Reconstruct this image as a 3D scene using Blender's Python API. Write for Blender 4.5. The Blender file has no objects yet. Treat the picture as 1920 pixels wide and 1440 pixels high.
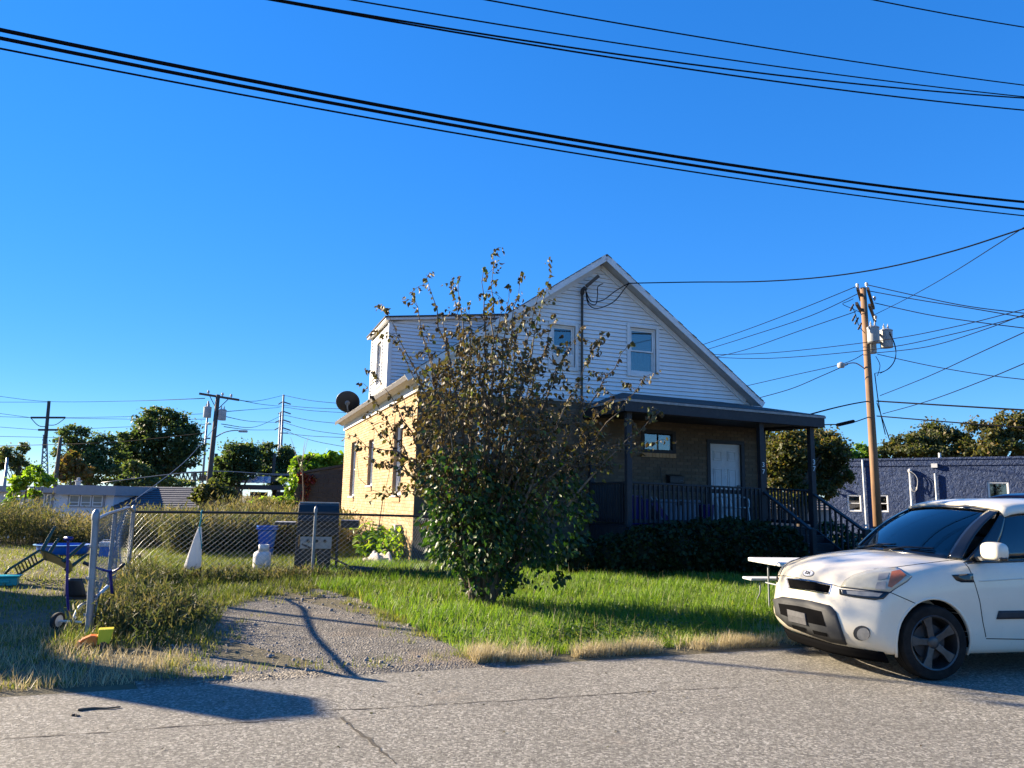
import bpy, bmesh, math, random
import numpy as np
from mathutils import Vector, Matrix
from mathutils.bvhtree import BVHTree

scn = bpy.context.scene
rad = math.radians
# ------------------------------------------------------------------ camera
FPX, PITCH, ROLL, CAMH = 1400.0, math.atan(217 / 1400.0), 0.02, 1.55
cF = Vector((0, math.cos(PITCH), math.sin(PITCH)))
_r0, _u0 = Vector((1, 0, 0)), Vector((0, -math.sin(PITCH), math.cos(PITCH)))
cR = math.cos(ROLL) * _r0 + math.sin(ROLL) * _u0
cU = -math.sin(ROLL) * _r0 + math.cos(ROLL) * _u0
CAM = Vector((0, 0, CAMH))
cam_data = bpy.data.cameras.new('camera')
cam = bpy.data.objects.new('camera', cam_data)
scn.collection.objects.link(cam)
cam_data.sensor_width = 36.0
cam_data.lens = FPX / 1920.0 * 36.0
cam_data.clip_start = 0.05
cam_data.clip_end = 3000
m = Matrix((cR, cU, -cF)).transposed().to_4x4()
m.translation = CAM
cam.matrix_world = m
scn.camera = cam
scn.render.resolution_x, scn.render.resolution_y = 1024, 768
# ------------------------------------------------------------------ sky and sun
SUN_AZ_LEFT = rad(22.5)      # sun stands to the left and this far beyond the picture plane
SUN_EL = rad(20.5)
sun_dir = Vector((-math.cos(SUN_AZ_LEFT) * math.cos(SUN_EL), math.sin(SUN_AZ_LEFT) * math.cos(SUN_EL), math.sin(SUN_EL)))
SKY_SHOULDER, SKY_STRENGTH = 0.24, 0.142
world = bpy.data.worlds.new('World')
scn.world = world
world.use_nodes = True
wn = world.node_tree
wn.nodes.clear()
sky = wn.nodes.new('ShaderNodeTexSky')
sky.sky_type = 'NISHITA'
sky.sun_disc = False
sky.sun_elevation = SUN_EL
sky.sun_rotation = math.atan2(sun_dir.x, sun_dir.y)
sky.altitude = 0
sky.air_density = 0.95
sky.dust_density = 0.0
sky.ozone_density = 5.0
hs = wn.nodes.new('ShaderNodeHueSaturation')
hs.inputs['Saturation'].default_value = 1.12
hs.inputs['Hue'].default_value = 0.498
tintn = wn.nodes.new('ShaderNodeMix')
tintn.data_type = 'RGBA'
tintn.blend_type = 'MULTIPLY'
tintn.inputs[0].default_value = 1.0
tintn.inputs[7].default_value = (0.74, 0.88, 1.12, 1)   # white balance of the camera
# soft shoulder on the sky's brightness, as a camera's tone curve has (same for every direction)
hsv = wn.nodes.new('ShaderNodeSeparateColor')
hsv.mode = 'HSV'
sh = wn.nodes.new('ShaderNodeMath')
sh.operation = 'MULTIPLY_ADD'
sh.inputs[1].default_value = SKY_SHOULDER
sh.inputs[2].default_value = 1.0
dv_ = wn.nodes.new('ShaderNodeMath')
dv_.operation = 'DIVIDE'
cmb = wn.nodes.new('ShaderNodeCombineColor')
cmb.mode = 'HSV'
wn.links.new(sky.outputs[0], tintn.inputs[6])
wn.links.new(tintn.outputs[2], hsv.inputs[0])
wn.links.new(hsv.outputs[2], sh.inputs[0])
wn.links.new(hsv.outputs[2], dv_.inputs[0])
wn.links.new(sh.outputs[0], dv_.inputs[1])
wn.links.new(hsv.outputs[0], cmb.inputs[0])
wn.links.new(hsv.outputs[1], cmb.inputs[1])
wn.links.new(dv_.outputs[0], cmb.inputs[2])
bg = wn.nodes.new('ShaderNodeBackground')
bg.inputs['Strength'].default_value = SKY_STRENGTH
wo = wn.nodes.new('ShaderNodeOutputWorld')
wn.links.new(cmb.outputs[0], hs.inputs['Color'])
wn.links.new(hs.outputs[0], bg.inputs['Color'])
wn.links.new(bg.outputs[0], wo.inputs['Surface'])
sl = bpy.data.lights.new('sun', 'SUN')
sl.energy = 5.0
sl.angle = rad(0.53)
sl.color = (1.0, 0.84, 0.62)
so = bpy.data.objects.new('sun', sl)
scn.collection.objects.link(so)
so.rotation_euler = sun_dir.to_track_quat('Z', 'Y').to_euler()
scn.view_settings.view_transform = 'Standard'
scn.view_settings.look = 'None'
scn.view_settings.exposure = 1.78
scn.view_settings.gamma = 1.0
scn.view_settings.use_curve_mapping = False

# ------------------------------------------------------------------ frames and pixel helpers
ANG = rad(20.5)            # the street and the house are turned by this
ca, sa = math.cos(ANG), math.sin(ANG)
rnd = random.Random(11)
nrg = np.random.default_rng(5)


def W(u, v, z=0.0):
    return Vector((u * ca - v * sa, u * sa + v * ca, z))


def UV(p):
    return (p[0] * ca + p[1] * sa, -p[0] * sa + p[1] * ca)


def ray(x, y):
    return cF + cR * ((x - 960) / FPX) + cU * ((720 - y) / FPX)


def aty(x, y, Y):
    d = ray(x, y)
    return CAM + d * (Y / d.y)


def gnd(x, y, z=0.0):
    d = ray(x, y)
    return CAM + d * ((z - CAMH) / d.z)


def onv(x, y, v):
    d = ray(x, y)
    n = Vector((-sa, ca, 0))
    p = CAM + d * ((v - n.dot(CAM)) / n.dot(d))
    a = UV(p)
    return a[0], p.z


def sstep(t):
    t = np.clip(t, 0, 1)
    return t * t * (3 - 2 * t)


def ghn(u, v):
    """height of the ground at street coordinates: a gentle rise to the house, then a drop to the lower land behind"""
    return 0.012 + 0.17 * sstep((v - 7.0) / 9.0) - 1.7 * sstep((v - 25.5) / 9.0) * (1 - sstep((u - 8.0) / 7.0))


def gh(u, v):
    return float(ghn(np.float64(u), np.float64(v)))


def gxy(x, y):
    a = UV((x, y))
    return gh(*a)


# ------------------------------------------------------------------ mesh builder
COL = scn.collection


class MB:
    def __init__(s):
        s.v, s.f, s.m = [], [], []

    def add(s, verts, faces, mi=0):
        o = len(s.v)
        s.v += [tuple(p) for p in verts]
        s.f += [tuple(i + o for i in f) for f in faces]
        s.m += [mi] * len(faces)
        return s

    def box(s, x0, x1, y0, y1, z0, z1, mi=0):
        v = [(x0, y0, z0), (x1, y0, z0), (x1, y1, z0), (x0, y1, z0), (x0, y0, z1), (x1, y0, z1), (x1, y1, z1), (x0, y1, z1)]
        return s.add(v, [(0, 3, 2, 1), (4, 5, 6, 7), (0, 1, 5, 4), (1, 2, 6, 5), (2, 3, 7, 6), (3, 0, 4, 7)], mi)

    def beam(s, p, q, w, h, mi=0, up=(0, 0, 1)):
        """rectangular bar from p to q, w across, h along up"""
        p, q, up = Vector(p), Vector(q), Vector(up)
        d = (q - p).normalized()
        sx = d.cross(up).normalized()
        sz = sx.cross(d).normalized()
        a, b = sx * (w / 2), sz * (h / 2)
        v = [p - a - b, p + a - b, p + a + b, p - a + b, q - a - b, q + a - b, q + a + b, q - a + b]
        return s.add(v, [(0, 1, 2, 3), (7, 6, 5, 4), (0, 4, 5, 1), (1, 5, 6, 2), (2, 6, 7, 3), (3, 7, 4, 0)], mi)

    def tube(s, pts, r, n=8, mi=0, caps=True):
        pts = [Vector(p) for p in pts]
        k = len(pts)
        rs = [r] * k if not hasattr(r, '__len__') else list(r)
        verts, faces = [], []
        d0 = (pts[1] - pts[0]).normalized()
        ref = Vector((0, 0, 1)) if abs(d0.z) < .9 else Vector((1, 0, 0))
        a = d0.cross(ref).normalized()
        for i, p in enumerate(pts):
            d = (pts[min(i + 1, k - 1)] - pts[max(i - 1, 0)]).normalized()
            a = (a - d * a.dot(d)).normalized()
            b = d.cross(a)
            for j in range(n):
                t = 2 * math.pi * j / n
                verts.append(p + (a * math.cos(t) + b * math.sin(t)) * rs[i])
        for i in range(k - 1):
            for j in range(n):
                j2 = (j + 1) % n
                faces.append((i * n + j, i * n + j2, (i + 1) * n + j2, (i + 1) * n + j))
        if caps:
            faces.append(tuple(range(n - 1, -1, -1)))
            faces.append(tuple((k - 1) * n + j for j in range(n)))
        return s.add(verts, faces, mi)

    def lathe(s, prof, n=20, mat=None, mi=0):
        """prof: list of (r, z), closed top and bottom if r is 0"""
        verts, faces = [], []
        for r, z in prof:
            for j in range(n):
                t = 2 * math.pi * j / n
                verts.append(Vector((r * math.cos(t), r * math.sin(t), z)))
        if mat is not None:
            verts = [mat @ p for p in verts]
        for i in range(len(prof) - 1):
            for j in range(n):
                j2 = (j + 1) % n
                faces.append((i * n + j, i * n + j2, (i + 1) * n + j2, (i + 1) * n + j))
        return s.add(verts, faces, mi)

    def prism(s, poly, d, mi=0):
        """poly: 3-D ring; extruded by vector d"""
        d = Vector(d)
        a = [Vector(p) for p in poly]
        n = len(a)
        v = a + [p + d for p in a]
        return s.add(v, [tuple(range(n - 1, -1, -1)), tuple(range(n, 2 * n))] + [(i, (i + 1) % n, (i + 1) % n + n, i + n) for i in range(n)], mi)

    def grid(s, fn, nu, nv, mi=0):
        v = [fn(i / nu, j / nv) for j in range(nv + 1) for i in range(nu + 1)]
        f = [(j * (nu + 1) + i, j * (nu + 1) + i + 1, (j + 1) * (nu + 1) + i + 1, (j + 1) * (nu + 1) + i) for j in range(nv) for i in range(nu)]
        return s.add(v, f, mi)

    def build(s, name, mats, parent=None, smooth=False, bevel=0, fixn=False):
        me = bpy.data.meshes.new(name)
        me.from_pydata(s.v, [], s.f)
        if not isinstance(mats, (list, tuple)):
            mats = [mats]
        for mt in mats:
            me.materials.append(mt)
        if len(mats) > 1:
            me.polygons.foreach_set('material_index', s.m)
        if fixn:
            b = bmesh.new()
            b.from_mesh(me)
            bmesh.ops.remove_doubles(b, verts=b.verts, dist=1e-5)
            bmesh.ops.recalc_face_normals(b, faces=b.faces)
            b.to_mesh(me)
            b.free()
        if smooth:
            me.shade_smooth() if smooth is True else None
            if smooth is not True:
                me.shade_smooth()
                me.set_sharp_from_angle(angle=rad(smooth))
        me.update()
        o = bpy.data.objects.new(name, me)
        COL.objects.link(o)
        if parent is not None:
            o.parent = parent
        if bevel:
            bm = o.modifiers.new('bevel', 'BEVEL')
            bm.width = bevel
            bm.segments = 2
            bm.limit_method = 'ANGLE'
        return o


def tag(o, label=None, cat=None, group=None, kind=None):
    if label:
        o['label'] = label
    if cat:
        o['category'] = cat
    if group:
        o['group'] = group
    if kind:
        o['kind'] = kind
    return o


def thing(name, label, cat, loc=(0, 0, 0), rotz=0.0, group=None):
    o = bpy.data.objects.new(name, None)
    o.empty_display_size = 0.2
    COL.objects.link(o)
    o.location = loc
    o.rotation_euler = (0, 0, rotz)
    return tag(o, label, cat, group)


def share(src, name, parent, mat=None):
    """another object with the same mesh data"""
    o = src.copy()
    o.name = name
    COL.objects.link(o)
    o.parent = parent
    if mat is not None:
        o.matrix_local = mat
    return o


def np_mesh(name, verts, faces, mats, parent=None, rnd_attr=None, mi=None, smooth=False):
    """fast mesh from arrays; faces (M,k) ; rnd_attr one float per vertex"""
    me = bpy.data.meshes.new(name)
    verts = np.asarray(verts, np.float32)
    faces = np.asarray(faces, np.int32)
    k = faces.shape[1]
    me.vertices.add(len(verts))
    me.vertices.foreach_set('co', verts.ravel())
    me.loops.add(faces.size)
    me.loops.foreach_set('vertex_index', faces.ravel())
    me.polygons.add(len(faces))
    me.polygons.foreach_set('loop_start', np.arange(0, faces.size, k, dtype=np.int32))
    if not isinstance(mats, (list, tuple)):
        mats = [mats]
    for mt in mats:
        me.materials.append(mt)
    if mi is not None:
        me.polygons.foreach_set('material_index', np.asarray(mi, np.int32))
    if rnd_attr is not None:
        at = me.attributes.new('tint', 'FLOAT', 'POINT')
        at.data.foreach_set('value', np.asarray(rnd_attr, np.float32))
    me.update(calc_edges=True)
    me.validate()
    if smooth:
        me.shade_smooth()
    o = bpy.data.objects.new(name, me)
    COL.objects.link(o)
    if parent is not None:
        o.parent = parent
    return o


def rot_np(n, yaw=None, pitch=None, roll=None):
    """(n,3,3) rotation Rz(yaw) Rx(pitch) Ry(roll)"""
    y = nrg.uniform(0, 2 * np.pi, n) if yaw is None else yaw
    p = np.zeros(n) if pitch is None else pitch
    r = np.zeros(n) if roll is None else roll
    cy, sy, cp, sp, cr, sr = np.cos(y), np.sin(y), np.cos(p), np.sin(p), np.cos(r), np.sin(r)
    Z, O = np.zeros(n), np.ones(n)
    Rz = np.stack([cy, -sy, Z, sy, cy, Z, Z, Z, O], 1).reshape(n, 3, 3)
    Rx = np.stack([O, Z, Z, Z, cp, -sp, Z, sp, cp], 1).reshape(n, 3, 3)
    Ry = np.stack([cr, Z, sr, Z, O, Z, -sr, Z, cr], 1).reshape(n, 3, 3)
    return Rz @ Rx @ Ry


def scatter(base_v, base_f, pos, R, scale):
    """instances of a small mesh as arrays; scale (n,) or (n,3)"""
    bv = np.asarray(base_v, np.float64)
    bf = np.asarray(base_f, np.int64)
    n = len(pos)
    sc = np.asarray(scale)
    if sc.ndim == 1:
        sc = np.repeat(sc[:, None], 3, 1)
    v = bv[None] * sc[:, None, :]
    v = np.einsum('nij,nkj->nki', R, v) + np.asarray(pos)[:, None, :]
    f = bf[None] + (np.arange(n) * len(bv))[:, None, None]
    return v.reshape(-1, 3), f.reshape(-1, bf.shape[1])


# leaf shapes, stalk at the origin, blade along +Y
LEAF_V = np.array([(0, 0, 0), (-.34, .32, .05), (0, .38, -.05), (.34, .32, .05), (-.26, .66, .02), (0, .70, -.09), (.26, .66, .02), (0, 1.05, -.2)])
LEAF_F = np.array([(0, 2, 1), (0, 3, 2), (1, 2, 5), (1, 5, 4), (2, 3, 6), (2, 6, 5), (4, 5, 7), (5, 6, 7)])
CARD_V = np.array([(-.5, -.35, .0), (.1, -.5, .12), (.5, .3, 0), (-.15, .5, .14)])
CARD_F = np.array([(0, 1, 2), (0, 2, 3)])
BLADE_V = np.array([(-.5, 0, 0), (.5, 0, 0), (-.36, .12, .55), (.36, .12, .55), (0, .42, 1.0)])
BLADE_F = np.array([(0, 1, 3), (0, 3, 2), (2, 3, 4)])


# ------------------------------------------------------------------ materials
def nodes_of(name):
    mt = bpy.data.materials.new(name)
    mt.use_nodes = True
    nt = mt.node_tree
    return mt, nt, nt.nodes['Principled BSDF'], nt.nodes['Material Output']


def c4(c):
    return (c[0], c[1], c[2], 1)


def noise(nt, scale, detail=4, rough=.6, vec=None, dist=0):
    n = nt.nodes.new('ShaderNodeTexNoise')
    n.inputs['Scale'].default_value = scale
    n.inputs['Detail'].default_value = detail
    n.inputs['Roughness'].default_value = rough
    n.inputs['Distortion'].default_value = dist
    if vec is not None:
        nt.links.new(vec, n.inputs['Vector'])
    return n


def mixc(nt, fac, a, b, mode='MIX'):
    x = nt.nodes.new('ShaderNodeMix')
    x.data_type = 'RGBA'
    x.blend_type = mode
    for sock, val in ((x.inputs[0], fac), (x.inputs[6], a), (x.inputs[7], b)):
        if hasattr(val, 'links'):
            nt.links.new(val, sock)
        elif hasattr(val, '__len__'):
            sock.default_value = c4(val)
        else:
            sock.default_value = val
    return x.outputs[2]


def ramp(nt, val, stops):
    r = nt.nodes.new('ShaderNodeValToRGB')
    e = r.color_ramp.elements
    while len(e) < len(stops):
        e.new(.5)
    for el, (p, c) in zip(e, stops):
        el.position = p
        el.color = c4(c) if hasattr(c, '__len__') else (c, c, c, 1)
    nt.links.new(val, r.inputs[0])
    return r.outputs[0]


def posn(nt):
    return nt.nodes.new('ShaderNodeNewGeometry').outputs['Position']


def bumpn(nt, h, strength=.3, dist=.01, normal=None):
    b = nt.nodes.new('ShaderNodeBump')
    b.inputs['Strength'].default_value = strength
    b.inputs['Distance'].default_value = dist
    nt.links.new(h, b.inputs['Height'])
    if normal is not None:
        nt.links.new(normal, b.inputs['Normal'])
    return b.outputs[0]


def pm(name, c1, c2=None, scale=6.0, rough=.6, bump=0, bscale=60, bdist=.004, metal=0, spec=.5, c3=None, s3=60, f3=.3, coat=0, objspace=False, streak=None):
    """plain painted / natural surface with colour variation, fine grain and relief"""
    mt, nt, bs, out = nodes_of(name)
    vec = nt.nodes.new('ShaderNodeTexCoord').outputs['Object'] if objspace else posn(nt)
    if streak:
        mp = nt.nodes.new('ShaderNodeMapping')
        mp.inputs['Scale'].default_value = streak
        nt.links.new(vec, mp.inputs['Vector'])
        vec = mp.outputs[0]
    col = None
    if c2 is not None:
        n = noise(nt, scale, 5, .62, vec)
        f = ramp(nt, n.outputs[0], [(.32, 0.0), (.68, 1.0)])
        col = mixc(nt, f, c1, c2)
    if c3 is not None:
        n = noise(nt, s3, 3, .6, vec)
        f = ramp(nt, n.outputs[0], [(.52, 0.0), (.75, f3)])
        col = mixc(nt, f, col if col is not None else c1, c3)
    if col is None:
        bs.inputs['Base Color'].default_value = c4(c1)
    else:
        nt.links.new(col, bs.inputs['Base Color'])
    bs.inputs['Roughness'].default_value = rough
    bs.inputs['Metallic'].default_value = metal
    bs.inputs['Specular IOR Level'].default_value = spec
    if coat:
        bs.inputs['Coat Weight'].default_value = coat
        bs.inputs['Coat Roughness'].default_value = .05
    if bump:
        n = noise(nt, bscale, 4, .65, vec)
        nt.links.new(bumpn(nt, n.outputs[0], bump, bdist), bs.inputs['Normal'])
    return mt


def leafm(name, stops, rough=.45, trans=.35, tcol=None, spec=.5):
    """foliage: colour by the per-leaf attribute 'tint', light passing through"""
    mt, nt, bs, out = nodes_of(name)
    at = nt.nodes.new('ShaderNodeAttribute')
    at.attribute_name = 'tint'
    col = ramp(nt, at.outputs['Fac'], stops)
    nt.links.new(col, bs.inputs['Base Color'])
    bs.inputs['Roughness'].default_value = rough
    bs.inputs['Specular IOR Level'].default_value = spec
    tr = nt.nodes.new('ShaderNodeBsdfTranslucent')
    tc = mixc(nt, 1.0, col, tcol or (1.5, 1.6, .7), 'MULTIPLY')
    nt.links.new(tc, tr.inputs['Color'])
    ms = nt.nodes.new('ShaderNodeMixShader')
    ms.inputs[0].default_value = trans
    nt.links.new(bs.outputs[0], ms.inputs[1])
    nt.links.new(tr.outputs[0], ms.inputs[2])
    nt.links.new(ms.outputs[0], out.inputs['Surface'])
    return mt


def glassm(name, tint=(.5, .55, .55), refl=.06, rough=.02, fres=1.6):
    """window glass: tinted see-through with mirror reflection that grows at grazing angles"""
    mt, nt, bs, out = nodes_of(name)
    nt.nodes.remove(bs)
    t = nt.nodes.new('ShaderNodeBsdfTransparent')
    t.inputs[0].default_value = c4(tint)
    g = nt.nodes.new('ShaderNodeBsdfGlossy')
    g.inputs['Roughness'].default_value = rough
    fr = nt.nodes.new('ShaderNodeFresnel')
    fr.inputs[0].default_value = 1.5
    mp = nt.nodes.new('ShaderNodeMath')
    mp.operation = 'MULTIPLY_ADD'
    mp.inputs[1].default_value = fres
    mp.inputs[2].default_value = refl
    mp.use_clamp = True
    nt.links.new(fr.outputs[0], mp.inputs[0])
    ms = nt.nodes.new('ShaderNodeMixShader')
    nt.links.new(mp.outputs[0], ms.inputs[0])
    nt.links.new(t.outputs[0], ms.inputs[1])
    nt.links.new(g.outputs[0], ms.inputs[2])
    nt.links.new(ms.outputs[0], out.inputs['Surface'])
    return mt


def asphalt():
    mt, nt, bs, out = nodes_of('asphalt')
    p = posn(nt)
    fine = noise(nt, 85, 3, .75, p)
    mid = noise(nt, 38, 3, .7, p)
    big = noise(nt, .55, 4, .6, p)
    c = ramp(nt, fine.outputs[0], [(.30, (.05, .045, .035)), (.48, (.21, .19, .145)), (.72, (.55, .50, .40))])
    vo = nt.nodes.new('ShaderNodeTexVoronoi')
    vo.inputs['Scale'].default_value = 62
    nt.links.new(p, vo.inputs['Vector'])
    sx = nt.nodes.new('ShaderNodeSeparateColor')
    nt.links.new(vo.outputs['Color'], sx.inputs[0])
    agg = ramp(nt, sx.outputs[0], [(.0, (.04, .037, .033)), (.40, (.17, .16, .138)), (.75, (.33, .31, .26)), (1, (.62, .58, .50))])
    c = mixc(nt, .7, c, agg)
    c = mixc(nt, ramp(nt, mid.outputs[0], [(.35, 0.0), (.7, .3)]), c, (.20, .185, .155))
    c = mixc(nt, ramp(nt, big.outputs[0], [(.42, 0.0), (.72, .4)]), c, (.15, .135, .105))
    sand = noise(nt, 1.1, 6, .7, p, .6)
    c = mixc(nt, ramp(nt, sand.outputs[0], [(.60, 0.0), (.74, .5)]), c, (.30, .23, .16))
    nt.links.new(c, bs.inputs['Base Color'])
    bs.inputs['Roughness'].default_value = .82
    h1 = noise(nt, 95, 3, .75, p)
    h2 = noise(nt, 26, 3, .6, p)
    b1 = bumpn(nt, h1.outputs[0], 1.0, .014)
    nt.links.new(bumpn(nt, h2.outputs[0], .35, .02, b1), bs.inputs['Normal'])
    return mt


def gravelm():
    mt, nt, bs, out = nodes_of('gravel')
    p = posn(nt)
    vo = nt.nodes.new('ShaderNodeTexVoronoi')
    vo.inputs['Scale'].default_value = 48
    nt.links.new(p, vo.inputs['Vector'])
    fine = noise(nt, 90, 2, .7, p)
    big = noise(nt, .9, 5, .65, p)
    c = ramp(nt, fine.outputs[0], [(.3, (.05, .046, .038)), (.52, (.17, .155, .125)), (.72, (.42, .38, .31))])
    sx = nt.nodes.new('ShaderNodeSeparateColor')
    nt.links.new(vo.outputs['Color'], sx.inputs[0])
    agg = ramp(nt, sx.outputs[1], [(.0, (.04, .037, .033)), (.45, (.11, .10, .088)), (.8, (.21, .19, .16)), (1, (.46, .42, .36))])
    c = mixc(nt, .65, c, agg)
    c = mixc(nt, ramp(nt, big.outputs[0], [(.50, 0.0), (.70, .75)]), c, (.25, .19, .13))
    dk = noise(nt, 2.2, 4, .6, p)
    c = mixc(nt, ramp(nt, dk.outputs[0], [(.50, 0.0), (.68, .6)]), c, (.07, .062, .05))
    nt.links.new(c, bs.inputs['Base Color'])
    bs.inputs['Roughness'].default_value = .9
    b = bumpn(nt, vo.outputs['Distance'], 1.0, .02)
    nt.links.new(bumpn(nt, fine.outputs[0], .6, .01, b), bs.inputs['Normal'])
    return mt


MT = {}
MT['asphalt'] = asphalt()
MT['gravel'] = gravelm()
MT['soil'] = pm('soil', (.085, .075, .035), (.13, .105, .06), 2.2, .95, .8, 30, .03, c3=(.19, .15, .085), s3=9, f3=.6)
MT['grass'] = leafm('grass', [(0, (.06, .13, .015)), (.45, (.15, .24, .028)), (.8, (.28, .33, .055)), (1, (.44, .39, .12))], .5, .52)
MT['drygrass'] = leafm('dry_grass', [(0, (.26, .215, .11)), (.5, (.46, .385, .22)), (1, (.62, .54, .36))], .6, .35, (1.2, 1.15, 1.0))
MT['yardgrass'] = leafm('yard_grass', [(0, (.07, .105, .02)), (.5, (.16, .17, .036)), (.85, (.27, .23, .075)), (1, (.36, .28, .13))], .55, .42)
MT['weeds'] = leafm('weeds', [(0, (.045, .064, .022)), (.4, (.085, .10, .036)), (.7, (.145, .13, .055)), (1, (.22, .18, .095))], .65, .4, (1.3, 1.3, .8), .3)
MT['leaf_brown'] = leafm('browning_leaves', [(0, (.04, .028, .016)), (.25, (.085, .060, .028)), (.55, (.105, .092, .034)), (.8, (.095, .125, .028)), (1, (.19, .24, .045))], .55, .28, (1.3, 1.25, .65), .35)
MT['leaf_green'] = leafm('green_leaves', [(0, (.012, .032, .010)), (.5, (.028, .065, .014)), (.85, (.06, .11, .018)), (1, (.12, .16, .03))], .45, .3, (1.4, 1.7, .6), .4)
MT['leaf_lime'] = leafm('lime_leaves', [(0, (.07, .15, .014)), (.6, (.20, .31, .026)), (1, (.36, .40, .05))], .5, .5)
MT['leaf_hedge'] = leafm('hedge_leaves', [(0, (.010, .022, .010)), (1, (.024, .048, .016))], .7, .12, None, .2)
MT['leaf_far'] = leafm('far_foliage', [(0, (.035, .058, .026)), (.5, (.075, .115, .04)), (.85, (.13, .15, .05)), (1, (.20, .17, .07))], .6, .45)
MT['leaf_autumn'] = leafm('autumn_foliage', [(0, (.04, .052, .018)), (.4, (.085, .098, .028)), (.75, (.14, .115, .036)), (1, (.21, .12, .042))], .6, .4)
MT['leaf_red'] = leafm('red_creeper', [(0, (.12, .015, .012)), (.6, (.24, .03, .02)), (1, (.20, .12, .03))], .5, .35, (1.6, .9, .6))
MT['bark'] = pm('bark', (.075, .055, .038), (.14, .11, .08), 14, .9, .8, 45, .01, streak=(1, 1, .25))
MT['twig'] = pm('twig', (.12, .09, .06), (.22, .18, .13), 9, .75)
MT['polewood'] = pm('pole_wood', (.30, .17, .085), (.19, .11, .06), 3.5, .8, .5, 24, .008, c3=(.07, .045, .03), s3=5, f3=.7, streak=(1, 1, .12))
MT['polewood_dark'] = pm('old_pole_wood', (.075, .055, .042), (.11, .085, .065), 3, .85, .4, 24, .008, streak=(1, 1, .15))
MT['steelgrey'] = pm('galvanized_steel', (.30, .32, .34), (.20, .215, .23), 5, .5, .15, 40, .002, metal=.55)
MT['steeldark'] = pm('weathered_steel', (.045, .045, .048), (.075, .072, .07), 6, .7, metal=.1, spec=.3)
MT['transformer'] = pm('transformer_grey', (.40, .41, .41), (.30, .31, .31), 3, .5)
MT['porcelain'] = pm('porcelain', (.45, .44, .42), rough=.3)
MT['cable'] = pm('cable_black', (.008, .008, .010), rough=.95, spec=.05)
MT['mortar'] = pm('mortar', (.27, .19, .13), (.21, .15, .10), 4, .95)
MT['brick'] = pm('yellow_brick', (.47, .325, .155), (.38, .25, .11), 3.2, .85, .35, 90, .004, c3=(.30, .18, .085), s3=1.7, f3=.35)
MT['brick2'] = pm('pale_brick', (.54, .395, .21), (.46, .32, .15), 5, .85, .35, 90, .004)
MT['brickfront_shade'] = pm('brown_front_brick_shaded', (.13, .092, .058), (.10, .07, .043), 3.2, .88, .35, 90, .004, c3=(.14, .09, .055), s3=1.7, f3=.4)  # front brick darkened in its colour to deepen the shade around the porch
MT['brickfront_shade2'] = pm('tan_front_brick_shaded', (.165, .118, .075), (.13, .09, .055), 5, .88, .35, 90, .004)
MT['brick3'] = pm('orange_brick', (.42, .25, .115), (.37, .225, .115), 5, .85, .35, 90, .004)
MT['siding'] = pm('white_siding', (.84, .84, .83), (.78, .78, .77), 2.4, .45, .05, 50, .002, c3=(.50, .48, .44), s3=.9, f3=.22)
MT['trim'] = pm('white_trim', (.76, .76, .75), (.66, .65, .63), 6, .5)
MT['soffit'] = pm('soffit_grey', (.42, .42, .41), (.34, .34, .33), 4, .7)
MT['shingle'] = pm('dark_shingle', (.045, .043, .045), (.085, .078, .075), 7, .95, .8, 26, .012)
MT['porchpaint'] = pm('dark_porch_paint', (.010, .010, .014), (.018, .018, .023), 7, .6, .2, 40, .003, c3=(.08, .075, .07), s3=15, f3=.2)
MT['doorwhite'] = pm('door_white', (.62, .63, .64), (.50, .51, .52), 5, .45)
MT['interior'] = pm('dark_interior', (.02, .02, .022), rough=.9)
MT['curtain'] = pm('curtain', (.30, .30, .27), (.20, .20, .18), 6, .9)
MT['blind'] = pm('blind', (.62, .63, .62), rough=.8)
MT['pane'] = glassm('window_pane', (.62, .66, .66), .10)
MT['block'] = pm('dark_block', (.040, .037, .034), (.06, .054, .048), 2.5, .95, .7, 40, .008)
MT['stuccoblue'] = None
MT['plasticgreen'] = pm('green_plastic', (.012, .045, .032), (.02, .06, .042), 5, .4)
MT['plasticteal'] = pm('teal_plastic', (.0, .30, .30), rough=.35)
MT['plasticblue'] = pm('blue_plastic', (.006, .10, .45), (.008, .14, .56), 5, .35)
MT['plasticwhite'] = pm('white_plastic', (.72, .72, .70), (.62, .62, .60), 6, .45)
MT['plasticblack'] = pm('black_plastic', (.015, .015, .017), rough=.45)
MT['orange'] = pm('orange_plastic', (.70, .17, .02), rough=.4)
MT['yellow'] = pm('yellow_plastic', (.75, .60, .02), rough=.4)
MT['cloth'] = pm('worn_cloth', (.55, .50, .47), (.34, .30, .28), 9, .9, .4, 60, .006)
MT['sack'] = leafm('sack_cloth', [(0, (.66, .65, .65)), (1, (.5, .48, .48))], .85, .4, (.85, .93, 1.0), .1)
# ================================================================== SETTING
def pip(poly, x, y):
    """points in polygon, arrays"""
    ins = np.zeros(len(x), bool)
    n = len(poly)
    j = n - 1
    for i in range(n):
        xi, yi = poly[i]
        xj, yj = poly[j]
        c = ((yi > y) != (yj > y)) & (x < (xj - xi) * (y - yi) / (yj - yi + 1e-12) + xi)
        ins ^= c
        j = i
    return ins


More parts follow.
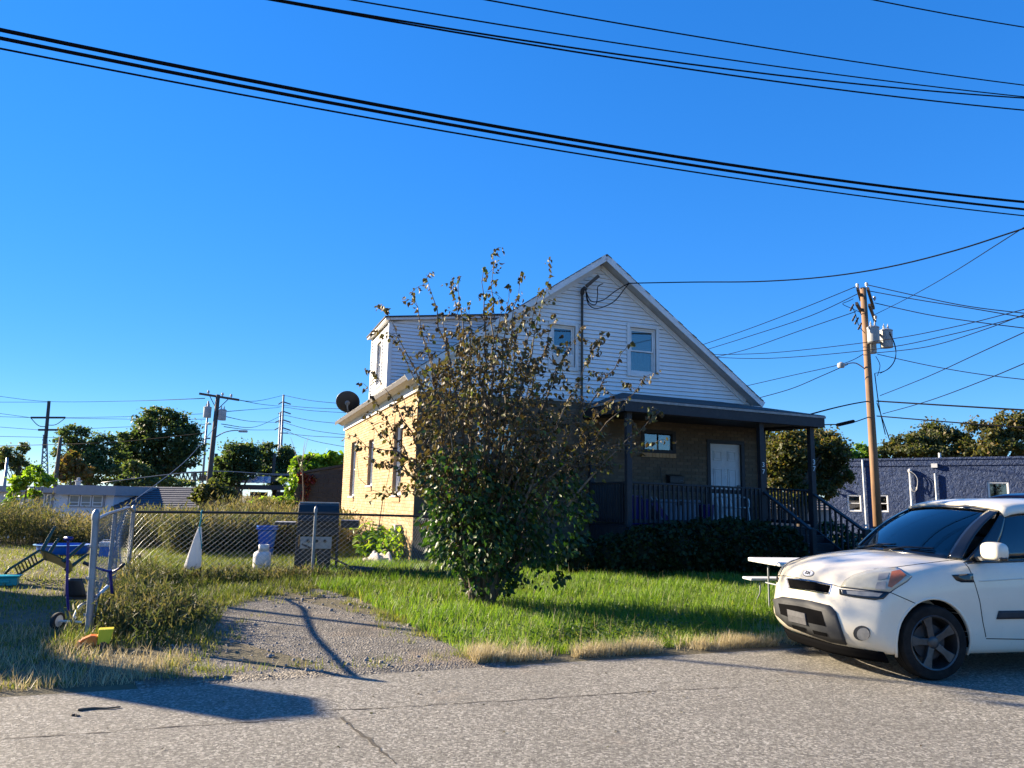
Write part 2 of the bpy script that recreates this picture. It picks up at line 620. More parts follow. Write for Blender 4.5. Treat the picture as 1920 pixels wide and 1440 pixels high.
us = np.unique(np.concatenate([np.linspace(-700, -40, 12), np.linspace(-40, 40, 81), np.linspace(40, 700, 12)]))
vs = np.unique(np.concatenate([np.linspace(-500, -10, 8), [-8.2, -8, 0, 4, 6.6, 6.85, 7.06], np.linspace(7.3, 18, 24), np.linspace(19, 60, 20), np.linspace(70, 900, 12)]))
g_v, g_f = [], []
for v in vs:
    for u in us:
        z = -0.06 if -8.1 < v < 6.7 else (-.004 if v < 6.9 else gh(u, v))
        if v < -8:
            z = 0.03
        p = W(u, v, z)
        g_v.append(p)
nu = len(us)
for j in range(len(vs) - 1):
    for i in range(nu - 1):
        g_f.append((j * nu + i, j * nu + i + 1, (j + 1) * nu + i + 1, (j + 1) * nu + i))
ground = np_mesh('ground', np.array(g_v), np.array(g_f), MT['soil'], smooth=True)
tag(ground, kind='structure')

mb = MB()
ru = np.concatenate([np.linspace(-300, -14, 20), np.linspace(-13.8, 14, 190), np.linspace(14.5, 300, 20)])
rv = [-8.0, -3, 2, 5, 6.4]
vv = []
for u in ru:
    e = 7.03 + .05 * math.sin(u * 1.7) + .03 * math.sin(u * 5.3 + 1) + rnd.uniform(-.025, .025)
    for v in rv + [e]:
        vv.append(W(u, v, 0.0 if v < 7 else .0))
    vv.append(W(u, e + .03, -.05))
k = len(rv) + 2
mb.add(vv, [(i * k + j, (i + 1) * k + j, (i + 1) * k + j + 1, i * k + j + 1) for i in range(len(ru) - 1) for j in range(k - 1)])
road = mb.build('road', MT['asphalt'])
tag(road, kind='structure')
# cracks and the paving seam: thin sunken-looking dark fillets lying in the asphalt
MT['crack'] = pm('crack_fill', (.03, .027, .024), (.10, .085, .06), 30, .95)
def crack(pts_px, w):
    b = MB()
    P = [gnd(x, y, .003) for x, y in pts_px]
    path = []
    for a, c in zip(P[:-1], P[1:]):
        n = max(2, int((c - a).length / .06))
        for i in range(n):
            path.append(a.lerp(c, i / n))
    L, R = [], []
    for i, p in enumerate(path):
        d = (path[min(i + 1, len(path) - 1)] - path[max(0, i - 1)]).normalized()
        s = Vector((-d.y, d.x, 0))
        j = rnd.uniform(-.012, .012)
        hw = w * rnd.uniform(.15, 1) / 2
        L.append(p + s * (j + hw))
        R.append(p + s * (j - hw))
    n = len(path)
    b.add(L + R, [(i, i + 1, n + i + 1, n + i) for i in range(n - 1)])
    return b.build('crack', MT['crack'], road)
crack([(0, 1385), (150, 1376), (330, 1362), (480, 1353), (560, 1348)], .02)
crack([(640, 1345), (660, 1365), (690, 1385), (730, 1420), (745, 1439)], .03)
crack([(850, 1319), (1000, 1311), (1130, 1302), (1260, 1293), (1400, 1288)], .02)
crack([(600, 1332), (700, 1328), (850, 1319)], .02)

# gravel driveway apron
dl = [(258, 1290), (300, 1245), (345, 1195), (385, 1155), (440, 1131), (560, 1116)]
dr = [(955, 1247), (872, 1202), (805, 1172), (750, 1148), (700, 1128), (640, 1116)]
DL = [UV(gnd(x, y, .03)) for x, y in dl]
DR = [UV(gnd(x, y, .03)) for x, y in dr]
def lerpath(P, t):
    s = t * (len(P) - 1)
    i = min(int(s), len(P) - 2)
    f = s - i
    return (P[i][0] * (1 - f) + P[i + 1][0] * f, P[i][1] * (1 - f) + P[i + 1][1] * f)
mb = MB()
def drv(a, t):
    l, r = lerpath(DL, t), lerpath(DR, t)
    w = .05 * math.sin(t * 40) + .03 * math.sin(t * 97)
    u = l[0] + (r[0] - l[0]) * a + w * (1 if a > .5 else -1) * (abs(a - .5) * 2) ** 4
    v = l[1] + (r[1] - l[1]) * a
    if t < .001:
        return W(u, 6.88, -.003)
    if t < .06:
        v = max(v, 7.06)
    return W(u, v, gh(u, v) + .010 + .012 * math.sin(u * 2.1 + v * 1.3) * min(1, t * 8))
mb.grid(drv, 46, 40)
driveway = mb.build('driveway', MT['gravel'], smooth=True)
tag(driveway, kind='structure')
drive_poly = [(p[0] - .05, p[1]) for p in DL] + [(p[0] + .05, p[1]) for p in DR[::-1]]
drive_core = [(p[0] + .25, p[1]) for p in DL] + [(p[0] - .25, p[1] - .2) for p in DR[::-1]]
HOUSE = [(3.6, 15.6), (12.7, 15.6), (12.7, 26.6), (3.6, 26.6)]
PORCH = [(7.7, 13.7), (13, 13.7), (13, 15.7), (7.7, 15.7)]


def ptz(u, v, dz=0.0):
    x = u * ca - v * sa
    y = u * sa + v * ca
    return np.stack([x, y, ghn(u, v) + dz], 1)


# loose stones on the driveway and the verge
n = 2600
u = nrg.uniform(-1.8, 4.6, n)
v = nrg.uniform(7.0, 12.2, n)
k = pip(drive_poly, u, v)
u, v = u[k], v[k]
ST_V = np.array([(-.5, -.4, 0), (.5, -.45, 0), (.45, .5, 0), (-.45, .4, 0), (-.3, -.25, .5), (.3, -.2, .6), (.25, .3, .45), (-.25, .25, .55)])
ST_F = np.array([(4, 5, 6, 7), (0, 1, 5, 4), (1, 2, 6, 5), (2, 3, 7, 6), (3, 0, 4, 7)])
vv, ff = scatter(ST_V, ST_F, ptz(u, v, .006), rot_np(len(u)), np.clip(nrg.lognormal(-4.1, .45, len(u)), .008, .05))
MT['stone'] = pm('loose_stone', (.16, .145, .13), (.30, .26, .22), 40, .9)
tag(np_mesh('loose_gravel', vv, ff, MT['stone']), 'loose grey and brown gravel stones lying on the driveway', 'gravel', kind='stuff')


def blades(name, u, v, h, w, mat, tint, label, cat, lean=.45, parts=None):
    nn = len(u)
    R = rot_np(nn, pitch=nrg.normal(0, lean * .45, nn), roll=nrg.normal(0, lean * .3, nn))
    sc = np.stack([w, h * nrg.uniform(.6, 1.4, nn), h], 1)
    vv, ff = scatter(BLADE_V, BLADE_F, ptz(u, v, -.01), R, sc)
    o = np_mesh(name, vv, ff, mat, rnd_attr=np.repeat(tint, len(BLADE_V)))
    return tag(o, label, cat, kind='stuff')


def clumpnoise(u, v, s=1.0, seed=0):
    return (np.sin(u * 2.3 * s + seed) * np.sin(v * 2.9 * s + 1.3 * seed) + .6 * np.sin(u * 5.1 * s + 2 + seed) * np.sin(v * 4.3 * s + .5) + .4 * np.sin(u * 11 * s) * np.sin(v * 13 * s + seed)) / 2


def keep_off(u, v, core=True):
    k = ~pip(drive_core if core else drive_poly, u, v) & ~pip(HOUSE, u, v) & ~pip(PORCH, u, v)
    return k

# lush lawn right of the driveway
n = 170000
u = nrg.uniform(1.3, 13.5, n)
v = 7.2 + (15.6 - 7.2) * nrg.uniform(0, 1, n) ** 1.25
cn = clumpnoise(u, v, 1.2)
k = keep_off(u, v) & (u > 1.4 + .28 * (v - 7.0) * 0) & (nrg.uniform(0, 1, n) < .75 + .5 * cn)
u, v, cn = u[k], v[k], cn[k]
n = len(u)
edge = np.clip((v - 7.2) / .9, 0, 1)
h = nrg.uniform(.07, .17, n) * (1 + .45 * cn) * (.75 + .35 * edge)
tint = np.clip(nrg.normal(.35, .2, n) + .25 * (1 - edge) - .15 * cn + .3 * np.clip((u - 7.0) / 4, 0, .5), 0, 1)
blades('lawn_grass', u, v, h, nrg.uniform(.005, .011, n), MT['grass'], tint, 'lush bright green uncut lawn grass in front of the porch', 'grass')
# straw strip along the road edge
n = 26000
u = np.concatenate([nrg.uniform(2.3, 7.4, 20000), nrg.uniform(1.3, 2.6, 6000)])
v = 7.0 + np.abs(nrg.normal(0, .2, n)) * (1 + .5 * np.sin(u * 3.1) + .4 * np.sin(u * 7.3))
k = (nrg.uniform(0, 1, n) < .45 + 1.1 * clumpnoise(u, v * .3, 1.9)) & keep_off(u, v)
u, v = u[k], v[k]
n = len(u)
blades('dry_verge_grass', u, v, nrg.uniform(.06, .17, n), nrg.uniform(.004, .008, n), MT['drygrass'], np.clip(nrg.normal(.55, .25, n), 0, 1), 'straw coloured dry grass fringe between lawn and asphalt', 'grass', .8)
# left yard, short and patchy
n = 150000
u = nrg.uniform(-17, -.9, n)
v = 7.05 + 15 * nrg.uniform(0, 1, n) ** 1.2
cn = clumpnoise(u, v, .8, 2)
k = keep_off(u, v) & (nrg.uniform(0, 1, n) < .8 + .5 * cn) & (u < -1.0 - 0 * v)
u, v, cn = u[k], v[k], cn[k]
n = len(u)
blades('yard_grass', u, v, nrg.uniform(.03, .085, n) * (1 + .5 * cn), nrg.uniform(.006, .013, n), MT['yardgrass'], np.clip(nrg.normal(.45, .22, n) - .2 * cn, 0, 1), 'short patchy yellow green grass of the left side yard', 'grass', .7)
# grass between fence, driveway and house
n = 120000
u = nrg.uniform(-1.5, 4.6, n)
v = nrg.uniform(8.5, 24, n)
cn = clumpnoise(u, v, 1.1, 4)
dv = np.array(drive_core)
k = keep_off(u, v) & (nrg.uniform(0, 1, n) < .75 + .5 * cn) & ((v > 11.0) | ((u < .4)))
u, v, cn = u[k], v[k], cn[k]
n = len(u)
blades('rough_grass', u, v, nrg.uniform(.06, .16, n) * (1 + .5 * cn), nrg.uniform(.006, .011, n), MT['yardgrass'], np.clip(nrg.normal(.28, .2, n) - .2 * cn, 0, 1), 'rough yellow green grass around the grill and chain link fence', 'grass', .6)
# dry tufts at the left front corner, in front of the end post
n = 22000
u = nrg.uniform(-4.2, .5, n)
v = 7.02 + 2.6 * nrg.uniform(0, 1, n) ** 1.3
k = keep_off(u, v) & (nrg.uniform(0, 1, n) < .45 + .7 * clumpnoise(u, v, 1.3, 6))
u, v = u[k], v[k]
n = len(u)
blades('dry_tufts', u, v, nrg.uniform(.04, .16, n), nrg.uniform(.004, .008, n), MT['drygrass'], np.clip(nrg.normal(.4, .3, n), 0, 1), 'dry straw tufts around the fence end post near the road', 'grass', .9)

# ragged tufts creeping over the driveway edges
U_, V_ = [], []
for k in range(260):
    t = nrg.uniform(0, 1)
    side = DL if nrg.uniform() < .5 else DR
    pu, pv_ = lerpath(side, t)
    inn = abs(nrg.normal(0, .28)) * (1 if side is DL else -1)
    m_ = int(nrg.uniform(8, 40))
    U_.append(nrg.normal(pu + inn, .05, m_))
    V_.append(nrg.normal(pv_ + (nrg.normal(0, .06) if t < .9 else -abs(nrg.normal(0, .3))), .05, m_))
for k in range(40):
    U_.append(nrg.normal(nrg.uniform(-.6, 3.2), .06, 14))
    V_.append(nrg.normal(nrg.uniform(7.1, 7.35), .04, 14))
u, v = np.concatenate(U_), np.concatenate(V_)
k = v > 7.0
u, v = u[k], v[k]
n = len(u)
blades('driveway_tufts', u, v, nrg.uniform(.03, .12, n), nrg.uniform(.004, .009, n), MT['yardgrass'], np.clip(nrg.normal(.45, .3, n), 0, 1), 'ragged grass tufts creeping over the edges of the gravel driveway', 'grass', .9)

# low broad-leaved ground cover in the lawn corner by the driveway
n = 5200
u = np.concatenate([nrg.normal(4.1, .8, 3000), nrg.uniform(2.0, 10, 2200)])
v = np.concatenate([nrg.normal(7.9, .3, 3000), nrg.uniform(7.4, 13, 2200)])
k = keep_off(u, v) & (v > 7.15) & (nrg.uniform(0, 1, n) < .6 + .6 * clumpnoise(u, v, 2.0, 9))
u, v = u[k], v[k]
n = len(u)
vv, ff = scatter(LEAF_V, LEAF_F, ptz(u, v, 0) + np.stack([np.zeros(n), np.zeros(n), nrg.uniform(.03, .13, n)], 1), rot_np(n, pitch=nrg.normal(.1, .4, n), roll=nrg.normal(0, .4, n)), nrg.uniform(.025, .055, n))
tag(np_mesh('ground_ivy', vv, ff, MT['leaf_green'], rnd_attr=np.repeat(np.clip(nrg.normal(.75, .2, n), 0, 1), len(LEAF_V))), 'patches of low round leaved ground cover in the lawn', 'ground cover', kind='stuff')
# rough lot grass beside the steps and the blue building
n = 45000
u = nrg.uniform(12.5, 26, n)
v = nrg.uniform(7.3, 24, n)
k = (nrg.uniform(0, 1, n) < .6 + .5 * clumpnoise(u, v, .7, 3)) & ~pip(PORCH, u, v)
u, v = u[k], v[k]
n = len(u)
blades('lot_grass', u, v, nrg.uniform(.05, .14, n), nrg.uniform(.008, .016, n), MT['yardgrass'], np.clip(nrg.normal(.4, .2, n), 0, 1), 'rough grass of the lot between the porch steps and the blue building', 'grass', .7)
# a few tall seed stalks in the lawn
n = 900
u = nrg.uniform(2.2, 12, n)
v = 7.4 + 7 * nrg.uniform(0, 1, n) ** 1.4
k = keep_off(u, v)
u, v = u[k], v[k]
n = len(u)
blades('seed_stalks', u, v, nrg.uniform(.18, .34, n), nrg.uniform(.003, .005, n), MT['drygrass'], np.clip(nrg.normal(.4, .25, n), 0, 1), 'thin pale seed stalks standing above the lawn grass', 'grass', .5)
# ================================================================== THE HOUSE
def text_obj(txt, size, mat, name, parent=None, extrude=.004, align='CENTER'):
    cu = bpy.data.curves.new(name, 'FONT')
    cu.body = txt
    cu.size = size
    cu.extrude = extrude
    cu.align_x = align
    cu.align_y = 'CENTER'
    tmp = bpy.data.objects.new(name, cu)
    COL.objects.link(tmp)
    bpy.context.view_layer.update()
    me = bpy.data.meshes.new_from_object(tmp.evaluated_get(bpy.context.evaluated_depsgraph_get()))
    bpy.data.objects.remove(tmp)
    me.name = name
    me.materials.clear()
    me.materials.append(mat)
    o = bpy.data.objects.new(name, me)
    COL.objects.link(o)
    if parent is not None:
        o.parent = parent
    return o


HU, HV = 3.71, 15.69
house = thing('brick_house', 'yellow brick house with white sided gable, side dormer and dark front porch', 'house', W(HU, HV, 0), ANG)
HW, HL, ZB, RX = 8.9, 10.75, 3.88, 4.38
ZE, ZR = 4.02, 7.26          # underside line of the roof at x = -0.3 / at the ridge
SL = (ZR - ZE) / (RX + .3)
SR = .735
XR = RX + (ZR - ZE) / SR      # right eave


def roofz(x):
    return ZE + SL * (x + .3) if x <= RX else ZR - SR * (x - RX)


LEFT_WINS = [(1.36, 2.32, 1.58, 3.30), (4.98, 6.02, 1.84, 3.14), (7.75, 9.40, 1.54, 3.28)]   # y0 y1 z0 z1
LEFT_WINS = [(1.36, 2.32, 1.58, 3.30), (5.05, 5.85, 1.84, 3.14), (8.1, 9.1, 1.54, 3.28)]
FRONT_WINS = [(1.35, 2.35, 1.55, 3.25), (5.51, 6.43, 2.75, 3.27), (7.40, 8.42, 1.08, 3.08)]  # x0 x1 z0 z1 (third is the door)


def wall_cells(a0, a1, z0, z1, holes):
    A = sorted({a0, a1} | {h[0] for h in holes} | {h[1] for h in holes})
    Z = sorted({z0, z1} | {h[2] for h in holes} | {h[3] for h in holes})
    for i in range(len(A) - 1):
        for j in range(len(Z) - 1):
            ma, mz = (A[i] + A[i + 1]) / 2, (Z[j] + Z[j + 1]) / 2
            if not any(h[0] < ma < h[1] and h[2] < mz < h[3] for h in holes):
                yield A[i], A[i + 1], Z[j], Z[j + 1]


mb = MB()
for a, b, z, t in wall_cells(0, HL, 0, ZB, LEFT_WINS):
    mb.add([(0, a, z), (0, b, z), (0, b, t), (0, a, t)], [(0, 3, 2, 1)])
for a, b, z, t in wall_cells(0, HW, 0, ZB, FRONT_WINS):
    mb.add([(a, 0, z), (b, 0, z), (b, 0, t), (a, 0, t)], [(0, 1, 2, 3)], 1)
for y0, y1, z0, z1 in LEFT_WINS:      # reveals
    d = .16
    mb.add([(0, y0, z0), (d, y0, z0), (d, y0, z1), (0, y0, z1)], [(0, 1, 2, 3)])
    mb.add([(0, y1, z0), (d, y1, z0), (d, y1, z1), (0, y1, z1)], [(3, 2, 1, 0)])
    mb.add([(0, y0, z1), (d, y0, z1), (d, y1, z1), (0, y1, z1)], [(0, 1, 2, 3)])
    mb.add([(0, y0, z0), (d, y0, z0), (d, y1, z0), (0, y1, z0)], [(3, 2, 1, 0)])
for x0, x1, z0, z1 in FRONT_WINS:
    d = .16
    mb.add([(x0, 0, z0), (x0, d, z0), (x0, d, z1), (x0, 0, z1)], [(3, 2, 1, 0)])
    mb.add([(x1, 0, z0), (x1, d, z0), (x1, d, z1), (x1, 0, z1)], [(0, 1, 2, 3)])
    mb.add([(x0, 0, z1), (x0, d, z1), (x1, d, z1), (x1, 0, z1)], [(3, 2, 1, 0)])
    mb.add([(x0, 0, z0), (x0, d, z0), (x1, d, z0), (x1, 0, z0)], [(0, 1, 2, 3)])
mb.add([(HW, 0, 0), (HW, HL, 0), (HW, HL, ZB), (HW, 0, ZB)], [(0, 1, 2, 3)])
mb.add([(0, HL, 0), (HW, HL, 0), (HW, HL, ZB), (0, HL, ZB)], [(3, 2, 1, 0)])
mb.add([(0, HL, ZB), (HW, HL, ZB), (RX, HL, ZR - .1)], [(2, 1, 0)])
MT['frontmortar_shade'] = pm('front_mortar_shaded', (.11, .09, .07), (.085, .07, .055), 4, .95)  # front joints darkened as well, shade carried in the colour
wall = mb.build('wall', [MT['mortar'], MT['frontmortar_shade']], house)

# --- bricks: the largest in view are single pieces, the rest one mass
BH, BL, BP = .064, .203, .009
PH, PL = .0755, .214
brick_me = {}
for key, mt_ in (('a', 'brick'), ('b', 'brick2'), ('c', 'brick3')):
    b = MB()
    b.box(-BP, .004, 0, BL, 0, BH)
    brick_me[key] = b.build('brick', MT[mt_], wall)
first_used = {k: False for k in brick_me}
stuffL = MB()
nb = 0
cand = []


def clip_rows(a, b, z, t, holes):
    """brick interval minus openings"""
    segs = [(a, b)]
    for h in holes:
        if t > h[2] + .004 and z < h[3] - .004:
            out = []
            for s0, s1 in segs:
                if s1 <= h[0] or s0 >= h[1]:
                    out.append((s0, s1))
                else:
                    if s0 < h[0] - .02:
                        out.append((s0, h[0]))
                    if s1 > h[1] + .02:
                        out.append((h[1], s1))
            segs = out
    return [s for s in segs if s[1] - s[0] > .03]


row = 0
z = .06
while z + BH < ZB - .01:
    off = (row % 2) * PL / 2
    y = -off
    while y < HL:
        a, b = max(y, 0), min(y + BL, HL)
        if b - a > .03:
            for s0, s1 in clip_rows(a, b, z, z + BH, LEFT_WINS):
                mi = rnd.choices((0, 1, 2), (5, 3, 2))[0]
                whole = abs((s1 - s0) - BL) < .001
                if whole and s0 < 1.75 and .25 < z < 3.45 and nb < 300:
                    key = 'abc'[mi]
                    o = brick_me[key]
                    if first_used[key]:
                        o = share(brick_me[key], 'brick', wall)
                    first_used[key] = True
                    o.location = (0, s0, z)
                    nb += 1
                else:
                    j = rnd.uniform(-.001, .002)
                    stuffL.box(-BP - j, .004, s0, s1, z, z + BH, mi)
        y += PL
    x = -off + .05
    while x < HW:
        a, b = max(x, 0), min(x + BL, HW)
        if b - a > .03:
            for s0, s1 in clip_rows(a, b, z, z + BH, FRONT_WINS):
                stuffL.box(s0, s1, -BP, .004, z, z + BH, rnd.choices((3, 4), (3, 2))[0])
        x += PL
    z += PH
    row += 1
o = stuffL.build('brickwork', [MT['brick'], MT['brick2'], MT['brick3'], MT['brickfront_shade'], MT['brickfront_shade2']], wall)
o['kind'] = 'stuff'

# --- gable wall and its clapboards; dark backing makes the shadow lines in the gaps
mb = MB()
gy = .26
mb.add([(0, gy, ZB), (HW, gy, ZB), (HW, gy, roofz(HW)), (RX, gy, ZR - .02), (0, gy, roofz(0))], [(0, 1, 2, 3, 4)])
mb.add([(0, 0, ZB), (HW, 0, ZB), (HW, gy, ZB), (0, gy, ZB)], [(0, 1, 2, 3)])
gable = mb.build('gable_wall', MT['interior'], house)
GWINS = [(3.03, 3.80, 4.56, 5.72), (5.10, 6.00, 4.56, 5.86)]


def board(parent, a0, a1, b0, b1, z0, z1, y=0.0, axis='x'):
    """one clapboard; a = bottom edge ends, b = top edge ends"""
    p = MB()
    pr_ = [(a0, y + .02, z0), (a1, y + .02, z0), (b1, y + .02, z1), (b0, y + .02, z1), (a0, y - .034, z0), (a1, y - .034, z0), (b1, y - .004, z1), (b0, y - .004, z1)]
    if axis == 'y':      # face looking to -x, running along y
        pr_ = [(q[1], q[0], q[2]) for q in pr_]
    fc = [(4, 5, 6, 7), (0, 1, 5, 4), (0, 4, 7, 3), (1, 2, 6, 5), (3, 7, 6, 2)]
    if axis == 'y':
        fc = [f[::-1] for f in fc]
    p.add(pr_, fc)
    return p.build('siding_board', MT['siding'], parent)


def segs_minus(a0, a1, b0, b1, z0, z1, holes):
    cuts = []
    for h in holes:
        if z1 > h[2] + .01 and z0 < h[3] - .01:
            cuts.append((h[0], h[1]))
    cuts.sort()
    cur = (a0, b0)
    for c in cuts:
        if c[0] > max(cur) + .05:
            yield cur[0], c[0], cur[1], c[0]
        cur = (c[1], c[1])
    if a1 - cur[0] > .05:
        yield cur[0], a1, cur[1], b1


EXPO = .101
k = 0
while True:
    z0 = ZB + .004 + k * EXPO
    z1 = z0 + EXPO - .007  # gap left open so the dark backing draws a shadow line
    if z0 > ZR - .05:
        break
    def ends(z):
        l = max(0, (z - ZE) / SL - .3 + .02)
        r = min(HW, XR - ((z - ZE) / SR) - .02)
        return l, r
    (l0, r0), (l1, r1) = ends(z0), ends(z1)
    if r0 - l0 < .1:
        break
    if r1 < l1:
        l1 = r1 = RX
    for a0, a1, b0, b1 in segs_minus(l0, r0, l1, r1, z0, z1, GWINS):
        board(gable, a0, a1, b0, b1, z0, z1)
    for h in GWINS:
        if z0 < h[2] - .012 < z1:
            board(gable, h[0], h[1], h[0], h[1], z0, h[2])
        if z0 < h[3] + .012 < z1:
            board(gable, h[0], h[1], h[0], h[1], h[3], z1)
    k += 1

# --- main roof
def roof_prof(off):
    return [(-.34, ZE + off - .03), (RX, ZR + off), (XR + .04, ZE + off - .03)]
mb = MB()
lo, hi = roof_prof(.02), roof_prof(.15)
y0, y1 = -.34, HL + .3
ring0 = [(x, y0, z) for x, z in lo] + [(x, y0, z) for x, z in hi[::-1]]
ring1 = [(x, y1, z) for x, z in lo] + [(x, y1, z) for x, z in hi[::-1]]
mb.add(ring0 + ring1, [(0, 1, 7, 6), (1, 2, 8, 7), (3, 4, 10, 9), (4, 5, 11, 10), (0, 6, 11, 5), (2, 3, 9, 8), (0, 5, 4, 1), (1, 4, 3, 2), (6, 7, 10, 11), (7, 8, 9, 10)])
roof = mb.build('roof', MT['shingle'], house, fixn=True)
# ragged shingle ends along the rake
mb = MB()
for s in (0, 1):
    n = 34
    for i in range(n):
        t0, t1 = i / n, (i + .96) / n
        a, b = (hi[0], hi[1]) if s == 0 else (hi[2], hi[1])
        x0_, z0_ = a[0] + (b[0] - a[0]) * t0, a[1] + (b[1] - a[1]) * t0 + .012
        x1_, z1_ = a[0] + (b[0] - a[0]) * t1, a[1] + (b[1] - a[1]) * t1 + .004
        yy = y0 - .02 - rnd.uniform(0, .03)
        mb.add([(x0_, yy, z0_), (x1_, yy, z1_), (x1_, .4, z1_), (x0_, .4, z0_), (x0_, yy, z0_ - .02), (x1_, yy, z1_ - .02)], [(0, 1, 2, 3), (0, 4, 5, 1)])
mb.build('rake_shingles', MT['shingle'], roof)
# soffit, rake boards and frieze of the gable
mb = MB()
sf = roof_prof(.004)
mb.add([(sf[0][0], -.33, sf[0][1]), (sf[1][0], -.33, sf[1][1]), (sf[1][0], -.0, sf[1][1]), (sf[0][0], -.0, sf[0][1])], [(3, 2, 1, 0)])
mb.add([(sf[1][0], -.33, sf[1][1]), (sf[2][0], -.33, sf[2][1]), (sf[2][0], -.0, sf[2][1]), (sf[1][0], -.0, sf[1][1])], [(3, 2, 1, 0)])
mb.build('soffit', MT['soffit'], house)
for s in (0, 1):
    a, b = (Vector((-.36, 0, ZE - .03)), Vector((RX, 0, ZR + .012))) if s == 0 else (Vector((RX, 0, ZR + .012)), Vector((XR + .06, 0, ZE - .03)))
    mb = MB()
    mb.beam(a + Vector((0, -.352, .06)), b + Vector((0, -.352, .06)), .022, .15)
    mb.build('rake_board', MT['trim'], house)
    mb = MB()
    mb.beam(a + Vector((.33 if s == 0 else 0, -.045, -.085 + (.33 * SL if s == 0 else 0))), b + Vector((0 if s == 0 else -.33, -.045, -.085 + (0 if s == 0 else .33 * SR))), .03, .11)
    mb.build('frieze_board', MT['trim'], house)
# left eave: fascia, crown and soffit
mb = MB()
mb.box(-.06, -.012, -.05, HL + .1, ZB - .06, ZB + .13)
mb.build('fascia', MT['trim'], house)
mb = MB()
pf = [(-.06, ZB + .13), (-.10, ZB + .13), (-.30, ZB + .235), (-.34, ZB + .24), (-.34, ZB + .26), (-.06, ZB + .26)]
mb.prism([(x, -.30, z) for x, z in pf], (0, HL + .6, 0))
mb.build('eave_crown', MT['trim'], house, fixn=True)
mb = MB()
mb.box(-.015, .45, -.055, -.034, ZB - .06, ZB + .16)
mb.build('corner_return', MT['trim'], house)
mb = MB()
mb.box(XR - .34, XR + .03, -.33, HL + .2, ZE - .16, ZE - .01)
mb.build('eave_box', MT['trim'], house)
mb = MB()
mb.box(.46, HW, -.034, -.004, ZB - .05, ZB - .002)
mb.build('starter_strip', MT['soffit'], house)

# --- dormer on the left slope
DX, DY0, DY1, DZ = .22, 4.66, 7.32, 6.44
DSL = .125
mb = MB()
xj = (DZ - ZE - SL * .3 - DSL * DX) / (SL - DSL)
mb.add([(DX, DY0, roofz(DX)), (DX, DY0, DZ), (xj, DY0, roofz(xj))], [(0, 2, 1)])
mb.add([(DX, DY1, roofz(DX)), (DX, DY1, DZ), (xj, DY1, roofz(xj))], [(0, 1, 2)])
mb.add([(DX + .26, DY0, 4.1), (DX + .26, DY1, 4.1), (DX + .26, DY1, DZ), (DX + .26, DY0, DZ)], [(0, 1, 2, 3)])
dormer = mb.build('dormer', MT['interior'], house)  # dark backing stands for the shadow lines between the boards
DWIN = [(5.50, 6.38, 4.72, 6.16)]
k = 0
while True:
    z0 = roofz(DX) - .1 + k * EXPO
    z1 = z0 + EXPO - .007
    if z0 > DZ + DSL * 3.6:
        break
    def dx(z):
        return (max((z - DZ) / DSL + DX, DX), min((z - ZE) / SL - .3, xj))
    (l0, r0), (l1, r1) = dx(z0), dx(z1)
    if r0 > l0 + .1 and r1 > l1:
        board(dormer, l0, max(r0, l0 + .01), l1, max(r1, l1 + .01), z0, z1, DY0)
    if z1 < DZ - .02:
        for a0, a1, b0, b1 in segs_minus(DY0, DY1, DY0, DY1, z0, z1, DWIN):
            board(dormer, a0, a1, b0, b1, z0, z1, DX, 'y')
        for h in DWIN:
            if z0 < h[2] - .012 < z1:
                board(dormer, h[0], h[1], h[0], h[1], z0, h[2], DX, 'y')
            if z0 < h[3] + .012 < z1:
                board(dormer, h[0], h[1], h[0], h[1], h[3], z1, DX, 'y')
    k += 1
for bx_ in ((DX - .045, DX + .07, DY0 - .045, DY0 + .07), (DX - .045, DX + .0, DY1 - .07, DY1 + .03)):
    mb = MB()
    mb.box(*bx_, roofz(DX) - .12, DZ - .011)
    mb.build('corner_trim', MT['trim'], dormer)
mb = MB()
A = [(DX - .16, DZ - .015), (xj + .1, DZ - .015 + DSL * (xj + .1 - DX + .16))]
mb.prism([(A[0][0], DY0 - .16, A[0][1]), (A[1][0], DY0 - .16, A[1][1]), (A[1][0], DY0 - .16, A[1][1] + .05), (A[0][0], DY0 - .16, A[0][1] + .07)], (0, DY1 - DY0 + .32, 0))
mb.build('dormer_fascia', MT['trim'], dormer, fixn=True)
mb = MB()
mb.prism([(A[0][0] - .03, DY0 - .19, A[0][1] + .06), (A[1][0], DY0 - .19, A[1][1] + .056), (A[1][0], DY0 - .19, A[1][1] + .11), (A[0][0] - .03, DY0 - .19, A[0][1] + .10)], (0, DY1 - DY0 + .38, 0))
mb.build('dormer_roof', MT['shingle'], dormer, fixn=True)


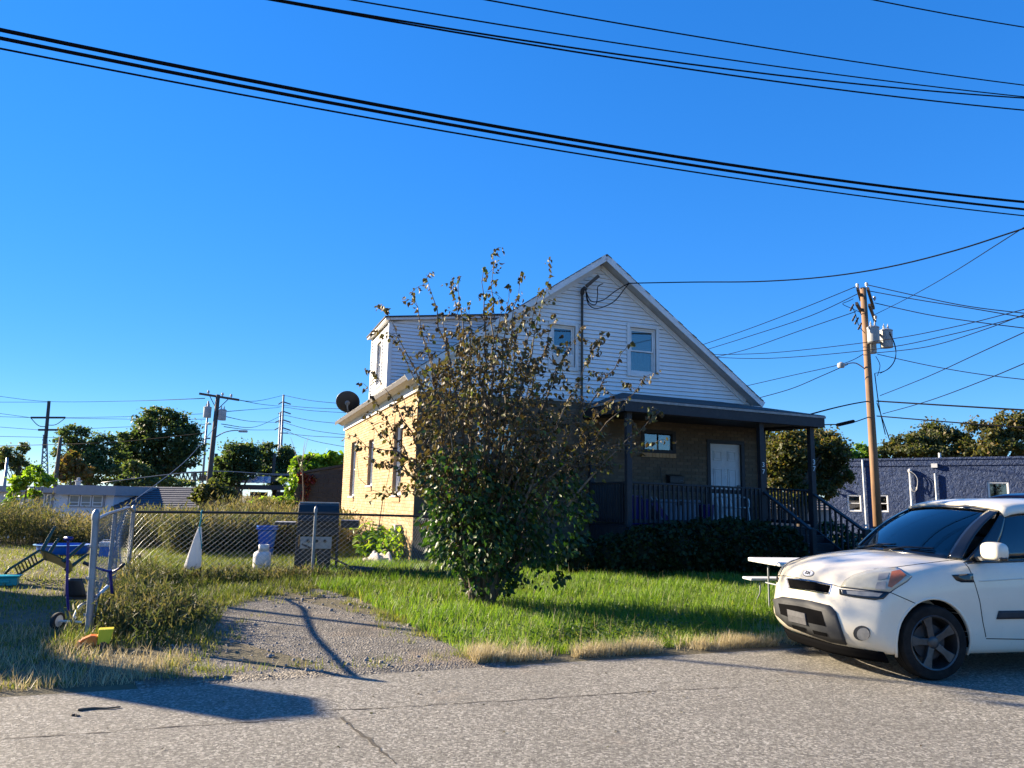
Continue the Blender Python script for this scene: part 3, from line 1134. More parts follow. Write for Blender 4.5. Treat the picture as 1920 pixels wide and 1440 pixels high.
# --- windows
def window(parent, pos, rotz, w, h, casing=.09, recess=0.0, lower='curtain', upper='blind', sill=True, mat='trim', meet=.5, backdepth=.18):
    """double-hung window, local x across, z up from sill, y into the wall"""
    f = MB()
    c = casing
    if c:
        for x0, x1, z0, z1 in ((-w / 2 - c, -w / 2, -c, h + c), (w / 2, w / 2 + c, -c, h + c), (-w / 2, w / 2, h, h + c), (-w / 2, w / 2, -c, 0)):
            f.box(x0, x1, -.042, .0, z0, z1)
    j = .045
    y = recess
    for x0, x1, z0, z1 in ((-w / 2, -w / 2 + j, 0, h), (w / 2 - j, w / 2, 0, h), (-w / 2 + j, w / 2 - j, h - j, h), (-w / 2 + j, w / 2 - j, 0, j)):
        f.box(x0, x1, y - .012, y + .09, z0, z1)
    win = f.build('window', MT[mat], parent, bevel=.004)
    win.location = pos
    win.rotation_euler = (0, 0, rotz)
    zi = h * meet
    for nm, z0, z1, yy in (('upper_sash', zi - .02, h - j, y + .012), ('lower_sash', j, zi + .02, y + .045)):
        s = MB()
        e = .035
        a, b = -w / 2 + j, w / 2 - j
        for x0, x1, q0, q1 in ((a, a + e, z0, z1), (b - e, b, z0, z1), (a + e, b - e, z1 - e, z1), (a + e, b - e, z0, z0 + e)):
            s.box(x0, x1, yy, yy + .028, q0, q1)
        s.build(nm, MT[mat], win)
        g = MB()
        g.box(a + e, b - e, yy + .011, yy + .017, z0 + e, z1 - e)
        g.build('pane', MT['pane'], win)
    b_ = MB()
    b_.box(-w / 2 + .01, w / 2 - .01, y + backdepth, y + backdepth + .01, .01, h - .01)
    b_.build('room_behind', MT['interior'], win)
    if upper == 'blind':
        b_ = MB()
        for i in range(int((h - zi) / .05)):
            b_.box(-w / 2 + j, w / 2 - j, y + .10, y + .104, zi + i * .05, zi + i * .05 + .044)
        b_.build('blind', MT['blind'], win)
    if lower == 'curtain':
        b_ = MB()
        def cf(a, t):
            return Vector((-w / 2 + j + a * (w - 2 * j), y + .14 + .02 * math.sin(a * 34), j + t * (h - 2 * j)))
        b_.grid(cf, 40, 1)
        b_.build('curtain', MT['curtain'], win, smooth=True)
    if sill:
        b_ = MB()
        b_.box(-w / 2 - c - .03, w / 2 + c + .03, -.06, .05, -c - .05, -c if c else 0.0)
        b_.build('sill', MT[mat], win)
    return win


for x0, x1, z0, z1 in GWINS:
    c = .085
    window(gable, ((x0 + x1) / 2, -.012, z0 + c), 0, x1 - x0 - 2 * c, z1 - z0 - 2 * c, c, .03, sill=False, upper='blind' if x0 > 4 else None)
window(dormer, (DX - .012, sum(DWIN[0][:2]) / 2, DWIN[0][2] + .085), -math.pi / 2, DWIN[0][1] - DWIN[0][0] - .17, DWIN[0][3] - DWIN[0][2] - .17, .085, .03, sill=False)
MT['rowlock'] = pm('sill_brick', (.50, .30, .15), (.42, .24, .11), 8, .85, .3, 90, .004)
for y0, y1, z0, z1 in LEFT_WINS:
    wn_ = window(house, (0.07, (y0 + y1) / 2, z0 + .03), -math.pi / 2, y1 - y0 - .01, z1 - z0 - .04, 0, .02, sill=False)
    b_ = MB()
    w_ = y1 - y0
    b_.box(-w_ / 2 - .02, w_ / 2 + .02, -.13, .02, -.05, -.005)
    b_.build('sill', MT['trim'], wn_)
    n = max(4, int(w_ / .075))
    b_ = MB()
    for i in range(n):
        b_.box(-w_ / 2 + i * w_ / n, -w_ / 2 + (i + .88) * w_ / n, -.105, -.06, -.16, -.055)
    b_.build('brick_sill', MT['rowlock'], wn_)
    b_ = MB()
    for i in range(n):
        b_.box(-w_ / 2 + i * w_ / n, -w_ / 2 + (i + .9) * w_ / n, -.088, -.06, z1 - z0 - .02, z1 - z0 + .19)
    b_.build('brick_lintel', MT['brick3'], wn_)
wn_ = window(house, (1.85, .05, 1.58), 0, 1.0, 1.66, 0, .02, sill=True)
# air conditioner box in the left gable window
mb = MB()
mb.box(-.26, .26, -.02, .06, .03, .30)
for i in range(9):
    mb.box(-.24, .24, -.035, -.02, .05 + i * .026, .062 + i * .026)
ac_ = mb.build('window_fan', MT['trim'], gable)
ac_.location = (3.415, -.012, 4.65)
# small high window on the porch
b0, b1, q0, q1 = FRONT_WINS[1]
f = MB()
for x0, x1, z0, z1 in ((b0 - .02, b0 + .07, q0, q1), (b1 - .07, b1 + .02, q0, q1), (b0 + .07, b1 - .07, q1 - .06, q1 + .02), (b0 + .07, b1 - .07, q0 - .02, q0 + .06)):
    f.box(x0, x1, -.03, .06, z0, z1)
sw = f.build('window', MT['porchpaint'], house)
for i in range(2):
    f = MB()
    xx = b0 + .09 + i * (b1 - b0 - .14) / 2
    f.box(xx, xx + .34, .02, .026, q0 + .07, q1 - .07)
    f.build('pane', MT['pane'], sw)
f = MB()
f.box(b0, b1, .2, .21, q0, q1)
f.build('room_behind', MT['interior'], sw)
f = MB()
f.box(b0 + .1, b0 + .5, .08, .10, q0 + .05, q0 + .2)
f.box(b1 - .28, b1 - .12, .08, .10, q0 + .05, q0 + .34)
f.build('curtain', MT['curtain'], sw)
f = MB()
for i in range(10):
    f.box(b0 - .02 + i * .096, b0 + .066 + i * .096, -.05, -.012, q0 - .12, q0 - .022)
f.build('brick_sill', MT['rowlock'], sw)

# --- front door
d0, d1, dz0, dz1 = FRONT_WINS[2]
f = MB()
f.box(d0 + .045, d1 - .045, .05, .09, dz0 + .02, dz1 - .04)
door = f.build('door', MT['doorwhite'], house)
cx = (d0 + d1) / 2
for ix, z0, z1 in ((-1, 2.62, 2.86), (1, 2.62, 2.86), (-1, 1.85, 2.42), (1, 1.85, 2.42), (-1, 1.25, 1.7), (1, 1.25, 1.7)):
    f = MB()
    hw = .13
    x = cx + ix * .21
    for a, b, c_, d_ in ((x - hw, x - hw + .025, z0, z1), (x + hw - .025, x + hw, z0, z1), (x - hw + .025, x + hw - .025, z1 - .025, z1), (x - hw + .025, x + hw - .025, z0, z0 + .025)):
        f.box(a, b, .036, .052, c_, d_)
    f.box(x - hw + .05, x + hw - .05, .038, .052, z0 + .05, z1 - .05)
    f.build('door_panel', MT['doorwhite'], door, bevel=.006)
f = MB()
for x0, x1, z0, z1 in ((d0 - .05, d0 + .045, dz0, dz1 + .05), (d1 - .045, d1 + .05, dz0, dz1 + .05), (d0 + .045, d1 - .045, dz1 - .04, dz1 + .05)):
    f.box(x0, x1, -.03, .10, z0, z1)
f.build('door_frame', MT['porchpaint'], house)
f = MB()
f.lathe([(0, 0), (.03, 0), (.012, .01), (.012, .03), (.03, .04), (.032, .06), (.02, .075), (0, .078)], 14, Matrix.Translation((d1 - .12, .05, 2.0)) @ Matrix.Rotation(math.pi / 2, 4, 'X'))
f.build('door_knob', MT['steelgrey'], door, smooth=True)
MT['numeral'] = pm('numeral_white', (.75, .75, .74), rough=.5)
for i, ch in enumerate('37'):
    t = text_obj(ch, .15, MT['numeral'], 'house_number', door)
    t.location = (cx + .02 + .02 * i, .046, 2.37 - .14 * i)
    t.rotation_euler = (math.pi / 2, 0, 0)

# --- service mast on the gable
mb = MB()
MX = 3.86
mb.tube([(MX, -.10, .9), (MX, -.10, 3.6), (MX + .0, -.10, 6.42)], .032, 8)
mb.build('service_mast', MT['polewood_dark'], house, smooth=True)
mb = MB()
mb.tube([(MX, -.10, 6.42), (MX, -.12, 6.52), (MX + .03, -.16, 6.56), (MX + .05, -.22, 6.52)], [.05, .055, .05, .035], 8)
mb.build('weather_head', MT['steeldark'], house, smooth=True)
mb = MB()
mb.beam((MX + .06, -.20, 6.60), (MX + .36, -.24, 6.88), .07, .08)
mb.build('rake_bracket', MT['polewood_dark'], house)
mb = MB()
anchor = Vector((4.98, -.36, 6.76))
for pts in ([(MX + .04, -.2, 6.5), (MX + .14, -.3, 6.22), (MX + .45, -.3, 6.28), (MX + .72, -.36, 6.50), (MX + .95, -.4, 6.66), anchor],
            [(MX + .04, -.2, 6.5), (MX + .06, -.3, 6.15), (MX + .30, -.3, 6.06), (MX + .70, -.36, 6.25), (MX + .98, -.4, 6.6), anchor],
            [(MX + .05, -.2, 6.48), (MX + .1, -.25, 6.2), (MX + .28, -.25, 6.17), (MX + .33, -.25, 6.4), (MX + .36, -.2, 6.62), (MX + .5, -.2, 6.72)]):
    P = []
    for i in range(len(pts) - 1):      # smooth the loops
        p0, p1, p2, p3 = [Vector(pts[max(0, min(len(pts) - 1, i + q))]) for q in (-1, 0, 1, 2)]
        for t in (0, .25, .5, .75):
            P.append(.5 * ((2 * p1) + (p2 - p0) * t + (2 * p0 - 5 * p1 + 4 * p2 - p3) * t * t + (3 * p1 - p0 - 3 * p2 + p3) * t ** 3))
    P.append(Vector(pts[-1]))
    mb.tube(P, .012, 5)
mb.build('service_cable', MT['cable'], house, smooth=True)
# thin rod and wire on the side wall
mb = MB()
mb.tube([(-.05, 3.1, 1.62), (-.06, 3.35, 1.1), (-.06, 3.45, .85)], .012, 6)
mb.box(-.09, -.01, 3.40, 3.56, .72, .86)
mb.build('cable_conduit', MT['steeldark'], house)
mb = MB()
mb.tube([(-.03, 3.1, 1.62), (-.03, 5.0, 1.75), (-.03, 7.2, 2.1), (-.03, 8.0, 3.0)], .006, 4)
mb.tube([(-.03, 3.1, 1.62), (-.03, 2.6, 2.2), (-.03, 2.2, 3.6)], .006, 4)
mb.build('wall_wire', MT['cable'], house)
mb = MB()
mb.box(-.16, -.01, 1.05, 1.38, .55, .95)
mb.lathe([(.10, 0), (.10, .07), (.06, .10), (0, .10)], 14, Matrix.Translation((-.16, 1.21, .78)) @ Matrix.Rotation(-math.pi / 2, 4, 'Y'))
mb.build('gas_meter', MT['transformer'], house)

# --- porch
PX0, PX1, PXM, PY = 4.12, 9.02, 7.55, -1.78
FZ = 1.06
porch_b = MB()
n = 36
for i in range(n):
    x = PX0 + i * (PX1 - PX0) / n
    porch_b.box(x, x + (PX1 - PX0) / n - .008, PY - .06, -.02, FZ - .03, FZ)
porch_b.box(PX0 + .03, PX1 - .03, PY - .02, -.02, FZ - .22, FZ - .035)
porch = porch_b.build('porch', MT['porchpaint'], house)
def sag(x):
    return -.075 * max(0, (x - PX0)) / (PX1 - PX0)
def pbox(name, *a, **k):
    b = MB()
    b.box(*a)
    return b.build(name, MT['porchpaint'], porch, bevel=k.get('bevel', .006))
for x, y in ((PX0 + .02, PY), (PXM, PY), (PX1 - .03, PY), (PX0 + .02, -.08), (PX1 - .03, -.08)):
    pbox('post', x - .06, x + .06, y - .06, y + .06, FZ - .02, 3.5)
# skirt boards under the deck
x = PX0
while x < PX1 - .05:
    pbox('skirt_board', x, x + .135, PY - .05, PY - .03, .12, FZ - .04, bevel=.003)
    x += .145
y = PY
while y < -.1:
    pbox('skirt_board', PX0 - .02, PX0, y, y + .135, .12, FZ - .04, bevel=.003)
    pbox('skirt_board', PX1, PX1 + .02, y, y + .135, .12, FZ - .04, bevel=.003)
    y += .145
# railings
bal = MB()
bal.box(-.019, .019, -.019, .019, 0, .80)
bal0 = bal.build('baluster', MT['porchpaint'], porch)
bal_used = [False]
def baluster(x, y, z, h=1.0):
    o = bal0
    if bal_used[0]:
        o = share(bal0, 'baluster', porch)
    bal_used[0] = True
    o.location = (x, y, z)
    o.scale = (1, 1, h)
def rail(p, q, w=.09, h=.04, name='top_rail'):
    b = MB()
    b.beam(p, q, w, h)
    return b.build(name, MT['porchpaint'], porch, bevel=.005)
rail((PX0 + .08, PY, FZ + .90), (PXM - .06, PY, FZ + .845))
rail((PX0 + .08, PY, FZ + .80), (PXM - .06, PY, FZ + .745), .04, .09, 'rail_board')
rail((PX0 + .08, PY, FZ + .10), (PXM - .06, PY, FZ + .09), .04, .08, 'bottom_rail')
x = PX0 + .15
while x < PXM - .08:
    baluster(x, PY - .035, FZ + .06, 1.0)
    x += .118
for xx in (PX0 + .02, PX1 - .03):
    rail((xx, PY + .07, FZ + .90 + sag(xx)), (xx, -.14, FZ + .90))
    rail((xx, PY + .07, FZ + .10), (xx, -.14, FZ + .10), .04, .08, 'bottom_rail')
    y = PY + .16
    while y < -.16:
        baluster(xx - (.035 if xx < 6 else -.035), y, FZ + .06, 1.02)
        y += .118
# beams, roof, ceiling
for p, q in (((PX0 - .06, PY - .03, 3.56), (PX1 + .08, PY - .03, 3.50)), ((PX0 + .02, PY + .04, 3.56), (PX0 + .02, -.02, 3.58)), ((PX1 - .03, PY + .04, 3.50), (PX1 - .03, -.02, 3.56))):
    b = MB()
    b.beam(p, q, .10, .27)
    b.build('porch_beam', MT['porchpaint'], porch)
b = MB()
b.add([(PX0, PY, 3.46), (PX1, PY, 3.42), (PX1, -.03, 3.48), (PX0, -.03, 3.5)], [(3, 2, 1, 0)])
b.build('porch_ceiling', MT['porchpaint'], porch)
E0, E1, EY = PX0 - .20, PX1 + .22, PY - .22
zl, zr = 3.715, 3.64
b = MB()
top = [Vector(p) for p in ((E0, EY, zl), (E1, EY, zr), (PXM + .25, -.02, 4.10), (PX0 + .85, -.02, 4.14), (E0, -.02, zl + .02), (E1, -.02, zr + .05))]
bot = [p - Vector((0, 0, .035)) for p in top]
b.add(top + bot, [(0, 1, 2, 3), (0, 3, 4), (1, 5, 2), (0, 6, 7, 1), (0, 4, 10, 6), (1, 7, 11, 5), (6, 9, 8, 7), (6, 10, 9), (7, 8, 11)])
proof = b.build('porch_roof', MT['shingle'], porch, fixn=True)
b = MB()
b.beam((E0 - .01, EY - .012, zl - .045), (E1 + .01, EY - .012, zr - .045), .02, .05)
b.beam((E0 - .012, EY, zl - .045), (E0 - .012, -.03, zl - .03), .02, .05)
b.beam((E1 + .012, EY, zr - .045), (E1 + .012, -.03, zr), .02, .05)
MT['driptrim'] = pm('drip_edge', (.34, .33, .32), (.20, .19, .18), 12, .5)
b.build('drip_edge', MT['driptrim'], proof)
b = MB()
b.beam((E0 + .02, EY + .01, zl - .17), (E1 - .02, EY + .01, zr - .17), .03, .22)
b.beam((E0 + .02, EY + .03, zl - .17), (E0 + .02, -.03, zl - .16), .03, .22)
b.beam((E1 - .02, EY + .03, zr - .17), (E1 - .02, -.03, zr - .12), .03, .22)
b.build('porch_fascia', MT['porchpaint'], proof)
# steps with stringers, sloping rails and newel posts
SX0, SX1 = PXM + .02, PX1 - .05
for i in range(5):
    zt = FZ - .165 * (i + 1)
    pbox('tread', SX0 + .04, SX1 - .04, PY - .06 - .29 * (i + 1), PY - .03 - .29 * i, zt - .04, zt, bevel=.004)
    pbox('riser', SX0 + .05, SX1 - .05, PY - .06 - .29 * i - .03, PY - .06 - .29 * i, zt, zt + .125, bevel=.002)
for xx in (SX0, SX1):
    b = MB()
    b.prism([(xx - .02, PY - .05, FZ - .02), (xx - .02, PY - .05 - 1.5, FZ - .86), (xx - .02, PY - .05 - 1.5, .1), (xx - .02, PY - .05, .1)], (.04, 0, 0))
    b.build('stringer', MT['porchpaint'], porch, fixn=True)
    rail((xx, PY - .06, FZ + .82 + sag(xx)), (xx, PY - 1.50, FZ - .02), .09, .045, 'stair_rail')
    pbox('newel_post', xx - .05, xx + .05, PY - 1.56, PY - 1.46, .1, FZ + .02)
    for q in range(1, 9):
        yq = PY - .05 - q * .16
        zb = FZ - .0 - q * .16 * .56
        o = share(bal0, 'baluster', porch)
        o.location = (xx, yq, zb)
        o.scale = (1, 1, .92)
# house numbers on two posts
for x, sz, zz in ((PXM + .0, .15, 2.44), (PX1 - .03, .17, 2.55)):
    for i, ch in enumerate('37'):
        t = text_obj(ch, sz, MT['numeral'], 'post_number', porch)
        t.location = (x + .01, PY - .066, zz - i * .155)
        t.rotation_euler = (math.pi / 2, 0, 0)
# ================================================================== FENCE
def catmull(pts, n=4):
    P = []
    pts = [Vector(p) for p in pts]
    for i in range(len(pts) - 1):
        p0, p1, p2, p3 = [pts[max(0, min(len(pts) - 1, i + q))] for q in (-1, 0, 1, 2)]
        for k in range(n):
            t = k / n
            P.append(.5 * ((2 * p1) + (p2 - p0) * t + (2 * p0 - 5 * p1 + 4 * p2 - p3) * t * t + (3 * p1 - p0 - 3 * p2 + p3) * t ** 3))
    P.append(pts[-1])
    return P


f_root = Vector((-4.33, 8.05, 0))
fence = thing('chain_link_fence', 'galvanized chain link fence with steel posts around the side yard', 'fence', (0, 0, 0))
fu, fv = UV(f_root)                    # end post near the road
A0 = (fu, fv)
A1 = (-1.38, 13.45)                    # corner
A2 = (4.0, 13.75)                     # end at the house corner
def fpost(u, v, r, h, cap=True, lean=(0, 0)):
    g = gh(u, v)
    p = W(u, v, g - .05)
    q = W(u + lean[0], v + lean[1], g + h)
    b = MB()
    b.tube([p, q], r, 12, caps=False)
    if cap:
        M4 = Matrix.Translation(q)
        b.lathe([(r * 1.18, -.05), (r * 1.18, .005), (r * .95, .03), (r * .5, .055), (0, .065)], 12, M4)
    o = b.build('post', MT['steelgrey'], fence, smooth=40)
    return p, q
p0, q0 = fpost(A0[0], A0[1], .034, 1.27, lean=(-.05, .02))
for zz in (.95, .62, .25):
    b = MB()
    b.lathe([(.042, -.012), (.042, .012)], 12, Matrix.Translation(p0.lerp(q0, (zz + .05) / 1.32)))
    d = W(0, 1) - W(0, 0)
    c = p0.lerp(q0, (zz + .05) / 1.32)
    b.box(c.x - .055, c.x - .03, c.y - .02, c.y + .02, c.z - .012, c.z + .012)
    b.build('tension_band', MT['steelgrey'], fence)
fpost(-1.39, 11.4, .026, 1.19, False)
fpost(A1[0], A1[1], .032, 1.14)
fpost(1.47, 13.6, .026, 1.16, True)
fpost(A2[0], A2[1], .026, .98, True)
g0, g1 = gh(*A0), gh(*A1)
rail_a = catmull([W(A0[0] - .045, A0[1] + .02, g0 + 1.215), W(-1.39, 10.7, 1.27), W(-1.385, 12.0, 1.30), W(-1.38, 12.8, 1.315), W(A1[0], A1[1], g1 + 1.10)], 5)
b = MB()
b.tube(rail_a, .022, 10)
b.build('top_rail', MT['steelgrey'], fence, smooth=40)
MT['rustrail'] = pm('rusty_rail', (.05, .04, .035), (.09, .065, .05), 9, .8, metal=.3)
g2 = gh(*A2)
rail_b = catmull([W(A1[0], A1[1], g1 + 1.09), W(0, 13.53, 1.245), W(1.47, 13.61, 1.24), W(3.0, 13.7, 1.22), W(A2[0] - .35, 13.73, 1.20)], 6)
b = MB()
b.tube(rail_b, .021, 8)
b.build('top_rail', MT['rustrail'], fence, smooth=40)


def along(P, t):
    s = t * (len(P) - 1)
    i = min(int(s), len(P) - 2)
    return P[i].lerp(P[i + 1], s - i)


def fabric(P, L, tops, sag_fn, pitch=.062, wire=.0019):
    """two families of woven diagonal wires between the rail path and the ground"""
    H = 1.16
    b = MB()
    V, F = [], []
    nseg = 14
    for fam in (1, -1):
        s = -H
        while s < L + H:
            pts = []
            for k in range(nseg + 1):
                h = H * k / nseg
                a = s + fam * h * .9
                if 0 <= a <= L:
                    top = along(P, a / L)
                    uu, vv_ = UV(top)
                    zg = gh(uu, vv_) + .02
                    off = sag_fn(a, h / H)
                    weave = (.004 if (k + (0 if fam > 0 else 1)) % 2 else -.004)
                    pts.append(Vector((top.x, top.y, zg + (top.z - zg) * h / H)) + off + W(0, weave))
            if len(pts) > 1:
                b.tube(pts, wire, 3, caps=False)
            s += pitch * 1.28
    return b
def sagA(a, t):
    return (W(1, 0) * (.10 * math.sin(a * 1.5) * math.sin(t * math.pi) + .05 * math.sin(a * 4.1 + t * 3) * (1 - t)))
def sagB(a, t):
    return W(0, 1) * (.04 * math.sin(a * 1.1) * math.sin(t * math.pi))
LA = (W(*A1) - W(*A0)).length
b = fabric(rail_a, LA, None, sagA)
o = b.build('wire_mesh', MT['steelgrey'], fence)
o['kind'] = 'stuff'
b = fabric(rail_b, A2[0] - A1[0] - .35, None, sagB)
o = b.build('wire_mesh', MT['steelgrey'], fence)
o['kind'] = 'stuff'

# ------------------------------------------------------------------ sack hanging on the rail
sk = along(rail_b, (0.02 - A1[0] + .05) / (A2[0] - A1[0]))
sp = onv(379, 961, 13.56)
r = thing('hanging_sack', 'dirty white mesh sack hanging from the dark fence rail by a teal strap', 'sack', W(sp[0], 13.5, 0))
zt = sp[1]
b = MB()
b.tube(catmull([Vector((0, .06, zt - .02)), Vector((0, .02, zt + .03)), Vector((0, -.03, zt + .01)), Vector((.005, -.03, zt - .1)), Vector((-.015, -.03, zt - .27))], 4), .013, 6)
b.build('strap', MT['plasticteal'], r, smooth=True)
b = MB()
def skf(a, t):
    an = a * 2 * math.pi
    rr = (.022 + .12 * (1 - t) ** .8) * (1 + .08 * math.sin(an * 3 + t * 5) + .05 * math.sin(an * 7 + t * 9))
    if t < .10:
        rr *= math.sqrt(max(0, t) / .10) * .9 + .1
    if t < .001:
        rr = .001
    cx_ = -.09 * (1 - t) ** 1.3
    return Vector((cx_ + rr * math.cos(an), -.03 + rr * .75 * math.sin(an), zt - .93 + .70 * t))
b.grid(skf, 26, 22)
b.build('bag', MT['sack'], r, smooth=True, fixn=True)
b = MB()
b.tube(catmull([Vector((-.012, -.05, zt - .25)), Vector((.03, -.06, zt - .38)), Vector((.06, -.07, zt - .5)), Vector((.065, -.06, zt - .58))], 4), .009, 5)
b.build('trim_cord', MT['plasticteal'], r)

# ================================================================== YARD THINGS
def place(px, py, dz=0.0):
    p = gnd(px, py, .06)
    for _ in range(3):
        p = gnd(px, py, gxy(p.x, p.y) + dz)
    return p


# --- gas grill
gp = place(585, 1082)
gp = W(UV(gp)[0], 15.25, gh(0, 15.25))
gp = aty(592, 1075, 14.3)
gp.z = gxy(gp.x, gp.y)
MT['grillblack'] = pm('grill_black', (.014, .014, .016), (.03, .028, .027), 9, .4)
MT['grillgrey'] = pm('grill_panel', (.40, .39, .36), (.28, .27, .25), 7, .5)
grill = thing('gas_grill', 'black gas grill with side shelves standing behind the chain link fence', 'grill', gp, ANG - rad(8))
def part(root, name, mat, *boxes, bevel=.004, smooth=False):
    b = MB()
    for x in boxes:
        b.box(*x)
    return b.build(name, mat, root, bevel=bevel, smooth=smooth)
b = MB()   # hood: rounded profile extruded
prof = [(-.28, .80), (-.29, .95), (-.26, 1.10), (-.18, 1.21), (-.05, 1.25), (.12, 1.24), (.22, 1.14), (.26, .98), (.26, .80)]
b.prism([(-.37, y, z) for y, z in prof], (.74, 0, 0))
b.build('hood', MT['grillblack'], grill, bevel=.012, fixn=True)
part(grill, 'hood_trim', MT['grillgrey'], (-.36, .36, -.10, .10, 1.236, 1.262))
b = MB()
b.tube([(-.3, -.30, .92), (-.3, -.34, .92), (.3, -.34, .92), (.3, -.30, .92)], .013, 8)
b.build('hood_handle', MT['steeldark'], grill)
part(grill, 'firebox', MT['grillblack'], (-.38, .38, -.27, .25, .66, .80))
part(grill, 'control_panel', MT['grillgrey'], (-.30, .26, -.31, -.272, .42, .635))
for i in range(3):
    b = MB()
    b.lathe([(.03, 0), (.028, .03), (0, .032)], 12, Matrix.Translation((-.16 + i * .15, -.31, .56)) @ Matrix.Rotation(math.pi / 2, 4, 'X'))
    b.build('knob', MT['plasticblack'], grill)
part(grill, 'side_shelf', MT['grillblack'], (-.78, -.41, -.24, .22, .84, .885))
part(grill, 'side_shelf', MT['grillblack'], (.41, .74, -.24, .22, .80, .93))
part(grill, 'shelf_top', MT['grillgrey'], (-.78, -.41, -.245, .225, .886, .892))
part(grill, 'shelf_top', MT['grillgrey'], (.41, .74, -.245, .225, .931, .937))
for x in (-.36, .36):
    for y in (-.24, .22):
        part(grill, 'leg', MT['grillblack'], (x - .025, x + .025, y - .025, y + .025, .0, .62))
part(grill, 'cabinet_door', MT['grillblack'], (-.335, -.01, -.262, -.245, .07, .45))
part(grill, 'cabinet_door', MT['grillblack'], (.01, .25, -.262, -.245, .07, .45))
part(grill, 'cabinet_side', MT['grillblack'], (.235, .255, -.244, .22, .07, .66))
part(grill, 'cabinet_side', MT['grillblack'], (-.355, -.336, -.2, .19, .07, .66))
part(grill, 'base_shelf', MT['grillblack'], (-.36, .36, -.24, .22, .05, .07))

# --- propane tank
tp = aty(489, 1082, 13.7)
tp.z = gxy(tp.x, tp.y)
tank = thing('propane_tank', 'white steel propane tank in the grass left of the grill', 'propane tank', tp, .3)
MT['tankwhite'] = pm('tank_paint', (.70, .70, .69), (.55, .54, .52), 9, .4, c3=(.25, .14, .08), s3=20, f3=.4)
b = MB()
b.lathe([(0, .06), (.10, .05), (.14, .08), (.155, .13), (.155, .30), (.14, .36), (.09, .395), (.03, .405), (0, .405)], 24)
b.build('body', MT['tankwhite'], tank, smooth=True)
b = MB()
b.lathe([(.10, 0), (.105, .08), (.10, .08), (.095, 0)], 20)
b.build('foot_ring', MT['tankwhite'], tank, smooth=40)
b = MB()
for k in range(14):
    a0_, a1_ = rad(-130 + k * 18.5), rad(-130 + (k + 1) * 18.5)
    b.add([(.11 * math.cos(a0_), .11 * math.sin(a0_), .38), (.11 * math.cos(a1_), .11 * math.sin(a1_), .38), (.11 * math.cos(a1_), .11 * math.sin(a1_), .50), (.11 * math.cos(a0_), .11 * math.sin(a0_), .50)], [(0, 1, 2, 3)])
o = b.build('collar', MT['tankwhite'], tank, smooth=True, fixn=True)
sm = o.modifiers.new('thick', 'SOLIDIFY')
sm.thickness = .006
b = MB()
b.tube([(0, 0, .40), (0, 0, .47)], .02, 8)
b.tube([(-.05, 0, .455), (.03, 0, .455)], .012, 8)
b.build('valve', MT['steelgrey'], tank)
b = MB()
b.tube(catmull([(.03, 0, .455), (.14, .02, .44), (.30, .1, .5), (.38, .15, .7), (.40, .2, .85)], 5), .009, 6)
b.build('gas_hose', MT['cable'], tank, smooth=True)

# --- blue plastic bin behind the grill shelf
bp = aty(500, 1012, 17.2)
bp.z = gxy(bp.x, bp.y)
bn = thing('blue_bin', 'dark blue plastic bin standing behind the grill shelf', 'bin', bp)
hh = aty(500, 985, 17.2).z - bp.z
b = MB()
b.lathe([(0, .02), (.15, .02), (.21, hh - .05), (.235, hh - .04), (.235, hh), (.215, hh), (.15, .04), (0, .04)], 18)
b.build('tub', MT['plasticblue'], bn, smooth=40)
b = MB()
b.lathe([(.236, hh - .10), (.245, hh - .09), (.245, hh - .07), (.236, hh - .06)], 18)
b.build('rim_band', MT['plasticblue'], bn, smooth=40)

# --- snow shovel leaning on the grill
s0, s1 = aty(566, 1020, 13.7), place(655, 1066, .06)
s1 = aty(652, 1060, 13.75)
shv = thing('snow_shovel', 'black snow shovel lying against the grill, blade in the grass', 'shovel', (s1.x, s1.y, gxy(s1.x, s1.y)))
o0 = Vector(shv.location)
b = MB()
b.tube([s0 - o0, s1 - o0], .016, 8)
b.build('handle', MT['polewood_dark'], shv)
b = MB()
dirv = (s1 - s0).normalized()
tip = aty(704, 1064, 13.8)
def sb(a, t):
    p = s1.lerp(tip, t)
    low = aty(672, 1085, 13.42)
    q = low.lerp(aty(696, 1082, 13.48), t)
    c = p.lerp(q, a)
    return c - o0 + Vector((0, .05 * math.sin(a * math.pi), 0))
b.grid(sb, 8, 6)
o = b.build('blade', MT['plasticblack'], shv, smooth=True)
o.modifiers.new('t', 'SOLIDIFY').thickness = .012

# --- crumpled cloth by the house corner
cp = place(712, 1056)
cl = MB()
cA, cB = place(682, 1056, .0), place(745, 1060, .0)
def cf_(a, t):
    p = cA.lerp(cB, a)
    p = p + W(0, .55) * (t - .3)
    h = .22 * max(0, math.sin(a * math.pi)) ** .6 * max(0, math.sin(t * math.pi)) ** .5
    h *= .75 + .35 * math.sin(a * 17 + t * 4) + .2 * math.sin(a * 9 - t * 12)
    return p + Vector((.03 * math.sin(t * 9 + a * 5), .04 * math.sin(a * 13), h + .02))
cl.grid(cf_, 40, 16)
o = cl.build('cloth', MT['cloth'], smooth=True)
o.modifiers.new('t', 'SOLIDIFY').thickness = .01
tag(o, 'crumpled pale cloth lying in the grass by the brick corner', 'cloth')

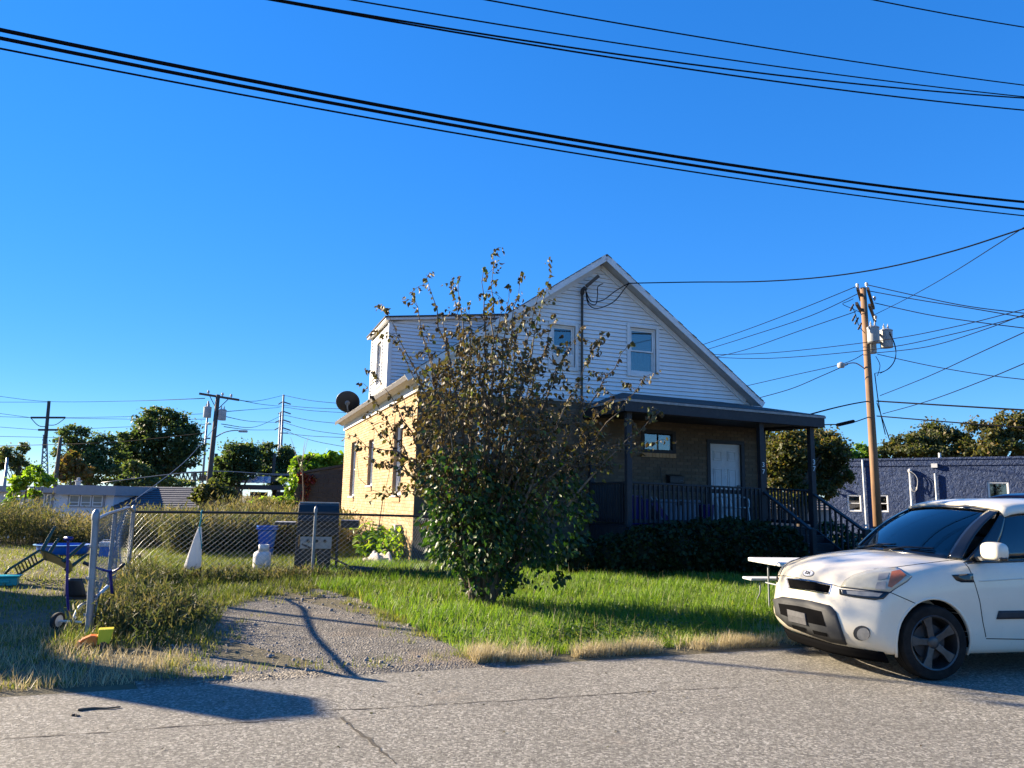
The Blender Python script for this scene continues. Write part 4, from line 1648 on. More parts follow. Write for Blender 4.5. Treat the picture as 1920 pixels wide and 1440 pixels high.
# --- tipped green plastic chair
def plastic_chair(root, mat):
    def P(name, fn, nu, nv, th=.012):
        b = MB()
        b.grid(fn, nu, nv)
        o = b.build(name, mat, root, smooth=True)
        o.modifiers.new('t', 'SOLIDIFY').thickness = th
        return o
    P('seat', lambda a, t: Vector(((a - .5) * .46, -.22 + .44 * t, .40 - .03 * math.sin(t * math.pi) - .04 * (1 - t) ** 4)), 8, 8)
    # seat apron
    P('apron', lambda a, t: Vector(((a - .5) * .47, -.23, .40 - .07 * t - .02 * math.sin(a * math.pi) * t)), 8, 2)
    for i in range(9):
        z0 = .47 + i * .048
        if i < 7:
            b = MB()
            b.box(-.20, .20, .24 + (z0 - .4) * .28, .252 + (z0 - .4) * .28, z0, z0 + .022)
            b.build('back_slat', mat, root, bevel=.004)
    for sgn in (-1, 1):
        b = MB()
        b.beam((sgn * .21, .22, .40), (sgn * .20, .38, .86), .035, .03, up=(1, 0, 0))
        b.build('back_stile', mat, root, bevel=.006)
    b = MB()
    b.tube(catmull([(-.21, .37, .82), (-.12, .40, .90), (0, .405, .92), (.12, .40, .90), (.21, .37, .82)], 4), .022, 8)
    b.build('back_top', mat, root, smooth=True)
    for sx in (-1, 1):
        for sy in (-1, 1):
            b = MB()
            x0, y0_ = sx * .20, (-.20 if sy < 0 else .22)
            x1, y1_ = sx * .26, (-.27 if sy < 0 else .30)
            b.add([(x0 - .03, y0_, .40), (x0 + .03, y0_, .40), (x0 + .02, y0_ + .06 * (-sy), .40), (x0 - .02, y0_ + .06 * (-sy), .40), (x1 - .02, y1_, 0), (x1 + .02, y1_, 0), (x1 + .012, y1_ + .04 * (-sy), 0), (x1 - .012, y1_ + .04 * (-sy), 0)],
                  [(0, 1, 2, 3), (7, 6, 5, 4), (0, 4, 5, 1), (1, 5, 6, 2), (2, 6, 7, 3), (3, 7, 4, 0)])
            b.build('leg', mat, root, bevel=.006, fixn=True)
chp = place(78, 1086)
chair = thing('patio_chair', 'dark green plastic patio chair tipped over on its back in the yard', 'chair', (chp.x, chp.y, chp.z))
pv = bpy.data.objects.new('chair_pivot', None)
bpy.data.objects.remove(pv)
plastic_chair(chair, MT['plasticgreen'])
cZ = Vector((-.34, -.52, -.78)).normalized()
cY = Vector((-.80, -.12, .42))
cY = (cY - cZ * cY.dot(cZ)).normalized()
cX = cY.cross(cZ)
Rm = Matrix((cX, cY, cZ)).transposed()
lowest = min((Rm @ v.co).z for ch in chair.children for v in ch.data.vertices)
chair.matrix_world = Matrix.Translation((chp.x + .28, chp.y + .25, chp.z - lowest - .01)) @ Rm.to_4x4()

# --- teal toy, kiddie pool, cooler
t_ = place(10, 1098)
toy = thing('toy_box', 'turquoise plastic toy tub lying at the left edge of the yard', 'toy', t_, .4)
b = MB()
b.prism([(-.16, -.10, 0), (.16, -.10, 0), (.16, .10, 0), (-.16, .10, 0)], (0, 0, .13))
b.build('tub', MT['plasticteal'], toy, bevel=.02, fixn=True)
part(toy, 'rim', MT['plasticteal'], (-.19, .19, -.13, .13, .13, .15), bevel=.006)
part(toy, 'handle', MT['plasticteal'], (-.06, .06, -.125, -.105, .05, .09), bevel=.006)

pp = aty(118, 1043, 16.6)
pp.z = gxy(pp.x, pp.y)
pool = thing('wading_pool', 'round blue plastic wading pool lying in the side yard', 'wading pool', pp)
b = MB()
b.lathe([(0, .02), (.44, .02), (.50, .10), (.52, .19), (.56, .20), (.565, .215), (.50, .215), (.47, .10), (.42, .035), (0, .035)], 30)
b.build('basin', MT['plasticblue'], pool, smooth=40)
b = MB()
b.lathe([(.535, .217), (.575, .212), (.58, .222), (.535, .228)], 30)
MT['skyblue'] = pm('pale_blue_plastic', (.25, .50, .75), rough=.4)
b.build('rim', MT['skyblue'], pool, smooth=40)

cp_ = aty(201, 1047, 16.2)
cp_.z = gxy(cp_.x, cp_.y)
cool = thing('cooler', 'small blue cooler with a white lid behind the fence post', 'cooler', cp_, ANG)
b = MB()
b.prism([(-.15, -.11, .0), (.15, -.11, .0), (.15, .11, .0), (-.15, .11, .0)], (0, 0, .22))
b.build('body', MT['plasticblue'], cool, bevel=.015, fixn=True)
part(cool, 'lid', MT['plasticwhite'], (-.165, .165, -.125, .125, .22, .32), bevel=.02)
b = MB()
b.tube([(-.17, 0, .2), (-.185, 0, .26), (-.10, 0, .36), (.10, 0, .36), (.185, 0, .26), (.17, 0, .2)], .01, 6)
b.build('handle', MT['plasticwhite'], cool)

# --- child's tricycle
tr_p = place(128, 1178)
tri = thing('tricycle', 'child tricycle with blue frame and black seat by the end post', 'tricycle', (tr_p.x + .16, tr_p.y + .1, tr_p.z), rad(-12))
MT['bluepaint'] = pm('blue_paint', (.01, .015, .16), rough=.3)
MT['rubber'] = pm('rubber', (.016, .016, .017), (.03, .03, .03), 20, .85)
def wheel_small(root, pos, r, w, nm='wheel'):
    Mx = Matrix.Translation(pos) @ Matrix.Rotation(math.pi / 2, 4, 'Y')
    b = MB()
    b.lathe([(r * .72, -w / 2), (r * .95, -w / 2), (r, -w * .3), (r, w * .3), (r * .95, w / 2), (r * .72, w / 2), (r * .72, -w / 2)], 20, Mx)
    o = b.build(nm, MT['rubber'], root, smooth=40)
    b = MB()
    b.lathe([(0, -w * .4), (r * .3, -w * .4), (r * .73, -w * .25), (r * .73, w * .25), (r * .3, w * .4), (0, w * .4)], 20, Mx)
    b.build('hub', MT['plasticwhite'], o)
# local: travels along +y ; x across
wheel_small(tri, (-.20, -.22, .09), .09, .05)
wheel_small(tri, (.20, -.22, .09), .09, .05)
wheel_small(tri, (0, .38, .15), .15, .045)
b = MB()
b.tube([(-.20, -.22, .09), (.20, -.22, .09)], .012, 8)
b.build('axle', MT['plasticwhite'], tri)
b = MB()
b.tube(catmull([(0, -.22, .10), (0, -.15, .24), (0, .05, .30), (0, .25, .42)], 4), .02, 8)
b.build('frame', MT['plasticwhite'], tri, smooth=True)
b = MB()
b.tube([(0, .38, .15), (0, .33, .32), (0, .26, .60)], .018, 8)
b.build('fork', MT['bluepaint'], tri)
b = MB()
b.tube(catmull([(-.22, .17, .66), (-.14, .22, .62), (0, .27, .58), (.14, .22, .62), (.22, .17, .66)], 4), .014, 8)
hb = b.build('handlebar', MT['bluepaint'], tri, smooth=True)
for s in (-1, 1):
    b = MB()
    b.tube([(s * .19, .19, .645), (s * .27, .14, .685)], .02, 8)
    b.build('grip', MT['plasticblack'], hb)
b = MB()
def seat_f(a, t):
    an = a * 2 * math.pi
    rr = .16 * t
    return Vector((rr * math.cos(an) * 1.0, -.14 + rr * math.sin(an) * .9, .34 + .05 * t * t - (.05 if t > .95 else 0)))
b.grid(seat_f, 20, 6)
o = b.build('seat', MT['plasticblack'], tri, smooth=True, fixn=True)
o.modifiers.new('t', 'SOLIDIFY').thickness = .02
b = MB()
b.grid(lambda a, t: Vector(((a - .5) * .28 * (1 - .3 * t * t), -.29 - .04 * t + .05 * (2 * a - 1) ** 2, .36 + .2 * t)), 10, 6)
o = b.build('seat_back', MT['plasticblack'], tri, smooth=True)
o.modifiers.new('t', 'SOLIDIFY').thickness = .018
b = MB()
b.tube(catmull([(0, -.30, .20), (0, -.36, .45), (0, -.40, .80), (0, -.42, .98)], 4), .014, 8)
b.tube([(-.04, -.42, .99), (.05, -.42, .99)], .022, 8)
b.build('push_handle', MT['bluepaint'], tri, smooth=True)
for s in (-1, 1):
    b = MB()
    b.tube([(0, .38, .15), (s * .07, .38, .15), (s * .07, .38 + s * .05, .15 - s * .05)], .007, 6)
    b.box(s * .07 - (.0 if s > 0 else .08), s * .07 + (.08 if s > 0 else 0), .36 + s * .05, .41 + s * .05, .14 - s * .05, .16 - s * .05)
    b.build('pedal', MT['plasticblack'], tri)

# --- orange and yellow toy truck
tk = place(172, 1217)
truck = thing('toy_truck', 'orange and yellow plastic toy truck lying in the dry grass by the road', 'toy', tk, rad(25))
b = MB()
b.prism([(-.10, -.06, .04), (.04, -.06, .04), (.04, -.06, .13), (-.02, -.06, .135), (-.10, -.06, .10)], (0, .12, 0))
b.build('cab', MT['orange'], truck, bevel=.008, fixn=True)
b = MB()
b.prism([(.045, -.07, .05), (.15, -.07, .05), (.18, -.07, .19), (.045, -.07, .19)], (0, .14, 0))
b.build('dump_bed', MT['yellow'], truck, bevel=.006, fixn=True)
part(truck, 'chassis', MT['plasticblack'], (-.10, .15, -.045, .045, .03, .05))
for x in (-.06, .10):
    for y in (-.065, .065):
        b = MB()
        b.lathe([(0, -.014), (.038, -.014), (.038, .014), (0, .014)], 14, Matrix.Translation((x, y, .038)) @ Matrix.Rotation(math.pi / 2, 4, 'X'))
        b.build('wheel', MT['plasticblack'], truck)
MT['paleorange'] = pm('faded_orange', (.75, .36, .14), rough=.5)
part(truck, 'bumper', MT['paleorange'], (-.125, -.10, -.06, .06, .04, .085))

# --- sticks and litter on the road
for i, (a, c, r_, lab) in enumerate((((146, 1331), (226, 1325), .010, 'long dark stick lying on the asphalt in the left foreground'),
                                     ((134, 1341), (150, 1341), .008, 'short dark twig lying on the asphalt beside the long stick'))):
    p, q = gnd(*a, r_ * .8), gnd(*c, r_ * .8)
    b = MB()
    b.tube(catmull([p, p.lerp(q, .35) + Vector((0, .02, 0)), p.lerp(q, .7) - Vector((0, .015, 0)), q], 4), [r_ * (1 - .5 * k / 12) for k in range(13)], 6)
    tag(b.build('stick', MT['bark'], smooth=True), lab, 'stick')
# fallen leaves and grit on the road
n = 160
xs = nrg.uniform(-4.5, 5.5, n)
ys = nrg.uniform(2.6, 7.3, n)
pos = np.stack([xs, ys, np.full(n, .006)], 1)
vv, ff = scatter(LEAF_V, LEAF_F, pos, rot_np(n, pitch=nrg.normal(0, .2, n)), nrg.uniform(.012, .035, n))
tag(np_mesh('fallen_leaves', vv, ff, MT['leaf_brown'], rnd_attr=np.repeat(nrg.uniform(0, .7, n), len(LEAF_V))), 'scattered small dead leaves lying on the asphalt', 'leaves', kind='stuff')

# --- satellite dish on the far eave
dp = aty(668, 786, 24.2)
dish = thing('satellite_dish', 'dark round satellite dish on a bent arm at the roof eave', 'satellite dish', dp)
ctr = aty(652, 754, 23.9) - dp
MT['dishgrey'] = pm('dish_dark', (.035, .036, .04), rough=.5)
aim = Vector((-.10, .86, .50)).normalized()       # the bowl opens away from the camera
Md = Matrix.Translation(ctr) @ aim.to_track_quat('Z', 'Y').to_matrix().to_4x4()
b = MB()
b.lathe([(0, -.055), (.12, -.048), (.22, -.03), (.32, -.002), (.375, .02), (.382, .028), (.37, .03), (.30, .004), (.2, -.02), (0, -.04)], 32, Md)
b.build('reflector', MT['dishgrey'], dish, smooth=True)
b = MB()
b.tube(catmull([(0, 0, 0), ctr * .35 + Vector((-.04, -.02, -.03)), ctr * .8 + Vector((-.02, -.1, -.15)), ctr - aim * .08], 5), .025, 8)
b.build('mast', MT['steelgrey'], dish, smooth=True)
b = MB()
b.lathe([(0, -.13), (.06, -.13), (.08, -.10), (.08, -.05), (0, -.05)], 14, Md)
b.build('bracket', MT['steelgrey'], dish)
b = MB()
b.tube([Vector((.04, 0, -.03)), ctr + Vector((.30, -.02, -.12))], .012, 6)
b.build('strut', MT['steeldark'], dish)
b = MB()
b.tube([ctr + Vector((0, 0, -.36)), ctr + aim * .42 + Vector((0, 0, -.2))], .014, 6)
b.build('feed_arm', MT['steelgrey'], dish)
# ================================================================== NEAR PLANTS
def in_ball(n, shell=.5):
    d = nrg.normal(0, 1, (n, 3))
    d /= np.linalg.norm(d, axis=1)[:, None]
    r = nrg.uniform(0, 1, n) ** (1 / 3.)
    r = r * (1 - shell) + shell * (1 - .25 * nrg.uniform(0, 1, n) ** 1.5)
    return d * r[:, None]


def leaf_cloud(name, lobes, n, size, mat, parent=None, tint=(.4, .25), shell=.6, base='card', lump=.35, flat=.9, toplight=.0, sub=0):
    """leaves spread through ellipsoid lobes (cx, cy, cz, rx, ry, rz), with holes and clumps"""
    if sub:
        new = []
        for l in lobes:
            for q in in_ball(sub, .55):
                f = rnd.choice((.10, .14, .18, .22, .28, .36))
                new.append((l[0] + q[0] * l[3] * .85, l[1] + q[1] * l[4] * .85, l[2] + q[2] * l[5] * .85, l[3] * f, l[4] * f, l[5] * f * rnd.uniform(.7, 1.1)))
        lobes = new
    vol = np.array([l[3] * l[4] * l[5] for l in lobes]) ** .75
    cnt = np.maximum(1, (n * vol / vol.sum())).astype(int)
    P, T = [], []
    for l, c in zip(lobes, cnt):
        b = in_ball(c * 2, shell)
        q = np.array(l[:3]) + b * np.array(l[3:6])
        s = 3.2 / max(.4, (l[3] + l[5]) / 2)
        w = np.sin(q[:, 0] * s * 2.1 + l[0]) * np.sin(q[:, 1] * s * 2.3 + l[1]) * np.sin(q[:, 2] * s * 2.6 + l[2]) + .5 * np.sin(q[:, 0] * s * 5.3) * np.sin(q[:, 2] * s * 4.9 + 1)
        k = np.where(nrg.uniform(-1, 1, len(q)) < w / lump * .9 + .2)[0][:c]
        if sub:      # stray sprays blur the clump outlines
            js = nrg.uniform(0, 1, len(q)) < .45
            q = q + np.where(js[:, None], nrg.normal(0, 1, q.shape) * np.array(l[3:6]) * .55, 0)
        P.append(q[k])
        T.append(np.clip(nrg.normal(tint[0], tint[1], len(k)) + toplight * b[k, 2] + .12 * w[k], 0, 1))
    P, T = np.concatenate(P), np.concatenate(T)
    m_ = len(P)
    bv, bf = (CARD_V, CARD_F) if base == 'card' else (LEAF_V, LEAF_F)
    R = rot_np(m_, pitch=nrg.normal(0, flat, m_), roll=nrg.normal(0, flat * .7, m_))
    vv, ff = scatter(bv, bf, P, R, size * nrg.uniform(.6, 1.35, m_))
    return np_mesh(name, vv, ff, mat, parent, rnd_attr=np.repeat(T, len(bv)))


def bez(p, c, q, n):
    return [p * (1 - t) ** 2 + c * 2 * t * (1 - t) + q * t * t for t in [i / n for i in range(n + 1)]]


# ------------------------------------------------------------------ the tree on the lawn
TB = place(908, 1136)
tree = thing('mulberry_tree', 'multi stemmed young tree with browning leaves on the front lawn', 'tree', TB)
TY = TB.y
tips = [(925, 474, 0), (908, 500, .35), (800, 522, -.2), (860, 517, .45), (772, 548, .2), (722, 578, -.35), (1033, 515, .3), (1012, 548, -.35), (985, 572, .55),
        (955, 532, .2), (880, 566, -.55), (830, 585, .6), (742, 640, .35), (702, 700, -.25), (1090, 612, .3), (1128, 640, -.45), (1185, 640, .0), (1205, 712, .4),
        (1238, 772, -.3), (1228, 830, .2), (1150, 742, .6), (1205, 850, -.6), (668, 838, -.25), (684, 780, .35), (705, 868, -.6), (696, 742, .1), (1060, 660, -.7),
        (960, 610, .9), (900, 640, -.9), (1000, 690, -1.0), (830, 700, -.9), (760, 760, -.8), (1110, 800, -.8), (1080, 720, .9), (860, 620, .8), (940, 560, -.3),
        (790, 620, .0), (1040, 600, .0), (1145, 880, -.3), (720, 930, -.4), (850, 545, .1), (975, 520, -.1)]
leafP, leafD, leafS, leafT = [], [], [], []      # position, direction, size, tint


def add_leaf(p, out, size, tint):
    d = Vector((out.x + rnd.gauss(0, .5), out.y + rnd.gauss(0, .5), -abs(rnd.gauss(.95, .5)))).normalized()
    leafP.append(p)
    leafD.append(d)
    leafS.append(size)
    leafT.append(min(1, max(0, tint)))


stem_n = 0
for ti, (px, py, dy) in enumerate(tips):
    tip = aty(px, py, TY + dy)
    q = tip - TB
    p = Vector((rnd.gauss(0, .05), rnd.gauss(0, .06), -.05))
    if q.x < -.3:
        p.x -= .07
    h = q.length
    if q.z > 2.6:
        c = Vector((q.x * .38 + rnd.gauss(0, .12), q.y * .45 + rnd.gauss(0, .12), q.z * .55))
    else:
        c = Vector((q.x * .30, q.y * .4, max(q.z * 1.02, 1.6) + rnd.uniform(-.1, .35)))
    path = bez(p, c, q, 18)
    for i in range(3, len(path) - 1):
        path[i] = path[i] + Vector((rnd.gauss(0, .02), rnd.gauss(0, .02), rnd.gauss(0, .012)))
    r0 = .011 + .0055 * h * rnd.uniform(.7, 1.1)
    b = MB()
    b.tube(path, [max(.0035, r0 * (1 - i / 18.5) ** .8) for i in range(19)], 6)
    twigs = []
    for i in range(4, 19):
        f = i / 18
        z = path[i].z
        dens = 1.0 if z < 3.3 else .75
        for k in range(rnd.choice((3, 3, 4)) if f > .3 else 1):
            s = path[i].lerp(path[min(18, i + 1)], rnd.random())
            tint = rnd.gauss(.36, .2) + (.22 if z < 1.8 else 0) + (.45 if (ti == 1 and f > .8) or rnd.random() < .03 else 0)
            add_leaf(s, Vector((rnd.gauss(0, .5), rnd.gauss(0, .5), 0)), rnd.uniform(.055, .10), tint)
        for _tw in range(1 if f > .2 and rnd.random() < .8 * dens else 0):
            L = rnd.uniform(.18, .55) * (1.15 - .55 * f)
            a = rnd.uniform(0, 2 * math.pi)
            e = path[i] + Vector((math.cos(a) * L, math.sin(a) * L, L * rnd.uniform(-.1, .7)))
            tw = bez(path[i], path[i].lerp(e, .5) + Vector((0, 0, .08)), e, 5)
            b.tube(tw, [.005, .0045, .004, .0035, .003, .002], 4, caps=False)
            for k in range(int(4 + L * 17)):
                s = tw[rnd.randint(1, 5)] + Vector((rnd.gauss(0, .03), rnd.gauss(0, .03), rnd.gauss(0, .03)))
                tint = rnd.gauss(.36, .2) + (.25 if s.z < 1.8 else 0) + (.3 if rnd.random() < .04 else 0)
                add_leaf(s, (e - path[i]).normalized() * .5, rnd.uniform(.05, .095), tint)
    b.build('stem', MT['bark'] if h < 3.2 or ti % 3 else MT['twig'], tree, smooth=True)
# two thick stems at the foot
for pts, r in (([(-.10, 0, -.06), (-.16, .02, .25), (-.23, .04, .6), (-.26, .05, 1.0), (-.2, .05, 1.6)], .062), ([(.07, -.05, -.06), (.09, -.04, .3), (.05, -.02, .8), (.04, 0, 1.5), (.1, .05, 2.3)], .07), ([(0, .1, -.06), (-.03, .12, .4), (-.12, .2, 1.1), (-.2, .3, 2.0)], .05)):
    b = MB()
    pp_ = catmull(pts, 5)
    b.tube(pp_, [r * (1.15 - .6 * i / len(pp_)) for i in range(len(pp_))], 9)
    b.build('stem', MT['bark'], tree, smooth=True)
def core(cx, cy, rx_, rz_, ry_, n, size, tint, dyc=0, green=False):
    c = aty(cx, cy, TY + dyc) - TB
    b = in_ball(n, .45)
    for q in b:
        p = Vector((c.x + q[0] * rx_, c.y + q[1] * ry_, c.z + q[2] * rz_))
        if p.z < .12:
            continue
        if math.sin(p.x * 5.1 + 1) * math.sin(p.z * 4.7) * math.sin(p.y * 4.1 + 2) < -.22 and rnd.random() < .7:
            continue
        add_leaf(p, Vector((q[0], q[1], 0)), size * rnd.uniform(.7, 1.3), rnd.gauss(*tint) + (2 if green else 0))
core(905, 790, 1.1, 1.35, .95, 2100, .078, (.42, .2))
core(955, 690, .95, .9, .8, 450, .075, (.36, .2))
core(1030, 850, 1.0, .8, .7, 380, .07, (.38, .2))
nb_ = len(leafP)
# leafy green undergrowth round the foot
gP, gD, gS, gT = leafP, leafD, leafS, leafT
leafP, leafD, leafS, leafT = [], [], [], []
core(905, 975, .95, .78, .75, 1300, .085, (.45, .25))
core(880, 1010, .65, .5, .6, 800, .08, (.62, .22), -.5)
core(1010, 960, .85, .85, .7, 1300, .085, (.30, .2), .2)
core(860, 900, .55, .55, .6, 420, .08, (.6, .2), -.4)
core(920, 1085, .5, .22, .45, 300, .075, (.4, .2), -.1)
core(1010, 1080, .45, .16, .35, 160, .075, (.3, .2), -.1)


def leaf_frames(P, D):
    P = np.array([tuple(p) for p in P])
    D = np.array([tuple(d) for d in D])
    ref = nrg.normal(0, 1, D.shape)
    X = np.cross(D, ref)
    X /= np.linalg.norm(X, axis=1)[:, None]
    Z = np.cross(X, D)
    return P, np.stack([X, D, Z], 2)


MULB_V = LEAF_V.copy()
MULB_V[:, 2] = np.array([0, .16, -.02, .16, .10, -.10, .10, -.34])      # curled, dry
sz = np.array(leafS)
P, R = leaf_frames(leafP, leafD)
vv, ff = scatter(LEAF_V, LEAF_F, P, R, sz)
o = np_mesh('green_foliage', vv, ff, MT['leaf_green'], tree, rnd_attr=np.repeat(np.array(leafT), len(LEAF_V)), smooth=True)
o['kind'] = 'stuff'
P, R = leaf_frames(gP, gD)
S_, T_ = np.array(gS), np.array(gT)
# the leaves that show largest become single leaves
tipn = np.array([p.y for p in gP]) - S_ * 14 + nrg.uniform(0, .6, len(gP))
order = np.argsort(tipn)[:300]
mask = np.ones(len(gP), bool)
mask[order] = False
vv, ff = scatter(MULB_V, LEAF_F, P[mask], R[mask], S_[mask])
o = np_mesh('foliage', vv, ff, MT['leaf_brown'], tree, rnd_attr=np.repeat(T_[mask], len(LEAF_V)), smooth=True)
o['kind'] = 'stuff'
variants = [np_mesh('leaf', MULB_V, LEAF_F, MT['leaf_brown'], tree, rnd_attr=np.full(len(LEAF_V), t), smooth=True) for t in (.12, .3, .45, .65, .9)]
used = [False] * 5
for i in order:
    k = int(min(4, max(0, round(T_[i] * 4.5))))
    M4 = Matrix([list(R[i][0]) + [P[i][0]], list(R[i][1]) + [P[i][1]], list(R[i][2]) + [P[i][2]], [0, 0, 0, 1]]) @ Matrix.Scale(float(S_[i]), 4)
    if not used[k]:
        variants[k].matrix_local = M4
        used[k] = True
    else:
        share(variants[k], 'leaf', tree, M4)
for k in range(5):
    if not used[k]:
        bpy.data.objects.remove(variants[k])

# ------------------------------------------------------------------ hedge in front of the porch
hd = thing('hedge', 'dark green shaded hedge along the front of the porch', 'hedge', W(9.2, 12.95, gh(9, 13)))
def hw(u, v, z):
    return tuple(W(u, v, z) - hd.location)
lobes = []
for u, v, zt, ru_, rv_ in ((7.75, 13.15, .92, .55, .55), (8.35, 13.0, 1.0, .6, .6), (9.0, 12.95, 1.08, .65, .62), (9.65, 12.9, 1.12, .62, .62), (10.3, 12.85, 1.05, .6, .6), (10.85, 12.8, .95, .5, .55), (7.2, 13.4, .75, .5, .5), (6.6, 13.6, .7, .5, .5)):
    c = hw(u, v, .12 + zt / 2)
    lobes.append((c[0], c[1], c[2], ru_, rv_, zt / 2 + .08))
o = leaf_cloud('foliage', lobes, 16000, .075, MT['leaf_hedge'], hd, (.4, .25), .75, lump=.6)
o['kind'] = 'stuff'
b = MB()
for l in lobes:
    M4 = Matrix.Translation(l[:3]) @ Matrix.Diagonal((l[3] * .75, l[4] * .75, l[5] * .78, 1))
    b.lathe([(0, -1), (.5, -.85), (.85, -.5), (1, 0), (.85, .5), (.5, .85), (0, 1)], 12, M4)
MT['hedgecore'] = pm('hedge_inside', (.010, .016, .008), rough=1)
b.build('dark_core', MT['hedgecore'], hd)['kind'] = 'stuff'  # solid dark core stands in for the shaded inside of the hedge

bush = thing('flowering_bush', 'low dark bush with pale blossoms beyond the porch steps', 'bush', W(13.6, 13.2, gh(13, 13)))
o = leaf_cloud('foliage', [(0, 0, .35, .9, .7, .55), (.9, .5, .4, .8, .7, .6), (-.5, .9, .5, .6, .6, .6)], 4200, .08, MT['leaf_green'], bush, (.3, .25), .7, lump=.6)
o['kind'] = 'stuff'
b = MB()
for i in range(70):
    p = in_ball(1, .9)[0] * np.array((.9, .75, .62)) + np.array((.2, .1, .42))
    b.box(p[0] - .03, p[0] + .03, p[1] - .03, p[1] + .03, p[2] - .02, p[2] + .03)
b.build('blossoms', MT['plasticwhite'], bush)['kind'] = 'stuff'

# ------------------------------------------------------------------ big-leaved plant by the brick wall
pk = thing('leafy_weed', 'bright lime green broad leaved weed growing against the brick wall', 'plant', W(3.05, 16.9, gh(3, 16.9)))
b = MB()
BIG_V = LEAF_V * np.array([1.15, 1, 1])
bigs = [np_mesh('leaf', BIG_V, LEAF_F, MT['leaf_lime'], pk, rnd_attr=np.full(len(LEAF_V), t), smooth=True) for t in (.15, .5, .85)]
first = [True] * 3
for i in range(26):
    a = rnd.uniform(0, 2 * math.pi)
    rr = rnd.uniform(.05, .75)
    e = Vector((math.cos(a) * rr * .55, math.sin(a) * rr, rnd.uniform(.35, .95) * (1.1 - rr * .5)))
    st = bez(Vector((e.x * .2, e.y * .3, 0)), Vector((e.x * .5, e.y * .5, e.z * .8)), e, 5)
    b.tube(st, .008, 5, caps=False)
    for k in range(7):
        s = st[rnd.randint(2, 5)]
        d = Vector((rnd.gauss(-.2, .6), rnd.gauss(-.2, .6), rnd.gauss(-.15, .3))).normalized()
        X = d.cross(Vector((rnd.gauss(0, .2), rnd.gauss(0, .2), 1))).normalized()
        Z = X.cross(d)
        M4 = Matrix(((X.x, d.x, Z.x, s.x), (X.y, d.y, Z.y, s.y), (X.z, d.z, Z.z, s.z), (0, 0, 0, 1))) @ Matrix.Scale(rnd.uniform(.13, .23), 4)
        q = rnd.choice((0, 1, 1, 2))
        if first[q]:
            bigs[q].matrix_local = M4
            first[q] = False
        else:
            share(bigs[q], 'leaf', pk, M4)
b.build('stems', MT['leaf_lime'], pk)
pk2 = thing('wall_weed', 'small yellow green weed beside the gas meter at the brick corner', 'plant', W(3.35, 16.15, gh(3, 16)))
o = leaf_cloud('foliage', [(0, 0, .3, .3, .4, .32), (.0, .5, .35, .25, .35, .4)], 420, .10, MT['leaf_lime'], pk2, (.5, .3), .5, 'leaf', lump=1)
o['kind'] = 'stuff'


# ------------------------------------------------------------------ weeds
def weed_patch(name, u, v, h, mat, tint, label, leaves=10, lsize=.05, spread=.25, cat='weeds'):
    """stalks with small leaves and feathery tops, as one mass"""
    n = len(u)
    base = ptz(u, v, -.02)
    lean = nrg.normal(0, spread, (n, 2))
    V, F, T = [], [], []
    bv, bf = scatter(BLADE_V, BLADE_F, base, rot_np(n, pitch=nrg.normal(0, .12, n)), np.stack([np.full(n, .012), h * .6, h], 1))
    V.append(bv)
    F.append(bf)
    T.append(np.repeat(tint, len(BLADE_V)))
    t = nrg.uniform(.15, 1.0, (n, leaves)) ** .7
    off = nrg.normal(0, .06, (n, leaves, 3)) * (h[:, None, None] / 1.2 + .3)
    P = base[:, None, :] + off
    P[:, :, 0] += lean[:, None, 0] * t * t * h[:, None]
    P[:, :, 1] += lean[:, None, 1] * t * t * h[:, None]
    P[:, :, 2] += t * h[:, None]
    P = P.reshape(-1, 3)
    P[:, 2] = np.maximum(P[:, 2], ghn(P[:, 0] * ca + P[:, 1] * sa, -P[:, 0] * sa + P[:, 1] * ca) + .01)
    m_ = len(P)
    sc = lsize * nrg.uniform(.5, 1.5, m_)
    bv, bf = scatter(BLADE_V * np.array([1, 1, 1]), BLADE_F, P, rot_np(m_, pitch=nrg.normal(0, .9, m_), roll=nrg.normal(0, .6, m_)), np.stack([sc * .45, sc, sc * 2.2], 1))
    V.append(bv)
    F.append(bf + len(V[0]))
    tt = np.repeat(tint, leaves) + .25 * (t.reshape(-1) - .5) + nrg.normal(0, .12, m_)
    T.append(np.repeat(np.clip(tt, 0, 1), len(BLADE_V)))
    o = np_mesh(name, np.concatenate(V), np.concatenate(F), mat, rnd_attr=np.concatenate(T))
    return tag(o, label, cat, kind='stuff')


# tangle round the fence end post and along the side fence
n = 900
u = np.concatenate([nrg.normal(-.72, .26, 500), nrg.normal(-1.05, .18, 400)])
v = np.concatenate([nrg.normal(9.7, .45, 500), nrg.uniform(9.6, 13.4, 400)])
weed_patch('fence_weeds', u, v, nrg.uniform(.12, .42, n), MT['weeds'], np.clip(nrg.normal(.38, .22, n), 0, 1), 'green and straw weeds tangled round the foot of the fence end post', 14, .035)
# scrub in front of the grill along the fence foot
n = 700
u = nrg.uniform(-1.2, 4.0, n)
v = nrg.normal(13.45, .22, n)
weed_patch('fence_foot_weeds', u, v, nrg.uniform(.08, .24, n) * np.where(u > 1.6, .5, 1), MT['weeds'], np.clip(nrg.normal(.45, .25, n), 0, 1), 'low brownish weeds along the fence below the dark rail', 10, .035)
